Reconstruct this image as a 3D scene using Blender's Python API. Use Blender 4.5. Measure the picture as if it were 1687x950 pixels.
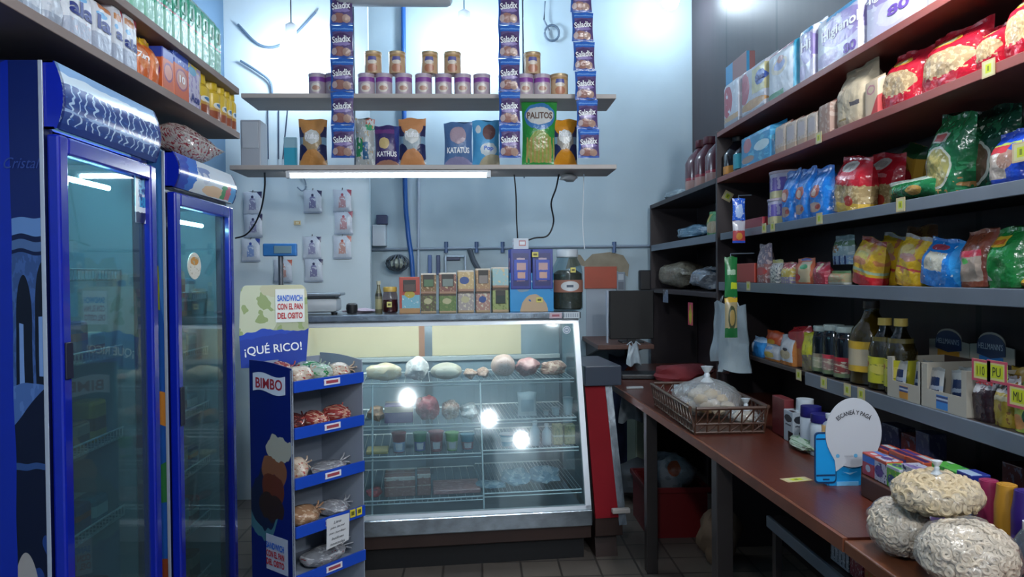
import bpy, bmesh, math, random
from mathutils import Vector, Matrix, Euler, noise
PI = math.pi
scene = bpy.context.scene
COL = scene.collection
for o in list(bpy.data.objects):
    bpy.data.objects.remove(o)

# ------------------------------------------------------------------ camera
FPX = 1200.0
cam_d = bpy.data.cameras.new('camera'); cam = bpy.data.objects.new('camera', cam_d); COL.objects.link(cam)
cam_d.sensor_width = 36.0; cam_d.lens = 36.0 * FPX / 1687.0; cam_d.clip_start = 0.05
CAMZ = 1.5
cam.location = (0, 0, CAMZ)
CROT = (Matrix.Rotation(-math.atan(53.5 / FPX), 3, 'Z') @ Matrix.Rotation(PI / 2 - math.atan(20 / FPX), 3, 'X') @ Matrix.Rotation(-math.radians(0.5), 3, 'Z'))
cam.rotation_euler = CROT.to_euler()
scene.camera = cam

# ------------------------------------------------------------------ view, world
scene.view_settings.view_transform = 'Standard'; scene.view_settings.look = 'None'
scene.view_settings.exposure = 0.33; scene.view_settings.gamma = 1.0
scene.view_settings.use_curve_mapping = False
w = bpy.data.worlds.new('world'); scene.world = w; w.use_nodes = True
bg = w.node_tree.nodes['Background']; bg.inputs[0].default_value = (0.62, 0.80, 1.0, 1); bg.inputs[1].default_value = 0.35
scene.cycles.max_bounces = 8; scene.cycles.transparent_max_bounces = 16; scene.cycles.diffuse_bounces = 3
scene.cycles.glossy_bounces = 4; scene.cycles.sample_clamp_indirect = 6.0
scene.cycles.caustics_reflective = False; scene.cycles.caustics_refractive = False
LAMP_E = 90.0      # bulbs at the back wall
NEAR_E = 330.0       # bulbs over the shop floor
TUBE_E = 40.0

# ------------------------------------------------------------------ colour and materials
def C(h):
    h = h.lstrip('#'); c = [int(h[i:i + 2], 16) / 255 for i in (0, 2, 4)]
    return tuple((x / 12.92 if x <= 0.04045 else ((x + 0.055) / 1.055) ** 2.4) for x in c) + (1.0,)
_M = {}
class NT:
    def __init__(s, name):
        s.m = bpy.data.materials.new(name); s.m.use_nodes = True; s.t = s.m.node_tree; s.n = s.t.nodes; s.l = s.t.links
        s.b = s.n['Principled BSDF']
    def new(s, ty, **k):
        x = s.n.new(ty)
        for a, v in k.items(): setattr(x, a, v)
        return x
    def put(s, sock, v):
        if hasattr(v, 'is_output') or hasattr(v, 'links'): s.l.new(v, sock)
        else: sock.default_value = v
    def math(s, op, a, b=0.0):
        x = s.new('ShaderNodeMath', operation=op); s.put(x.inputs[0], a); s.put(x.inputs[1], b); return x.outputs[0]
    def mix(s, f, a, b):
        x = s.new('ShaderNodeMix', data_type='RGBA'); s.put(x.inputs[0], f); s.put(x.inputs[6], a); s.put(x.inputs[7], b); return x.outputs[2]
    def noise(s, scale, detail=2.0, coord='Object', rough=.5, sc=(1, 1, 1)):
        tc = s.new('ShaderNodeTexCoord'); mp = s.new('ShaderNodeMapping'); mp.inputs['Scale'].default_value = sc
        s.l.new(tc.outputs[coord], mp.inputs[0])
        x = s.new('ShaderNodeTexNoise'); x.inputs['Scale'].default_value = scale; x.inputs['Detail'].default_value = detail
        x.inputs['Roughness'].default_value = rough
        s.l.new(mp.outputs[0], x.inputs['Vector']); return x.outputs['Fac']
    def bump(s, h, strength, dist=.01):
        x = s.new('ShaderNodeBump'); x.inputs['Strength'].default_value = strength; x.inputs['Distance'].default_value = dist
        s.l.new(h, x.inputs['Height']); s.l.new(x.outputs[0], s.b.inputs['Normal'])
def mat(name, col='#808080', rough=.5, metal=0.0, emit=None, es=0.0, var=0.0, vs=6.0, bump=0.0, bs=40.0, sc=(1, 1, 1), col2=None, coat=0.0):
    if name in _M: return _M[name]
    n = NT(name); c = C(col)
    n.b.inputs['Roughness'].default_value = rough; n.b.inputs['Metallic'].default_value = metal
    n.b.inputs['Coat Weight'].default_value = coat
    if var or col2:
        f = n.noise(vs, 4, sc=sc); c2 = C(col2) if col2 else tuple(x * (1 - var) for x in c[:3]) + (1,)
        r = n.new('ShaderNodeMapRange'); n.l.new(f, r.inputs[0]); r.inputs[1].default_value = .35; r.inputs[2].default_value = .65
        n.l.new(n.mix(r.outputs[0], c, c2), n.b.inputs['Base Color'])
    else: n.b.inputs['Base Color'].default_value = c
    if emit:
        n.b.inputs['Emission Color'].default_value = C(emit); n.b.inputs['Emission Strength'].default_value = es
    if bump: n.bump(n.noise(bs, 3, sc=sc), bump)
    _M[name] = n.m; return n.m
def glass(name, tint='#ffffff', refl=.1, rough=.02, bump=0.0, film=0.0, filmcol='#dfe8ee'):
    """thin clear sheet: see-through, mirror at grazing angles, optional milky film"""
    if name in _M: return _M[name]
    n = NT(name); n.n.remove(n.b)
    tr = n.new('ShaderNodeBsdfTransparent'); tr.inputs[0].default_value = C(tint)
    gl = n.new('ShaderNodeBsdfGlossy'); gl.inputs['Roughness'].default_value = rough; gl.inputs[0].default_value = (1, 1, 1, 1)
    geo = n.new('ShaderNodeNewGeometry'); dp = n.new('ShaderNodeVectorMath', operation='DOT_PRODUCT')
    n.l.new(geo.outputs['Normal'], dp.inputs[0]); n.l.new(geo.outputs['Incoming'], dp.inputs[1])
    sch = n.math('POWER', n.math('SUBTRACT', 1.0, n.math('ABSOLUTE', dp.outputs['Value'])), 5.0)
    f = n.math('ADD', n.math('MULTIPLY', sch, .6), refl * .5)
    if bump:
        bp = n.new('ShaderNodeBump'); bp.inputs['Strength'].default_value = bump; bp.inputs['Distance'].default_value = .01
        n.l.new(n.noise(45, 3), bp.inputs['Height']); n.l.new(bp.outputs[0], gl.inputs['Normal']); n.l.new(bp.outputs[0], dp.inputs[0])
    base = tr.outputs[0]
    if film:
        di = n.new('ShaderNodeBsdfDiffuse'); di.inputs[0].default_value = C(filmcol)
        m0 = n.new('ShaderNodeMixShader'); m0.inputs[0].default_value = film; n.l.new(base, m0.inputs[1]); n.l.new(di.outputs[0], m0.inputs[2]); base = m0.outputs[0]
    mx = n.new('ShaderNodeMixShader'); n.l.new(f, mx.inputs[0]); n.l.new(base, mx.inputs[1]); n.l.new(gl.outputs[0], mx.inputs[2])
    n.l.new(mx.outputs[0], n.n['Material Output'].inputs[0])
    _M[name] = n.m; return n.m
def PM(name, base, shapes=(), rough=.35, crinkle=0.0, wob=.012, cs=22.0, metal=0.0):
    """printed surface: flat colour shapes in the face's own 0..1 coordinates"""
    if name in _M: return _M[name]
    n = NT(name); tc = n.new('ShaderNodeTexCoord'); sp = n.new('ShaderNodeSeparateXYZ'); n.l.new(tc.outputs['UV'], sp.inputs[0])
    u, v = sp.outputs[0], sp.outputs[1]
    if wob:
        nz = n.noise(7, 1, 'UV'); d = n.math('MULTIPLY', n.math('SUBTRACT', nz, .5), wob * 4)
        u = n.math('ADD', u, d); v = n.math('ADD', v, d)
    col = C(base)
    for s in shapes:
        k = s[0]; c = C(s[-1])
        if k == 'r':
            m = n.math('MULTIPLY', n.math('MULTIPLY', n.math('GREATER_THAN', u, s[1]), n.math('LESS_THAN', u, s[3])),
                       n.math('MULTIPLY', n.math('GREATER_THAN', v, s[2]), n.math('LESS_THAN', v, s[4])))
        elif k == 'b':
            m = n.math('MULTIPLY', n.math('GREATER_THAN', v, s[1]), n.math('LESS_THAN', v, s[2]))
        elif k == 'e':
            a = n.math('POWER', n.math('ABSOLUTE', n.math('DIVIDE', n.math('SUBTRACT', u, s[1]), s[3])), 2.0)
            b = n.math('POWER', n.math('ABSOLUTE', n.math('DIVIDE', n.math('SUBTRACT', v, s[2]), s[4])), 2.0)
            m = n.math('LESS_THAN', n.math('ADD', a, b), 1.0)
        elif k == 'h':
            m = n.math('GREATER_THAN', n.math('ADD', n.math('MULTIPLY', u, s[1]), n.math('MULTIPLY', v, s[2])), s[3])
        elif k == 'n':     # blotches inside a rect: scale, threshold, u0,v0,u1,v1
            nz = n.noise(s[1], 2, 'UV'); m = n.math('GREATER_THAN', nz, s[2])
            if len(s) > 4:
                m2 = n.math('MULTIPLY', n.math('MULTIPLY', n.math('GREATER_THAN', u, s[3]), n.math('LESS_THAN', u, s[5])),
                            n.math('MULTIPLY', n.math('GREATER_THAN', v, s[4]), n.math('LESS_THAN', v, s[6])))
                m = n.math('MULTIPLY', m, m2)
        elif k == 's':     # vertical stripes: count, duty, v0, v1
            fr = n.math('FRACT', n.math('MULTIPLY', u, s[1])); m = n.math('LESS_THAN', fr, s[2])
            m = n.math('MULTIPLY', m, n.math('MULTIPLY', n.math('GREATER_THAN', v, s[3]), n.math('LESS_THAN', v, s[4])))
        col = n.mix(m, col, c)
    if hasattr(col, 'links'): n.l.new(col, n.b.inputs['Base Color'])
    else: n.b.inputs['Base Color'].default_value = col
    n.b.inputs['Roughness'].default_value = rough; n.b.inputs['Metallic'].default_value = metal
    if crinkle: n.bump(n.noise(cs, 3, 'Object'), crinkle, .02)
    _M[name] = n.m; return n.m

# ------------------------------------------------------------------ mesh collector
class MB:
    def __init__(s): s.v = []; s.f = []; s.uv = []; s.mi = []
    def add(s, vs, fs, uvs=None, m=0, M=None):
        k = len(s.v)
        for p in vs: s.v.append(tuple(M @ Vector(p)) if M else tuple(p))
        for i, f in enumerate(fs):
            s.f.append([a + k for a in f]); s.mi.append(m)
            s.uv.append(uvs[i] if uvs else [(0, 0)] * len(f))
        return s
    def box(s, x0, y0, z0, x1, y1, z1, m=0, M=None):
        vs = [(x0, y0, z0), (x1, y0, z0), (x1, y1, z0), (x0, y1, z0), (x0, y0, z1), (x1, y0, z1), (x1, y1, z1), (x0, y1, z1)]
        fs = [(0, 1, 5, 4), (1, 2, 6, 5), (2, 3, 7, 6), (3, 0, 4, 7), (4, 5, 6, 7), (3, 2, 1, 0)]
        q = [(0, 0), (1, 0), (1, 1), (0, 1)]
        return s.add(vs, fs, [q] * 6, m, M)
    def bbox(s, x0, y0, z0, x1, y1, z1, b=.004, m=0, M=None):
        """box with bevelled edges"""
        bm = bmesh.new(); bmesh.ops.create_cube(bm, size=1)
        for v in bm.verts: v.co = Vector(((x0 + x1) / 2 + v.co.x * (x1 - x0), (y0 + y1) / 2 + v.co.y * (y1 - y0), (z0 + z1) / 2 + v.co.z * (z1 - z0)))
        bmesh.ops.bevel(bm, geom=bm.edges[:], offset=min(b, .45 * min(x1 - x0, y1 - y0, z1 - z0)), segments=2, profile=.5, affect='EDGES')
        vs = [v.co.copy() for v in bm.verts]; bm.verts.index_update()
        fs = [[v.index for v in f.verts] for f in bm.faces]; uvs = []
        for f in bm.faces:
            n = f.normal
            if abs(n.x) > max(abs(n.y), abs(n.z)): uvs.append([((v.co.y - y0) / (y1 - y0), (v.co.z - z0) / (z1 - z0)) for v in f.verts])
            elif abs(n.z) > abs(n.y): uvs.append([((v.co.x - x0) / (x1 - x0), (v.co.y - y0) / (y1 - y0)) for v in f.verts])
            else: uvs.append([((v.co.x - x0) / (x1 - x0), (v.co.z - z0) / (z1 - z0)) for v in f.verts])
        bm.free(); return s.add(vs, fs, uvs, m, M)
    def lathe(s, prof, n=20, c=(0, 0, 0), m=0, M=None):
        """prof: (radius, z) from bottom to top; u=.5 faces -Y"""
        z0 = prof[0][1]; z1 = max(p[1] for p in prof); vs = []
        for r, z in prof:
            for i in range(n):
                a = 2 * PI * i / n + PI / 2
                vs.append((c[0] + r * math.cos(a), c[1] + r * math.sin(a), c[2] + z))
        fs = []; uvs = []
        for j in range(len(prof) - 1):
            for i in range(n):
                k = (i + 1) % n
                fs.append((j * n + i, j * n + k, (j + 1) * n + k, (j + 1) * n + i))
                va = (prof[j][1] - z0) / (z1 - z0 + 1e-9); vb = (prof[j + 1][1] - z0) / (z1 - z0 + 1e-9)
                uvs.append([(i / n, va), ((i + 1) / n, va), ((i + 1) / n, vb), (i / n, vb)])
        fs.append(tuple(range(n - 1, -1, -1))); uvs.append([(0, 0)] * n)
        t = (len(prof) - 1) * n; fs.append(tuple(range(t, t + n))); uvs.append([(0, 1)] * n)
        return s.add(vs, fs, uvs, m, M)
    def tube(s, pts, r, n=8, m=0, M=None):
        pts = [Vector(p) for p in pts]; vs = []
        for i, p in enumerate(pts):
            d = (pts[min(i + 1, len(pts) - 1)] - pts[max(i - 1, 0)]).normalized()
            a = d.cross(Vector((0, 0, 1)))
            if a.length < .05: a = d.cross(Vector((1, 0, 0)))
            a.normalize(); b = d.cross(a)
            for k in range(n):
                t = 2 * PI * k / n; vs.append(p + a * r * math.cos(t) + b * r * math.sin(t))
        fs = []
        for i in range(len(pts) - 1):
            for k in range(n):
                q = (k + 1) % n; fs.append((i * n + k, i * n + q, (i + 1) * n + q, (i + 1) * n + k))
        fs.append(tuple(range(n - 1, -1, -1))); t = (len(pts) - 1) * n; fs.append(tuple(range(t, t + n)))
        return s.add(vs, fs, None, m, M)
    def prism(s, out, y0, y1, m=0, M=None, axis='y'):
        """outline in (x,z) extruded along y (or (y,z) along x)"""
        n = len(out); xs = [p[0] for p in out]; zs = [p[1] for p in out]
        a0, a1, b0, b1 = min(xs), max(xs), min(zs), max(zs)
        f3 = (lambda p, t: (p[0], t, p[1])) if axis == 'y' else (lambda p, t: (t, p[0], p[1])) if axis == 'x' else (lambda p, t: (p[0], p[1], t))
        vs = [f3(p, y0) for p in out] + [f3(p, y1) for p in out]
        uvp = [((p[0] - a0) / (a1 - a0), (p[1] - b0) / (b1 - b0)) for p in out]
        fs = [tuple(range(n)), tuple(range(2 * n - 1, n - 1, -1))]; uvs = [uvp, uvp[::-1]]
        for i in range(n):
            k = (i + 1) % n; fs.append((i, i + n, k + n, k)); uvs.append([uvp[i], uvp[i], uvp[k], uvp[k]])
        return s.add(vs, fs, uvs, m, M)
    def sheet(s, fn, nu, nv, m=0, M=None):
        vs = [fn(i / nu, j / nv) for j in range(nv + 1) for i in range(nu + 1)]; fs = []; uvs = []
        for j in range(nv):
            for i in range(nu):
                a = j * (nu + 1) + i; fs.append((a, a + 1, a + nu + 2, a + nu + 1))
                uvs.append([(i / nu, j / nv), ((i + 1) / nu, j / nv), ((i + 1) / nu, (j + 1) / nv), (i / nu, (j + 1) / nv)])
        return s.add(vs, fs, uvs, m, M)
    def blob(s, c, r, seed=0, amp=.1, nsub=2, m=0, fq=3.0):
        bm = bmesh.new(); bmesh.ops.create_icosphere(bm, subdivisions=nsub, radius=1); vs = []
        for v in bm.verts:
            k = 1 + amp * noise.noise(v.co * fq * .5 + Vector((seed * 7.3, seed * 1.7, seed)))* 2
            vs.append((c[0] + v.co.x * r[0] * k, c[1] + v.co.y * r[1] * k, max(c[2] + v.co.z * r[2] * k, c[2] - r[2])))
        bm.verts.index_update(); fs = [[v.index for v in f.verts] for f in bm.faces]
        uvs = [[(.5 + v.co.x * .5, .5 + v.co.z * .5) for v in f.verts] for f in bm.faces]; bm.free()
        return s.add(vs, fs, uvs, m)
    def build(s, name, mats, parent=None, loc=(0, 0, 0), rz=0.0, smooth=False, rot=None):
        me = bpy.data.meshes.new(name); me.from_pydata(s.v, [], s.f)
        ul = me.uv_layers.new(name='UVMap'); flat = []
        for q in s.uv:
            for a in q: flat += [a[0], a[1]]
        ul.data.foreach_set('uv', flat)
        if not isinstance(mats, (list, tuple)): mats = [mats]
        for m_ in mats: me.materials.append(m_)
        me.polygons.foreach_set('material_index', s.mi)
        if smooth:
            me.polygons.foreach_set('use_smooth', [True] * len(s.f))
            try: me.set_sharp_from_angle(angle=math.radians(38))
            except Exception: pass
        me.update(); o = bpy.data.objects.new(name, me); COL.objects.link(o)
        o.location = loc; o.rotation_euler = rot if rot else (0, 0, rz)
        if parent: o.parent = parent
        return o
def E(name, loc=(0, 0, 0), rz=0.0):
    o = bpy.data.objects.new(name, None); o.empty_display_size = .05; COL.objects.link(o); o.location = loc; o.rotation_euler = (0, 0, rz); return o
def T(o, label, cat, group=None, kind=None):
    if label:
        o['label'] = label
        if len(label.split()) > 16: print('LONG', label)
    if cat: o['category'] = cat
    if group: o['group'] = group
    if kind: o['kind'] = kind
    return o
def ST(o): o['kind'] = 'structure'; return o
def dup(root):
    r = root.copy(); COL.objects.link(r)
    for ch in list(root.children):
        c = ch.copy(); COL.objects.link(c); c.parent = r
        for g in ch.children:
            d = g.copy(); COL.objects.link(d); d.parent = c
    if root.name in SURF: SURF[r.name] = SURF[root.name]
    return r
# ------------------------------------------------------------------ pixel -> place
def ray(px, py): return (CROT @ Vector(((px - 843.5) / FPX, -(py - 475) / FPX, -1))).normalized()
CP = Vector((0, 0, CAMZ))
def on(px, py, X=None, Y=None, Z=None):
    d = ray(px, py)
    t = (X / d.x) if X is not None else (Y / d.y) if Y is not None else ((Z - CAMZ) / d.z)
    return CP + d * t
def proj(p):
    q = CROT.transposed() @ (Vector(p) - CP); return (843.5 - FPX * q.x / q.z, 475 + FPX * q.y / q.z)
def onp(px, py, p0, nrm):
    d = ray(px, py); t = (Vector(p0) - CP).dot(nrm) / d.dot(nrm); return CP + d * t
def line_at(px, A, B):
    """point on line A-B whose picture column is px"""
    A = Vector(A); B = Vector(B); lo, hi = 0.0, 1.0; f = lambda t: proj(A + (B - A) * t)[0] - px
    s = 1 if f(1) > f(0) else -1
    for _ in range(40):
        mid = (lo + hi) / 2
        if f(mid) * s > 0: hi = mid
        else: lo = mid
    return A + (B - A) * lo
def xslot(p0, p1, pt, zs, X):
    """a place on a shelf along a side wall: centre y, width, height"""
    a = line_at(p0, (X, .9, zs), (X, 6, zs)); b = line_at(p1, (X, .9, zs), (X, 6, zs))
    ym = (a.y + b.y) / 2; pm = proj((X, ym, zs))[0]
    lo, hi = 0.0, 1.2
    for _ in range(30):
        m = (lo + hi) / 2
        if proj((X, ym, zs + m))[1] < pt: hi = m
        else: lo = m
    return ym, abs(a.y - b.y), lo
def yslot(p0, p1, pt, zs, Y):
    a = line_at(p0, (-3, Y, zs), (3, Y, zs)); b = line_at(p1, (-3, Y, zs), (3, Y, zs)); xm = (a.x + b.x) / 2; lo, hi = 0.0, 1.5
    for _ in range(30):
        m = (lo + hi) / 2
        if proj((xm, Y, zs + m))[1] < pt: hi = m
        else: lo = m
    return xm, abs(b.x - a.x), lo
# ------------------------------------------------------------------ lettering
SURF = {}; _TX = {}
def text_mesh(s, bold=.012, shear=0.0):
    key = (s, bold, shear)
    if key in _TX: return _TX[key]
    cu = bpy.data.curves.new('t', 'FONT'); cu.body = s; cu.offset = bold; cu.shear = shear; cu.resolution_u = 3
    ob = bpy.data.objects.new('t', cu); COL.objects.link(ob)
    dg = bpy.context.evaluated_depsgraph_get(); me = bpy.data.meshes.new_from_object(ob.evaluated_get(dg))
    vs = [(v.co.x, v.co.y) for v in me.vertices]; fs = [tuple(p.vertices) for p in me.polygons]
    bpy.data.objects.remove(ob); bpy.data.meshes.remove(me)
    x0 = min(v[0] for v in vs); x1 = max(v[0] for v in vs); y0 = min(v[1] for v in vs); y1 = max(v[1] for v in vs)
    r = ([((v[0] - (x0 + x1) / 2), (v[1] - (y0 + y1) / 2)) for v in vs], fs, x1 - x0, y1 - y0); _TX[key] = r; return r
def letter(o, s, m, u=.5, v=.5, W=None, w=None, h=None, rot=0.0, name='lettering', bold=.012, shear=0.0, off=.002, label=None, arc=None, parent=None):
    """lettering laid on the front of o; W=(width,height) of the front in metres; w,h = wanted size in metres"""
    fn, W0 = SURF[o.name]; W = W or W0
    vs, fs, tw, th = text_mesh(s, bold, shear)
    kx = (w / tw) if w else None; ky = (h / th) if h else None
    kx = kx or ky; ky = ky or kx
    out = []; cr, sr = math.cos(rot), math.sin(rot)
    for x, y in vs:
        x *= kx; y *= ky
        if arc: a = x / arc; x, y = (arc + y) * math.sin(a), (arc + y) * math.cos(a) - arc
        X_, Y_ = x * cr - y * sr, x * sr + y * cr
        uu = u + X_ / W[0]; vv = v + Y_ / W[1]
        p = fn(uu, vv); e = .01
        n = (fn(uu + e, vv) - fn(uu - e, vv)).cross(fn(uu, vv + e) - fn(uu, vv - e))
        n.normalize(); out.append(p + n * off)
    mb = MB(); mb.add(out, fs); t = mb.build(name, m, parent or o)
    if label: t['label'] = label
    return t
# ------------------------------------------------------------------ packages (front faces local -Y, base at z=0, centred in x and y)
def bag_fn(w, h, d, style, seed):
    rnd = Vector((seed * 3.1, seed * 1.3, seed * .7)); amp = min(.007, d * .065)
    def tv(v):
        if style == 'pillow':
            t = min(max((v - .05) / .9, 0), 1); return .03 + .97 * math.sin(PI * t) ** .6
        if style == 'brick':
            return 1.0 if v < .86 else max(.06, 1 - ((v - .86) / .11) ** 1.2) if v < .97 else .06
        if v < .5: return .82 + .18 * math.sin(PI * (v + .1))
        t = min((v - .5) / .42, 1); return .03 + .97 * (1 - t ** 1.8)
    pu = {'pillow': (2.4, .75), 'brick': (10, .4), 'stand': (4, .5)}[style]
    def f(u, v, side=-1):
        uu = min(max(u, 0), 1); vv = min(max(v, 0), 1)
        q = (max(0, 1 - abs(2 * uu - 1) ** pu[0])) ** pu[1]; t = tv(vv)
        pinch = 1 - (.07 * math.sin(PI * vv) if style == 'pillow' else (.05 * vv if style == 'stand' else 0))
        y = side * d / 2 * q * t
        nz = noise.noise(Vector((uu * 5 * (w / .15), vv * 6 * (h / .2), side * 2)) + rnd) + .6 * noise.noise(Vector((uu * 13, vv * 11, side * 5)) + rnd)
        y += side * amp * nz * q * (0.15 if style == 'brick' else 1)
        x = (u - .5) * w * pinch; z = v * h
        if vv > .9 and style != 'brick': z += h * .02 * math.sin(uu * 9 + seed) * (vv - .9) * 10
        return Vector((x, y, z))
    return f
def bag(name, w, h, d, m, style='stand', seed=1, loc=(0, 0, 0), rz=0.0, lean=0.0, roll=0.0):
    f = bag_fn(w, h, d, style, seed); nu, nv = 12, 16; mb = MB(); vs = []; N = 2 * nu
    for j in range(nv + 1):
        v = j / nv
        for i in range(N):
            if i <= nu: vs.append(f(i / nu, v, -1))
            else: vs.append(f(1 - (i - nu) / nu, v, 1))
    fs = []; uvs = []
    def U(i): return i / nu if i <= nu else 1 - (i - nu) / nu
    for j in range(nv):
        for i in range(N):
            k = (i + 1) % N; fs.append((j * N + i, j * N + k, (j + 1) * N + k, (j + 1) * N + i))
            u0, u1 = U(i), U(i + 1); uvs.append([(u0, j / nv), (u1, j / nv), (u1, (j + 1) / nv), (u0, (j + 1) / nv)])
    fs.append(tuple(range(N - 1, -1, -1))); uvs.append([(0, 0)] * N)
    fs.append(tuple(range(nv * N, nv * N + N))); uvs.append([(0, 1)] * N)
    mb.add(vs, fs, uvs)
    o = mb.build(name, m, None, loc, smooth=True)
    if lean or roll:
        o.rotation_euler = (Matrix.Rotation(rz, 3, 'Z') @ Matrix.Rotation(-lean, 3, 'X') @ Matrix.Rotation(roll, 3, 'Y')).to_euler()
    else: o.rotation_euler = (0, 0, rz)
    SURF[o.name] = (f, (w, h)); return o
def carton(name, w, h, d, m, loc=(0, 0, 0), rz=0.0, b=.002, mats=None):
    mb = MB(); mb.bbox(-w / 2, -d / 2, 0, w / 2, d / 2, h, b)
    o = mb.build(name, mats or m, None, loc, rz)
    SURF[o.name] = (lambda u, v: Vector(((u - .5) * w, -d / 2, v * h)), (w, h)); return o
def cyl_surf(o, r, h): SURF[o.name] = (lambda u, v: Vector((r * math.sin((u - .5) * 2 * r / r), -r * math.cos((u - .5) * 2), v * h)), (2 * r, h))
def can(name, r, h, m, lid, loc, rz=0.0):
    mb = MB(); mb.lathe([(r * .96, 0), (r, .004), (r, h * .9), (r * .98, h * .905)], 24)
    o = mb.build(name, m, None, loc, rz, True); cyl_surf(o, r, h)
    l = MB(); l.lathe([(r * 1.02, h * .9), (r * 1.03, h * .91), (r * 1.03, h * .99), (r * .98, h)], 24); l.build('lid', lid, o, smooth=True); return o
def bottle(name, prof, m, loc, cap=None, label=None, rz=0.0, n=20, scale=1.0):
    """prof (r,z); cap=(r,z0,z1,material); label=(z0,z1,material)"""
    mb = MB(); mb.lathe([(r * scale, z * scale) for r, z in prof], n); o = mb.build(name, m, None, loc, rz, True)
    if cap:
        r, a, b, cm = cap; c = MB(); c.lathe([(r * scale, a * scale), (r * 1.02 * scale, a * scale + .001), (r * scale, b * scale)], 16); c.build('cap', cm, o, smooth=True)
    if label:
        a, b, lm = label; rr = max(r for r, z in prof if a - .03 <= z <= b + .03) * scale * 1.012
        c = MB(); c.lathe([(rr, a * scale), (rr, b * scale)], n); lo = c.build('label', lm, o, smooth=True)
        SURF[o.name] = (lambda u, v: Vector((rr * math.sin((u - .5) * 2), -rr * math.cos((u - .5) * 2), v * b * scale)), (2 * rr, b * scale))
    return o
ORD = ['first', 'second', 'third', 'fourth', 'fifth', 'sixth', 'seventh', 'eighth', 'ninth', 'tenth', 'eleventh', 'twelfth', 'thirteenth', 'fourteenth']
def nth(i, n):
    return 'first' if i == 0 else 'last' if i == n - 1 else ORD[i]
INK = mat('ink_dark', '#14161c', .5); INKB = mat('ink_navy', '#1b2a7a', .4); INKW = mat('ink_white', '#f4f6f8', .4); INKR = mat('ink_red', '#b5222c', .4)
INKP = mat('ink_purple', '#6b4aa8', .4); INKBL = mat('ink_blue', '#1f63c8', .4); INKG = mat('ink_green', '#1c6a3c', .4); INKY = mat('ink_yellow', '#e8c21c', .4)
# ================================================================== THE ROOM
XL, XR, YB, YF, ZC = -1.70, 1.66, 5.60, -1.30, 3.70
wallm = mat('wall_paint', '#b4c8d2', .7, var=.12, vs=1.3, bump=.12, bs=14)
wall2 = mat('panel_paint', '#c8d6dc', .6, var=.06, vs=2.0, bump=.06, bs=10)
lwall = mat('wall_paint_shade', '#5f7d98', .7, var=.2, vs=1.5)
def floor_mat():
    n = NT('floor_tiles'); tc = n.new('ShaderNodeTexCoord'); mp = n.new('ShaderNodeMapping'); mp.inputs['Scale'].default_value = (1, 1, 1)
    n.l.new(tc.outputs['Object'], mp.inputs[0]); br = n.new('ShaderNodeTexBrick'); n.l.new(mp.outputs[0], br.inputs[0])
    br.offset = 0.0; br.inputs['Scale'].default_value = 1; br.inputs['Brick Width'].default_value = .2; br.inputs['Row Height'].default_value = .2
    br.inputs['Mortar Size'].default_value = .006; br.inputs['Color1'].default_value = C('#7c7268'); br.inputs['Color2'].default_value = C('#665e58'); br.inputs['Mortar'].default_value = C('#3b3733')
    c = n.mix(n.math('MULTIPLY', n.noise(5, 5), .55), br.outputs[0], C('#4a443f')); n.l.new(c, n.b.inputs['Base Color']); n.b.inputs['Roughness'].default_value = .4
    n.bump(br.outputs['Fac'], -.3, .004); return n.m
ST(MB().box(XL - .1, YF - .1, -.1, XR + .1, YB + .1, 0).build('floor', floor_mat()))
ST(MB().box(XL - .1, YF - .1, ZC, XR + .1, YB + .1, ZC + .1).build('ceiling', mat('ceiling_paint', '#aebccb', .8)))
ST(MB().box(XL, YB, 0, XR, YB + .1, ZC).build('wall_back', wallm))
ST(MB().box(XL, 5.0, 0, -.742, 5.06, ZC).build('wall_back_left', wall2))
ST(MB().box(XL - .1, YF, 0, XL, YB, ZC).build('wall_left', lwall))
mb = MB().box(XL, YF - .1, 0, -1.1, YF, ZC).box(1.1, YF - .1, 0, XR, YF, ZC).box(-1.1, YF - .1, 2.5, 1.1, YF, ZC)
ST(mb.build('wall_front', wallm))
def plank_mat():
    n = NT('dark_planks'); tc = n.new('ShaderNodeTexCoord'); sp = n.new('ShaderNodeSeparateXYZ'); n.l.new(tc.outputs['Object'], sp.inputs[0])
    fr = n.math('FRACT', n.math('MULTIPLY', n.math('ADD', sp.outputs[1], .12), 1.22)); seam = n.math('LESS_THAN', fr, .035)
    c = n.mix(n.noise(3, 5, sc=(1, 6, .5)), C('#3c3033'), C('#2a2124')); c = n.mix(seam, c, C('#0d0b10')); n.l.new(c, n.b.inputs['Base Color'])
    n.b.inputs['Roughness'].default_value = .45; n.bump(seam, -.5, .01); return n.m
ST(MB().box(XR, YF, 0, XR + .1, YB, ZC).build('wall_right', plank_mat()))

# ------------------------------------------------------------------ lamps
bulbm = mat('bulb_glow', '#ffffff', .3, emit='#dcefff', es=LAMP_E)
bulbn = mat('bulb_glow_near', '#ffffff', .3, emit='#fbfdff', es=NEAR_E)
socket = mat('lamp_socket', '#d8dde2', .4); black = mat('black_rubber', '#15161a', .5)
def bulb(p, m, label, r=.06):
    e = T(E('bulb_lamp', p), label, 'lamp', 'bulb lamps hanging from the ceiling')
    MB().lathe([(.001, -r), (r * .5, -r * .87), (r * .87, -r * .5), (r, 0), (r * .9, r * .45), (r * .62, r * .9), (r * .4, r * 1.3)], 20).build('glass_bulb', m, e, smooth=True)
    MB().lathe([(r * .42, r * 1.28), (r * .5, r * 1.32), (r * .5, r * 2.1), (r * .2, r * 2.3)], 16).build('socket', socket, e, smooth=True)
    MB().tube([(0, 0, r * 2.2), (0, 0, ZC - p[2])], .004).build('cord', black, e)
    return e
bulb(on(480, 80, Y=4.70), bulbm, 'glaring white bulb hanging left of the snack strips', .07)
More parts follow.
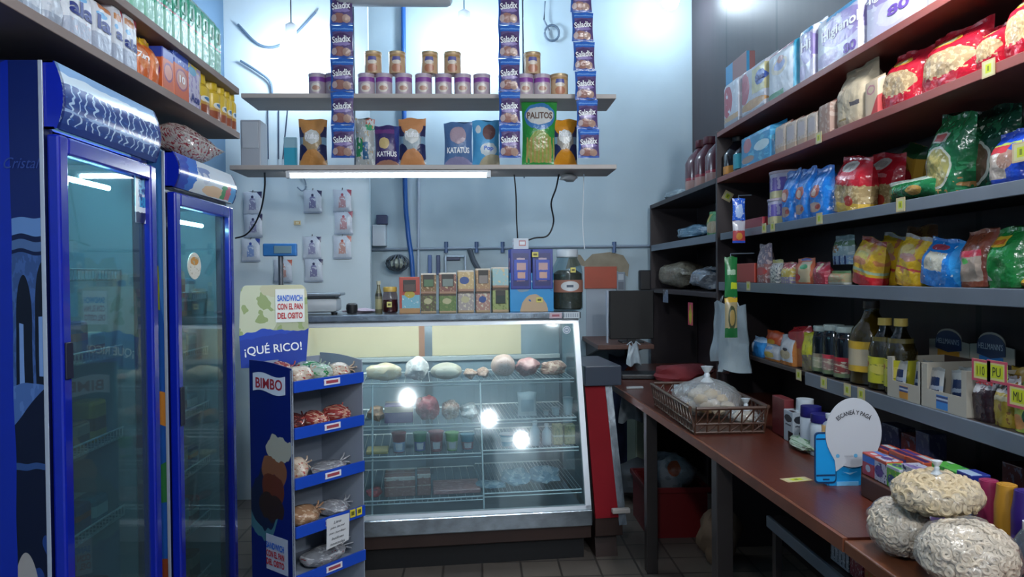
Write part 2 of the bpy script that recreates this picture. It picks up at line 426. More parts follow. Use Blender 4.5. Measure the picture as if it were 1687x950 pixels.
bulb(on(765, 62, Y=5.2), bulbm, 'brightest glaring bulb hanging above the middle of the back wall', .085)
bulb(on(1105, 2, Y=5.2), bulbm, 'glaring bulb at the top of the picture near the brown wall')
NB = [((-.1, 0, 2.45), 'bulb over the shop floor above the camera'), ((.94, -.76, 2.5), 'bulb near the shop entrance by the bench'),
      ((1.40, -1.10, 2.35), 'bulb in the front corner of the shop on the bench side'), ((1.12, 1.74, 2.55), 'bulb hanging before the top right shelf')]
for p, l in NB: bulb(Vector(p), bulbn, l)

# ================================================================== SHELF BOARDS
tanb = mat('chipboard', '#7d6f69', .6, var=.12, vs=9, sc=(1, .3, 1)); redw = mat('red_brown_board', '#8a4840', .45, var=.18, vs=6, sc=(1, .2, 1), bump=.05)
greyb = mat('grey_metal_lip', '#5d6672', .4, var=.10, vs=5, bump=.05, bs=20); darkw = mat('dark_board', '#2b2226', .5, var=.2, vs=5, sc=(1, .3, 1))
brownw = mat('dull_brown_board', '#3b322f', .5, var=.2, vs=5)
def board(label, name, parts, cat='shelf', group=None):
    e = T(E(name, parts[0][1][:3]), label, cat, group); ox, oy, oz = parts[0][1][:3]
    for nm, b, m in parts:
        MB().bbox(b[0] - ox, b[1] - oy, b[2] - oz, b[3] - ox, b[4] - oy, b[5] - oz, .002).build(nm, m, e)
    return e
XLS = -1.0
ZL1, ZL2 = 2.112, 2.298
board('long chipboard shelf above the fridges, the lower of the two on the left', 'wall_shelf', [('board', (-1.66, .9, ZL1 - .026, XLS, 3.12, ZL1), tanb), ('bracket', (-1.66, 2.9, ZL1 - .2, -1.63, 2.93, ZL1 - .027), greyb)])
board('long chipboard shelf high on the left, carrying the green packets', 'wall_shelf', [('board', (-1.66, .9, ZL2 - .026, XLS, 3.12, ZL2), tanb), ('bracket', (-1.66, 2.9, ZL2 - .15, -1.63, 2.93, ZL2 - .027), greyb)])
XS = 1.30
ZR = {1: 2.272, 2: 2.026, 3: 1.722, 4: 1.459, 5: 1.106}
YP = 3.93
board('top red-brown shelf of the right wall under the toilet rolls', 'wall_shelf', [('board', (XS, 1.0, ZR[1] - .026, XR - .005, YP, ZR[1]), redw)])
board('second red-brown shelf from the top under the flour and the red bags', 'wall_shelf', [('board', (XS, 1.0, ZR[2] - .028, XR - .005, YP, ZR[2]), redw)])
board('grey-edged shelf carrying the blue cookie bags and big green bags', 'wall_shelf', [('board', (XS + .012, 1.0, ZR[3] - .02, XR - .005, YP - .012, ZR[3] - .001), darkw), ('lip', (XS, 1.0, ZR[3] - .037, XS + .011, YP - .05, ZR[3]), greyb)])
board('grey-edged shelf carrying the small sachets and the rice bags', 'wall_shelf', [('board', (XS + .012, 1.0, ZR[4] - .02, XR - .005, YP - .012, ZR[4] - .001), darkw), ('lip', (XS, 1.0, ZR[4] - .045, XS + .011, YP - .02, ZR[4]), greyb)])
board('lowest shelf with oil bottles, brown far end and grey-edged near end', 'wall_shelf', [('board', (XS + .012, 1.0, ZR[5] - .02, XR - .005, YP - .012, ZR[5] - .001), brownw), ('lip', (XS, 1.0, ZR[5] - .05, XS + .011, 2.86, ZR[5]), greyb)])
board('dark upright partition standing between the two bays of the right wall', 'shelf_partition', [('panel', (XS, YP, .0, XR - .005, YP + .025, 2.28), darkw)], 'partition')
board('dark top shelf of the far bay under the red bottles', 'wall_shelf', [('board', (XS, YP + .03, 2.0, XR - .005, YB - .14, 2.03), darkw)])
board('dark shelf of the far bay with the green packet', 'wall_shelf', [('board', (XS + .012, YP + .03, 1.69, XR - .005, YB - .14, 1.71), darkw), ('lip', (XS, YP + .03, 1.68, XS + .011, YB - .14, 1.725), greyb)])
board('dark shelf of the far bay with the big clear sack', 'wall_shelf', [('board', (XS, YP + .03, 1.37, XR - .005, YB - .14, 1.40), darkw)])
board('dark upright end panel of the far bay at the back wall', 'shelf_partition', [('panel', (XS, YB - .13, 0, XR - .005, YB - .1, 2.03), darkw)], 'partition')
# back shelves hung over the counter
YS = 3.9
zb1 = on(700, 275, Y=YS).z + .012; zb2 = on(700, 156, Y=YS).z + .006
xa, xb = on(378, 268, Y=YS).x, on(1016, 268, Y=YS).x
ZB1, ZB2 = zb1, zb2
def backshelf(z, x0, label):
    e = T(E('hanging_shelf', (0, YS, z)), label, 'shelf', None)
    MB().bbox(x0, 0, -.024, xb, .30, 0, .002).build('board', mat('pale_board', '#b5ada8', .55, var=.1, vs=7, sc=(.3, 1, 1)), e)
    return e
s1 = backshelf(ZB1, xa, 'long board hanging over the counter with snack bags and a tube light')
s2 = backshelf(ZB2, on(397, 156, Y=YS).x, 'long upper board over the counter with two rows of cans')
steel = mat('steel_rod', '#6f7d8c', .35, .7)
for i, px in enumerate((583, 862)):
    x = on(px, 100, Y=YS + .31).x
    T(MB().tube([(0, 0, 0), (0, 0, ZC - (ZB1 - .03))], .005).build('hanger_rod', steel, None, (x, YS + .31, ZB1 - .03)), ['thin steel rod from the ceiling behind the leftmost snack strip', 'thin steel rod from the ceiling behind the middle snack strip'][i], 'rod', 'rods the shelves hang from')
# tube light under the lower board
xt0, xt1 = on(473, 280, Y=YS).x, on(805, 280, Y=YS).x
e = T(E('tube_light', ((xt0 + xt1) / 2, YS + .03, ZB1 - .026)), 'lit white tube light fixed under the front of the lower board', 'tube light')
L = (xt1 - xt0) / 2
MB().bbox(-L, -.02, -.014, L, .02, 0, .003).build('housing', socket, e)
MB().tube([(-L + .01, 0, -.026), (L - .01, 0, -.026)], .011, 12).build('tube', mat('tube_glow', '#ffffff', .4, emit='#e8f6ff', es=TUBE_E), e, smooth=True)
for sx in (-1, 1): MB().bbox(sx * L - .012, -.015, -.04, sx * L + .012, .015, -.001, .003).build('end_cap', socket, e)
# white batten at the very top the strips hang from
q0, q1 = on(553, 4, Y=3.86), on(745, 4, Y=3.86)
e = T(E('ceiling_batten', ((q0.x + q1.x) / 2, 3.86, q0.z)), 'white rounded lamp batten cut by the top edge of the picture', 'lamp'); L = (q1.x - q0.x) / 2
MB().bbox(-L, -.06, -.01, L, .06, .10, .03).build('housing', mat('white_plastic', '#d5dde4', .35), e, smooth=True)
for sx in (-1, 1): MB().tube([(sx * L * .7, 0, .09), (sx * L * .7, 0, ZC - q0.z)], .004).build('rod', steel, e)
xm = MB().bbox(on(540, 0, Y=3.86).x, -.012, 0, on(995, 0, Y=3.86).x, .012, .02, .003).build('hanging_rail', steel, None, (0, 3.86, on(760, -30, Y=3.86).z + .12))
T(xm, 'thin metal rail just above the picture from which the snack strips hang', 'rail')
railz = xm.location.z
for sx in (xa * .55, xb * .9): MB().tube([(sx, 0, .02), (sx, 0, ZC - railz)], .004).build('rod', steel, xm)

# ================================================================== FRIDGES
blue = mat('fridge_blue', '#0b1f9a', .22, coat=.5); navy = mat('fridge_navy', '#0a1240', .3, coat=.4); trimm = mat('pale_trim', '#a9b4c4', .35, .3)
liner = mat('fridge_liner', '#6f8f9c', .5); wirem = mat('white_wire', '#b9c6cc', .35, .3); fglass = glass('fridge_glass', '#b4d0d4', .10, .03, film=.11, filmcol='#84a2aa')  # milky film on the pane puts condensation and reflections into its colour
gask = mat('dark_gasket', '#0a0f2a', .5)
art1 = PM('side_art', '#071238', [('h', 0, 1, .80, '#0a1a55'), ('r', .86, .792, 1, .812, '#5478ac'), ('r', .86, .776, 1, .786, '#3f5a86'),
    ('r', .862, .60, 1, .772, '#2c4677'), ('n', 60, .52, .862, .60, 1, .772, '#36538a'),
    ('e', .908, .69, .034, .058, '#050a1c'), ('r', .874, .62, .942, .69, '#050a1c'), ('e', .988, .70, .034, .065, '#050a1c'), ('r', .954, .62, 1, .70, '#050a1c'),
    ('r', .886, .62, .905, .69, '#6585b8'), ('r', .968, .63, .985, .70, '#6585b8'),
    ('r', .86, .555, 1, .62, '#3d5c93'), ('n', 30, .55, .86, .555, 1, .62, '#4a6aa3'), ('h', .35, -1, -.27, '#050b26'), ('n', 9, .62, .86, .38, 1, .54, '#1a3470'),
    ('r', .86, .515, 1, .523, '#274274'), ('e', .90, .36, .055, .06, '#8f8d8c'), ('r', 0, 0, .862, 1, '#0a2390')], .3, wob=.006)
canopy_art = PM('canopy_art', '#1c3d84', [('h', 0, 1, .70, '#c9dce8'), ('h', 0, 1, .86, '#7ba3cf'), ('s', 15, .20, .08, .70, '#a9c6e2'), ('r', 0, .27, 1, .31, '#7d9fce'), ('b', 0, .10, '#12307a'), ('n', 16, .62, 0, .1, 1, .7, '#2c56a0')], .2, wob=.035)
side2 = PM('side_art_two', '#1d4f9e', [('h', 0, 1, .93, '#123a95'), ('r', .9, .73, .965, .80, '#8f9a2a'), ('h', 3, 1, 3.66, '#3a74b8'), ('r', .9, .525, 1, .585, '#b8762e'), ('r', .9, .40, 1, .46, '#2c6a3c'), ('r', .9, .24, 1, .30, '#7a3a22'), ('r', .9, 0, 1, .22, '#102f86')], .3, wob=.01)
can2 = PM('canopy_art_two', '#d3e0ea', [('h', -1, .12, -.22, '#2a6fd0'), ('h', -1, .05, -.12, '#0c3db0'), ('r', .32, .45, .5, .8, '#7d92c0'), ('e', .42, .5, .06, .18, '#c5d0e2'), ('e', .60, .18, .22, .16, '#e8c8a4'), ('r', .72, .05, .80, .45, '#5ba06c'), ('r', .80, .05, .88, .5, '#d0717c'), ('r', .88, 0, 1, .6, '#5fa5e0')], .2, wob=.03)
def fridge(name, label, xf, y0, y1, ztop, zdoor, sart, cart, canz, depth=.6, shelves=(), hz=(1.26, 1.35)):
    wd = y1 - y0; e = T(E(name, (xf, (y0 + y1) / 2, 0), PI / 2), label, 'fridge', 'glass-door drinks fridges'); h = wd / 2; D = depth
    mb = MB(); t = .035
    mb.box(-h, .032, .0, -h + t, D, ztop).box(h - t, .032, 0, h, D, ztop).box(-h + t, D - t, 0, h - t, D, ztop).box(-h + t, .032, ztop - .15, h - t, D - t, ztop).box(-h + t, .032, 0, h - t, D - t, .16)
    mb.build('cabinet', navy, e)
    mb = MB(); k = .006
    mb.box(-h + t, .06, .16, -h + t + k, D - t, zdoor).box(h - t - k, .06, .16, h - t, D - t, zdoor).box(-h + t + k, D - t - k, .16, h - t - k, D - t, zdoor).box(-h + t + k, .06, zdoor, h - t - k, D - t - k, zdoor + k)
    mb.build('inner_liner', liner, e)
    MB().add([(-h - .004, D, .0), (-h - .004, .032, 0), (-h - .004, .032, ztop), (-h - .004, D, ztop), (-h, D, .0), (-h, .032, 0), (-h, .032, ztop), (-h, D, ztop)],
             [(0, 1, 2, 3), (4, 7, 6, 5), (3, 2, 6, 7), (1, 5, 6, 2), (0, 4, 5, 1), (0, 3, 7, 4)], [[(0, 0), (1, 0), (1, 1), (0, 1)]] + [[(0, 0)] * 4] * 5).build('side_panel', sart, e)
    MB().bbox(-h - .007, .030, 0, -h - .0045, .040, ztop, .001).build('edge_trim', trimm, e)
    dr = MB(); f = .045
    dr.bbox(-h + .004, 0, .13, -h + f, .030, zdoor, .006).bbox(h - f, 0, .13, h - .004, .030, zdoor, .006).bbox(-h + f, 0, zdoor - f, h - f, .030, zdoor, .006).bbox(-h + f, 0, .13, h - f, .030, .13 + f, .006)
    d = dr.build('door', blue, e)
    MB().box(-h + f - .01, .02, .13 + f, h - f + .01, .024, zdoor - f).build('pane', fglass, d)
    hd = MB(); hd.bbox(-h + .010, -.006, hz[0], -h + .040, 0, hz[1], .003); hd.build('handle', gask, d)
    g = MB().box(-h + f - .004, .0245, .13 + f, -h + f + .012, .030, zdoor - f).box(h - f - .012, .0245, .13 + f, h - f + .004, .030, zdoor - f); g.build('gasket', gask, d)
    # canopy: curved printed front
    zc0, zc1 = canz; prof = []
    for i in range(9):
        a = i / 8; prof.append((.012 - .026 * math.sin(PI * (.12 + .80 * a)), zc0 + (zc1 - zc0) * a))
    body = MB(); vs = []; fs = []; uvs = []
    for i, (y, z) in enumerate(prof): vs += [(-h, y, z), (h, y, z)]
    for i in range(8): fs.append((2 * i, 2 * i + 1, 2 * i + 3, 2 * i + 2)); uvs.append([(0, i / 8), (1, i / 8), (1, (i + 1) / 8), (0, (i + 1) / 8)])
    body.add(vs, fs, uvs); back = MB()
    for sx in (-1, 1): back.prism([(p[0], p[1]) for p in prof] + [(.032, zc1), (.032, zc0)], sx * h - (.012 if sx > 0 else 0), sx * h + (.012 if sx < 0 else 0), axis='x')
    back.box(-h, .008, zc1 - .004, h, .032, zc1).box(-h, .008, zc0, h, .032, zc0 + .004)
    cnp = back.build('canopy', blue, e); body.build('canopy_sign', cart, cnp, smooth=True)
    for z in shelves:
        m = MB(); 
        for yy in (.10, .5): m.tube([(-h + .045, yy, z), (h - .045, yy, z)], .004, 6)
        for k in range(15):
            x = -h + .05 + (wd - .1) * k / 14; m.tube([(x, .095, z), (x, .505, z)], .002, 5)
        m.tube([(-h + .045, .095, z + .03), (h - .045, .095, z + .03)], .003, 6)
        for k in range(25):
            x = -h + .05 + (wd - .1) * k / 24; m.tube([(x, .095, z), (x, .095, z + .03)], .0015, 4)
        m.build('wire_shelf', wirem, e)
    lm = MB().tube([(-h + .06, .07, zdoor - .085), (h - .16, .07, zdoor - .085)], .007, 8); lm.build('inside_lamp', mat('fridge_lamp', '#ffffff', .4, emit='#d5f0f2', es=150), e, smooth=True)
    return e
XF1, XF2 = -1.0, -1.0
fs1 = (1.50, 1.27, 1.02, .78, .54, .30)
f1 = fridge('drinks_fridge', 'big blue glass-door fridge nearest the camera with a striped canopy', XF1, 1.787, 2.322, 2.022, 1.85, art1, canopy_art, (1.862, 2.022), shelves=fs1)
fs2 = (1.42, 1.2, .98, .76, .54, .32)
f2 = fridge('drinks_fridge', 'second blue glass-door fridge, behind, with a pale canopy', XF2, 2.454, 3.027, 1.922, 1.79, side2, can2, (1.805, 1.922), shelves=fs2, hz=(1.01, 1.14))
# lettering on the near fridge side
pz = on(36, 268, Y=1.78)
tm = text_mesh('Cristal', .0, .4); k = .085 / tm[2]
m_ = MB(); m_.add([(x * k, 0, y * k * 1.2) for x, y in tm[0]], tm[1])
o = m_.build('side_lettering', mat('faint_blue_ink', '#2a3f80', .4)); o.parent = f1
wm = Matrix.Translation(Vector((XF1, (1.787 + 2.322) / 2, 0))) @ Matrix.Rotation(PI / 2, 4, 'Z')
o.matrix_parent_inverse = wm.inverted(); o.location = (pz.x, 1.7805, pz.z)
def on_door(e, xf, p0, p1, q0, q1, m, name, label=None, off=-.0195, shape='box'):
    a = on(p0, q1, X=xf + off); b = on(p1, q0, X=xf + off); yc = e.location.y
    a2 = on(p0, q0, X=xf + off)
    if shape == 'box': mb = MB().box(a.y - yc, -off - .002, a.z, b.y - yc, -off, b.z)
    else:
        mb = MB(); r1, r2 = (b.y - a.y) / 2, (a2.z - a.z) / 2; cx, cz = (a.y + b.y) / 2 - yc, (a.z + a2.z) / 2
        mb.prism([(cx + r1 * math.cos(t * PI / 12), cz + r2 * math.sin(t * PI / 12)) for t in range(24)], -off - .002, -off)
    o = mb.build(name, m, e)
    return o
st = on_door(f1, XF1, 223, 246, 285, 366, PM('door_sticker', '#dfe9f2', [('h', 0, -1, -.2, '#16224e'), ('h', 1, -1, .55, '#e5ecf4'), ('r', .25, .3, .8, .5, '#3b9ed0'), ('r', .2, .55, .75, .92, '#7fc0e0'), ('n', 9, .55, .2, .3, .8, .95, '#21418a')], .3), 'sticker')
T(st, None, None); st['label'] = 'tall blue and white sticker'
st = on_door(f2, XF2, 309, 330, 415, 460, PM('oval_sticker', '#e4e2d6', [('e', .5, .68, .3, .16, '#d0902e'), ('n', 7, .6, '#b9b49a')], .3), 'sticker', shape='e')
st['label'] = 'oval white and orange sticker'
# goods inside the fridges
gx = [PM('pk_red', '#8a3034', [('b', .4, .6, '#c9b9b0')]), PM('pk_brown', '#7a5644', [('b', .5, .9, '#a88f7c')]), PM('pk_cyan', '#2f7f9c', [('b', .3, .7, '#b7ccd2')]),
      PM('pk_yel', '#a98c3e', [('b', .3, .6, '#7d4a30')]), PM('pk_pale', '#9fb0ae', [('b', .2, .5, '#8f5350')]), PM('pk_navy', '#26407c', [('b', .5, .7, '#b04038')])]
gname = ['red', 'brown', 'cyan', 'yellow', 'pale', 'navy']; R = random.Random(5)
hts = ['uppermost', 'second', 'third', 'fourth', 'fifth', 'lowest']
used_l = set()
for fi, (e, xf, zs, wd) in enumerate(((f1, XF1, fs1, .535), (f2, XF2, fs2, .573))):
    for si, z in enumerate(zs):
        if fi == 0 and si == 0: continue
        n = 4
        for k in range(n):
            gi = R.randrange(6) if si else [4, 4, 1, 2][k]
            hh = R.uniform(.07, .13); ww = (wd - .16) / n * .9; y = e.location.y - wd / 2 + .08 + (k + .5) * (wd - .16) / n
            o = carton('chilled_pack', ww, hh, .2, gx[gi], (xf - .22, y, z + .0045), PI / 2, .012)
            pos = ['at the left', 'left of the middle', 'right of the middle', 'at the right'][k]
            T(o, f'{gname[gi]} chilled pack {pos} of the {hts[si]} rack in the {"near" if fi == 0 else "second"} fridge', 'food pack', 'packs in the glass-door fridges')
# bag of sachets on the second fridge
p = on(325, 250, X=-1.1)
o = bag('snack_bag', .42, .13, .13, PM('clear_red_bag', '#b9b2ae', [('n', 22, .55, '#8e3540'), ('n', 30, .66, '#e9e6e4')], .2, crinkle=.5), 'pillow', 3, (-1.14, 2.74, 1.985), PI / 2)
o.scale = (1.15, 1, 1); o.rotation_euler = (math.radians(80), 0, PI / 2); o.location.z = 1.985
T(o, 'clear bag of red and white sachets lying on top of the second fridge', 'bag')
# ================================================================== BREAD RACK (blue cardboard)
RC = Vector((-.614, 2.40, 0)); RTOP = 1.20
fd = Vector((.184, .22, 0)).normalized(); ra = math.atan2(fd.y, fd.x)     # local x runs along the open face, -y is the open side
rack = T(E('bread_rack', RC, ra), 'blue cardboard bread rack with stepped trays and a header card', 'display rack')
RW, RD = .295, .235      # open face width, depth (along the printed side)
whitec = mat('white_card', '#8f99a8', .6, var=.08); cardb = mat('card_blue', '#1746b4', .4); cardn = mat('card_navy', '#0a1d62', .4)
side_art = PM('rack_side_art', '#0b1d66', [('e', .72, .60, .40, .10, '#3d6a78'), ('e', .68, .615, .36, .085, '#16203a'), ('h', 0, 1, .735, '#0b1d66'), ('h', .25, 1, .885, '#0b1d66'),
    ('e', .42, .70, .30, .05, '#7d5238'), ('e', .45, .65, .26, .045, '#5a2e1c'), ('e', .50, .60, .30, .04, '#2c2118'), ('h', -.1, 1, .80, '#0b1d66'), ('e', .3, .765, .32, .035, '#a7a699'), ('h', 0, 1, .80, '#0b1d66')], .35, wob=.01)
# the printed side panel: local x=0 plane, from y=0 (near corner) to y=RD
def curve_top(k): return RTOP + .012 * math.sin(k * PI)
ysd = [(-RD * 0, 0), (RD, 0), (RD, RTOP + .02)] + [(RD * (1 - t / 6), RTOP + .02 - .015 * t / 6 + .006 * math.sin(t / 6 * PI)) for t in range(1, 7)]
mb = MB().prism(ysd, -.004, 0, axis='x'); sp_ = mb.build('side_panel', [side_art], rack); sp_['label'] = 'dark blue printed side panel'
mb = MB().prism(ysd, RW, RW + .004, axis='x'); mb.build('side_panel', whitec, rack)
MB().box(0, RD - .004, 0, RW, RD, RTOP + .01).build('back_panel', whitec, rack)
MB().add([(-.0045, y, z) for y in (0, .004) for z in (0, RTOP)] + [(.004, y, z) for y in (0, .004) for z in (0, RTOP)], [(0, 1, 3, 2), (4, 6, 7, 5), (0, 4, 5, 1)]).build('edge_strip', trimm, rack)
ztr = []
for py in (645, 722, 805, 885, 965):
    z = on(486, py, Y=RC.y).z; ztr.append(z)
for i, z in enumerate(ztr + [ztr[-1] - .17, ztr[-1] - .34, ztr[-1] - .51]):
    if z < .03: continue
    mb = MB().box(.001, .0, z, RW - .001, RD - .005, z + .004); t = mb.build('tray', whitec, rack)
    MB().bbox(.001, -.012, z - .004, RW - .001, -.004, z + .034, .001).build('tray_lip', cardb, t)
    if i < 5:
        b = MB().bbox(RW * .40, -.0145, z + .006, RW * .63, -.0125, z + .027, .0008).build('tray_badge', PM('tray_badge', '#d9dde6', [('r', .12, .25, .88, .75, '#9a4450')], .4, wob=0), t)
# header card, upright at the back of the top, facing the camera
hp0 = on(397, 590, Y=2.60); hp1 = on(507, 590, Y=2.66)
hw = (hp1 - hp0).length + .0; hh = on(450, 461, Y=2.6).z - on(450, 600, Y=2.6).z
hz = RTOP + .0
ha = math.atan2(hp1.y - hp0.y, hp1.x - hp0.x)
out = [(0, 0), (hw * .97, 0), (hw * 1.02, hh * .45), (hw, hh * .86)] + [(hw - hw * .10 + hw * .10 * math.cos(t), hh * .86 + hh * .12 * math.sin(t)) for t in (.4, .8, 1.2, 1.57)] + \
      [(hw * .10 - hw * .10 * math.sin(t), hh * .86 + hh * .12 * math.cos(t)) for t in (.2, .6, 1.0, 1.57)] + [(-.005, hh * .4)]
hart = PM('header_art', '#a9b090', [('e', .2, .8, .4, .5, '#c3c9ae'), ('n', 4, .55, '#8fa06a'), ('e', .8, .95, .5, .12, '#bdbb9b'), ('e', .45, .1, .75, .36, '#1a44b0'), ('h', .12, -1, -.33, '#16399c')], .35, wob=.02)
hx = (hp0.x, hp0.y, hz - .015)
rinv = (Matrix.Translation(RC) @ Matrix.Rotation(ra, 4, 'Z')).inverted()
hd = MB().prism(out, 0, .004).build('header_card', hart, rack)
hd.matrix_parent_inverse = rinv; hd.location = hx; hd.rotation_euler = (0, 0, ha); hd['label'] = 'green and blue header card'
SURF[hd.name] = (lambda u, v: Vector((u * hw, 0, v * hh)), (hw, hh))
hp = MB().prism([(hw * .52, hh * .53), (hw * .96, hh * .53), (hw * .96, hh * .93), (hw * .52, hh * .93)], -.003, -.0002).build('header_patch', mat('patch_white', '#dfe2df', .4), hd)
letter(hd, '¡QUÉ RICO!', INKW, .48, .22, w=hw * .86, h=hh * .15, rot=.07, name='header_slogan')
for s, m, v in (('SANDWICH', INKBL, .82), ('CON EL PAN', INKR, .72), ('DEL OSITO', INKR, .61)):
    letter(hd, s, m, .74, v, w=hw * .38, h=hh * .075, name='header_words', off=.005, bold=.03)
# logo on the side
SURF[sp_.name] = (lambda u, v: Vector((-.0045, RD * (1 - u), v * RTOP)), (RD, RTOP))
zl = on(440, 635, Y=2.43).z / RTOP
lg = MB()
lo = []
for i in range(13): lo.append((.02 + i / 12 * .18, .030 + .006 * math.sin(i / 12 * 2 * PI)))
for i in range(12, -1, -1): lo.append((.02 + i / 12 * .18, -.030 + .006 * math.sin(i / 12 * 2 * PI)))
lg.prism([(RD - .0 - x - .004, z) for x, z in lo][::-1], -.0065, -.0046, axis='x'); lgo = lg.build('logo_plate', mat('logo_white', '#cfd6e6', .35), sp_); lgo.location = (0, 0, zl * RTOP)
letter(sp_, 'BIMBO', mat('logo_red', '#a02838', .35), .5, zl, w=.150, h=.036, name='logo_lettering', off=.0035, bold=.018)
for s, m, v in (('SANDWICH', INKBL, -.0), ('CON EL PAN', INKR, -.028), ('DEL OSITO', INKR, -.056)):
    letter(sp_, s, m, .60, (on(455, 905, Y=2.43).z + v) / RTOP, w=.10, h=.022, name='side_words', off=.0035, bold=.03)
pt = MB().prism([(RD * .4 - .065, -.085), (RD * .4 + .055, -.085), (RD * .4 + .055, .035), (RD * .4 - .065, .035)], -.003, -.0046, axis='x').build('side_patch', mat('patch_pale', '#a9b2c4', .4), sp_)
pt.location = (0, 0, on(455, 905, Y=2.43).z)
def Rw(x, y, z): return RC + Matrix.Rotation(ra, 3, 'Z') @ Vector((x, y, z))
def bread(label, x, y, z, r, m, seed, nm='bread_pack', cat='packaged bread', tail=True, rz=0):
    p = Rw(x, y, z); mb = MB().blob((0, 0, r[2]), r, seed, .10, 3, fq=3.2)
    o = mb.build(nm, m, None, p, ra + rz, True)
    fl = MB()
    if tail:
        for k in range(5):
            a = k * 1.256 + seed; fl.tube([(r[0] * .75, 0, r[2] * 1.25), (r[0] * 1.05 + .008, .012 * math.cos(a), r[2] * 1.3 + .012 * math.sin(a)), (r[0] * 1.3, .024 * math.cos(a), r[2] * 1.35 + .022 * math.sin(a))], .003, 5)
        fl.build('wrapper_tail', m, o, smooth=True)
    return T(o, label, cat, 'packs of bread in the blue rack')
bw = PM('bread_white', '#b9a592', [('n', 5, .50, '#cdbfae'), ('n', 9, .62, '#a94a44')], .22, crinkle=.6)
br = PM('bread_redpack', '#8c3a38', [('n', 6, .52, '#b98c78'), ('n', 12, .62, '#c9c2bd')], .2, crinkle=.6)
bg_ = PM('bread_green', '#9aa79a', [('n', 5, .52, '#2f7a4a'), ('n', 10, .6, '#c9c9c4')], .2, crinkle=.6)
bb = PM('bread_brown', '#a07c60', [('n', 7, .56, '#c2a88e')], .25, crinkle=.5)
bd = PM('bread_dark', '#4a2628', [('n', 7, .6, '#9a4a40')], .2, crinkle=.6)
bs = PM('bread_silver', '#8c8f96', [('n', 8, .58, '#b9bcc2'), ('n', 12, .66, '#8a2a30')], .2, crinkle=.8)
tz = [z + .0045 for z in ztr]
bread('white-wrapped bun pack with red print at the near corner of the top tray', .06, .05, tz[0], (.048, .055, .036), bw, 1)
bread('green-printed roll pack in the middle of the top tray', .15, .06, tz[0], (.05, .055, .034), bg_, 2, rz=.4)
bread('red-printed bun pack at the far end of the top tray', .235, .06, tz[0], (.048, .055, .032), bw, 3, rz=-.3)
bread('small red-wrapped roll at the back of the top tray under the header', .07, .165, tz[0], (.05, .05, .038), br, 4)
bread('green-wrapped roll at the back of the top tray', .19, .17, tz[0], (.05, .05, .035), bg_, 5)
bread('dark red cake pack at the near end of the second tray', .05, .07, tz[1], (.036, .06, .032), bd, 6)
bread('red-printed bun pack in the middle of the second tray', .13, .06, tz[1], (.045, .055, .03), br, 7)
bread('red and tan bun pack at the far end of the second tray', .225, .06, tz[1], (.045, .055, .033), br, 8, rz=.5)
bread('pale bun pack at the near end of the third tray', .055, .06, tz[2], (.036, .055, .04), bw, 9)
bread('striped red and silver pack lying on the third tray', .19, .06, tz[2], (.075, .05, .019), bs, 10, rz=.2)
bread('brown bun pack at the near end of the fourth tray', .085, .07, tz[3], (.06, .06, .032), bb, 11)
bread('clear-wrapped loaf at the far end of the fourth tray', .215, .07, tz[3], (.055, .06, .026), bs, 12)
bread('clear-wrapped flat pack on the lowest visible tray', .17, .07, tz[4], (.09, .055, .03), bs, 13)
# handwritten price list taped to the fourth tray
nt = MB().prism([(-.05, -.10), (.045, -.092), (.05, 0), (-.047, .004)], -.002, 0).build('paper_note', mat('note_paper', '#c9cdd2', .7), None, Rw(.165, -.018, ztr[3] + .028), ra)
T(nt, 'small handwritten paper note hanging from the fourth tray of the blue rack', 'note')
SURF[nt.name] = (lambda u, v: Vector((-.05 + .1 * u, -.002, -.10 + .10 * v)), (.1, .1))
for i, s in enumerate(('Lista', 'pan lactal', 'pan hambur.', 'budines', 'tostadas')):
    letter(nt, s, INK, .46, .86 - i * .18, w=.032 + .01 * (i % 3) + .02 * (i > 0), h=.009, name='handwriting', bold=0, shear=.3)
for i in range(2):
    tg = MB().bbox(-.012, -.002, -.014, .012, 0, .014, .0008).build('price_tag', PM('tag_yel', '#d2c33a', [('r', .2, .25, .8, .75, '#5a5a20')], .5, wob=0), None, Rw(.235 + .03 * i, -.0125, ztr[3] + .02), ra)
    T(tg, ['left', 'right'][i] + ' one of two yellow price tags on the fourth tray of the blue rack', 'price tag', 'price tags')

# ================================================================== DISPLAY CASE
CR = on(976, 925, Z=0); ca = math.radians(5.0); CW = 1.72
crm = Matrix.Rotation(ca, 3, 'Z'); CO = Vector((CR.x, CR.y, 0))
def Cw(x, y, z=0): return CO + crm @ Vector((x, y, z))
cN = crm @ Vector((0, 1, 0))
def cplane(px, py, y):   # local point on the plane y=const of the case
    p = onp(px, py, Cw(0, y, 0), cN); return crm.transposed() @ (p - CO)
alu = mat('aluminium', '#a9b6c2', .22, .85, var=.3, vs=14, bump=.15, bs=30); alud = mat('aluminium_dull', '#7f8b97', .35, .7, var=.2, vs=8)
creamd = mat('cream_panel', '#cfc7a8', .5, var=.06); basew = mat('case_base_wood', '#33211c', .5, var=.25, vs=4); inn = mat('case_inside', '#7d93a3', .4, var=.15, vs=3)
cglass = glass('case_glass', '#e8f2f4', .07, .05, film=.035, filmcol='#b9dbe6')
case = T(E('display_case', CO, ca), 'long sloping glass display case with chrome trim in the middle of the shop', 'display case')
GB, GT = .275, 1.262; YB0, YT0 = .02, .30; ZT = 1.30
def gy(z): return YB0 + (YT0 - YB0) * (z - GB) / (GT - GB)
DP = .78
MB().box(-CW + .03, .07, 0, -.03, DP - .05, .12).build('kick_plinth', mat('plinth_black', '#0c0d11', .6), case)
MB().bbox(-CW, .02, .12, 0, DP, .19, .004).build('base_front', basew, case)
MB().bbox(-CW, .0, .19, .003, .05, GB, .006).build('chrome_strip', alu, case)
MB().box(-CW, .05, .19, 0, DP, .22).build('case_floor', alud, case)
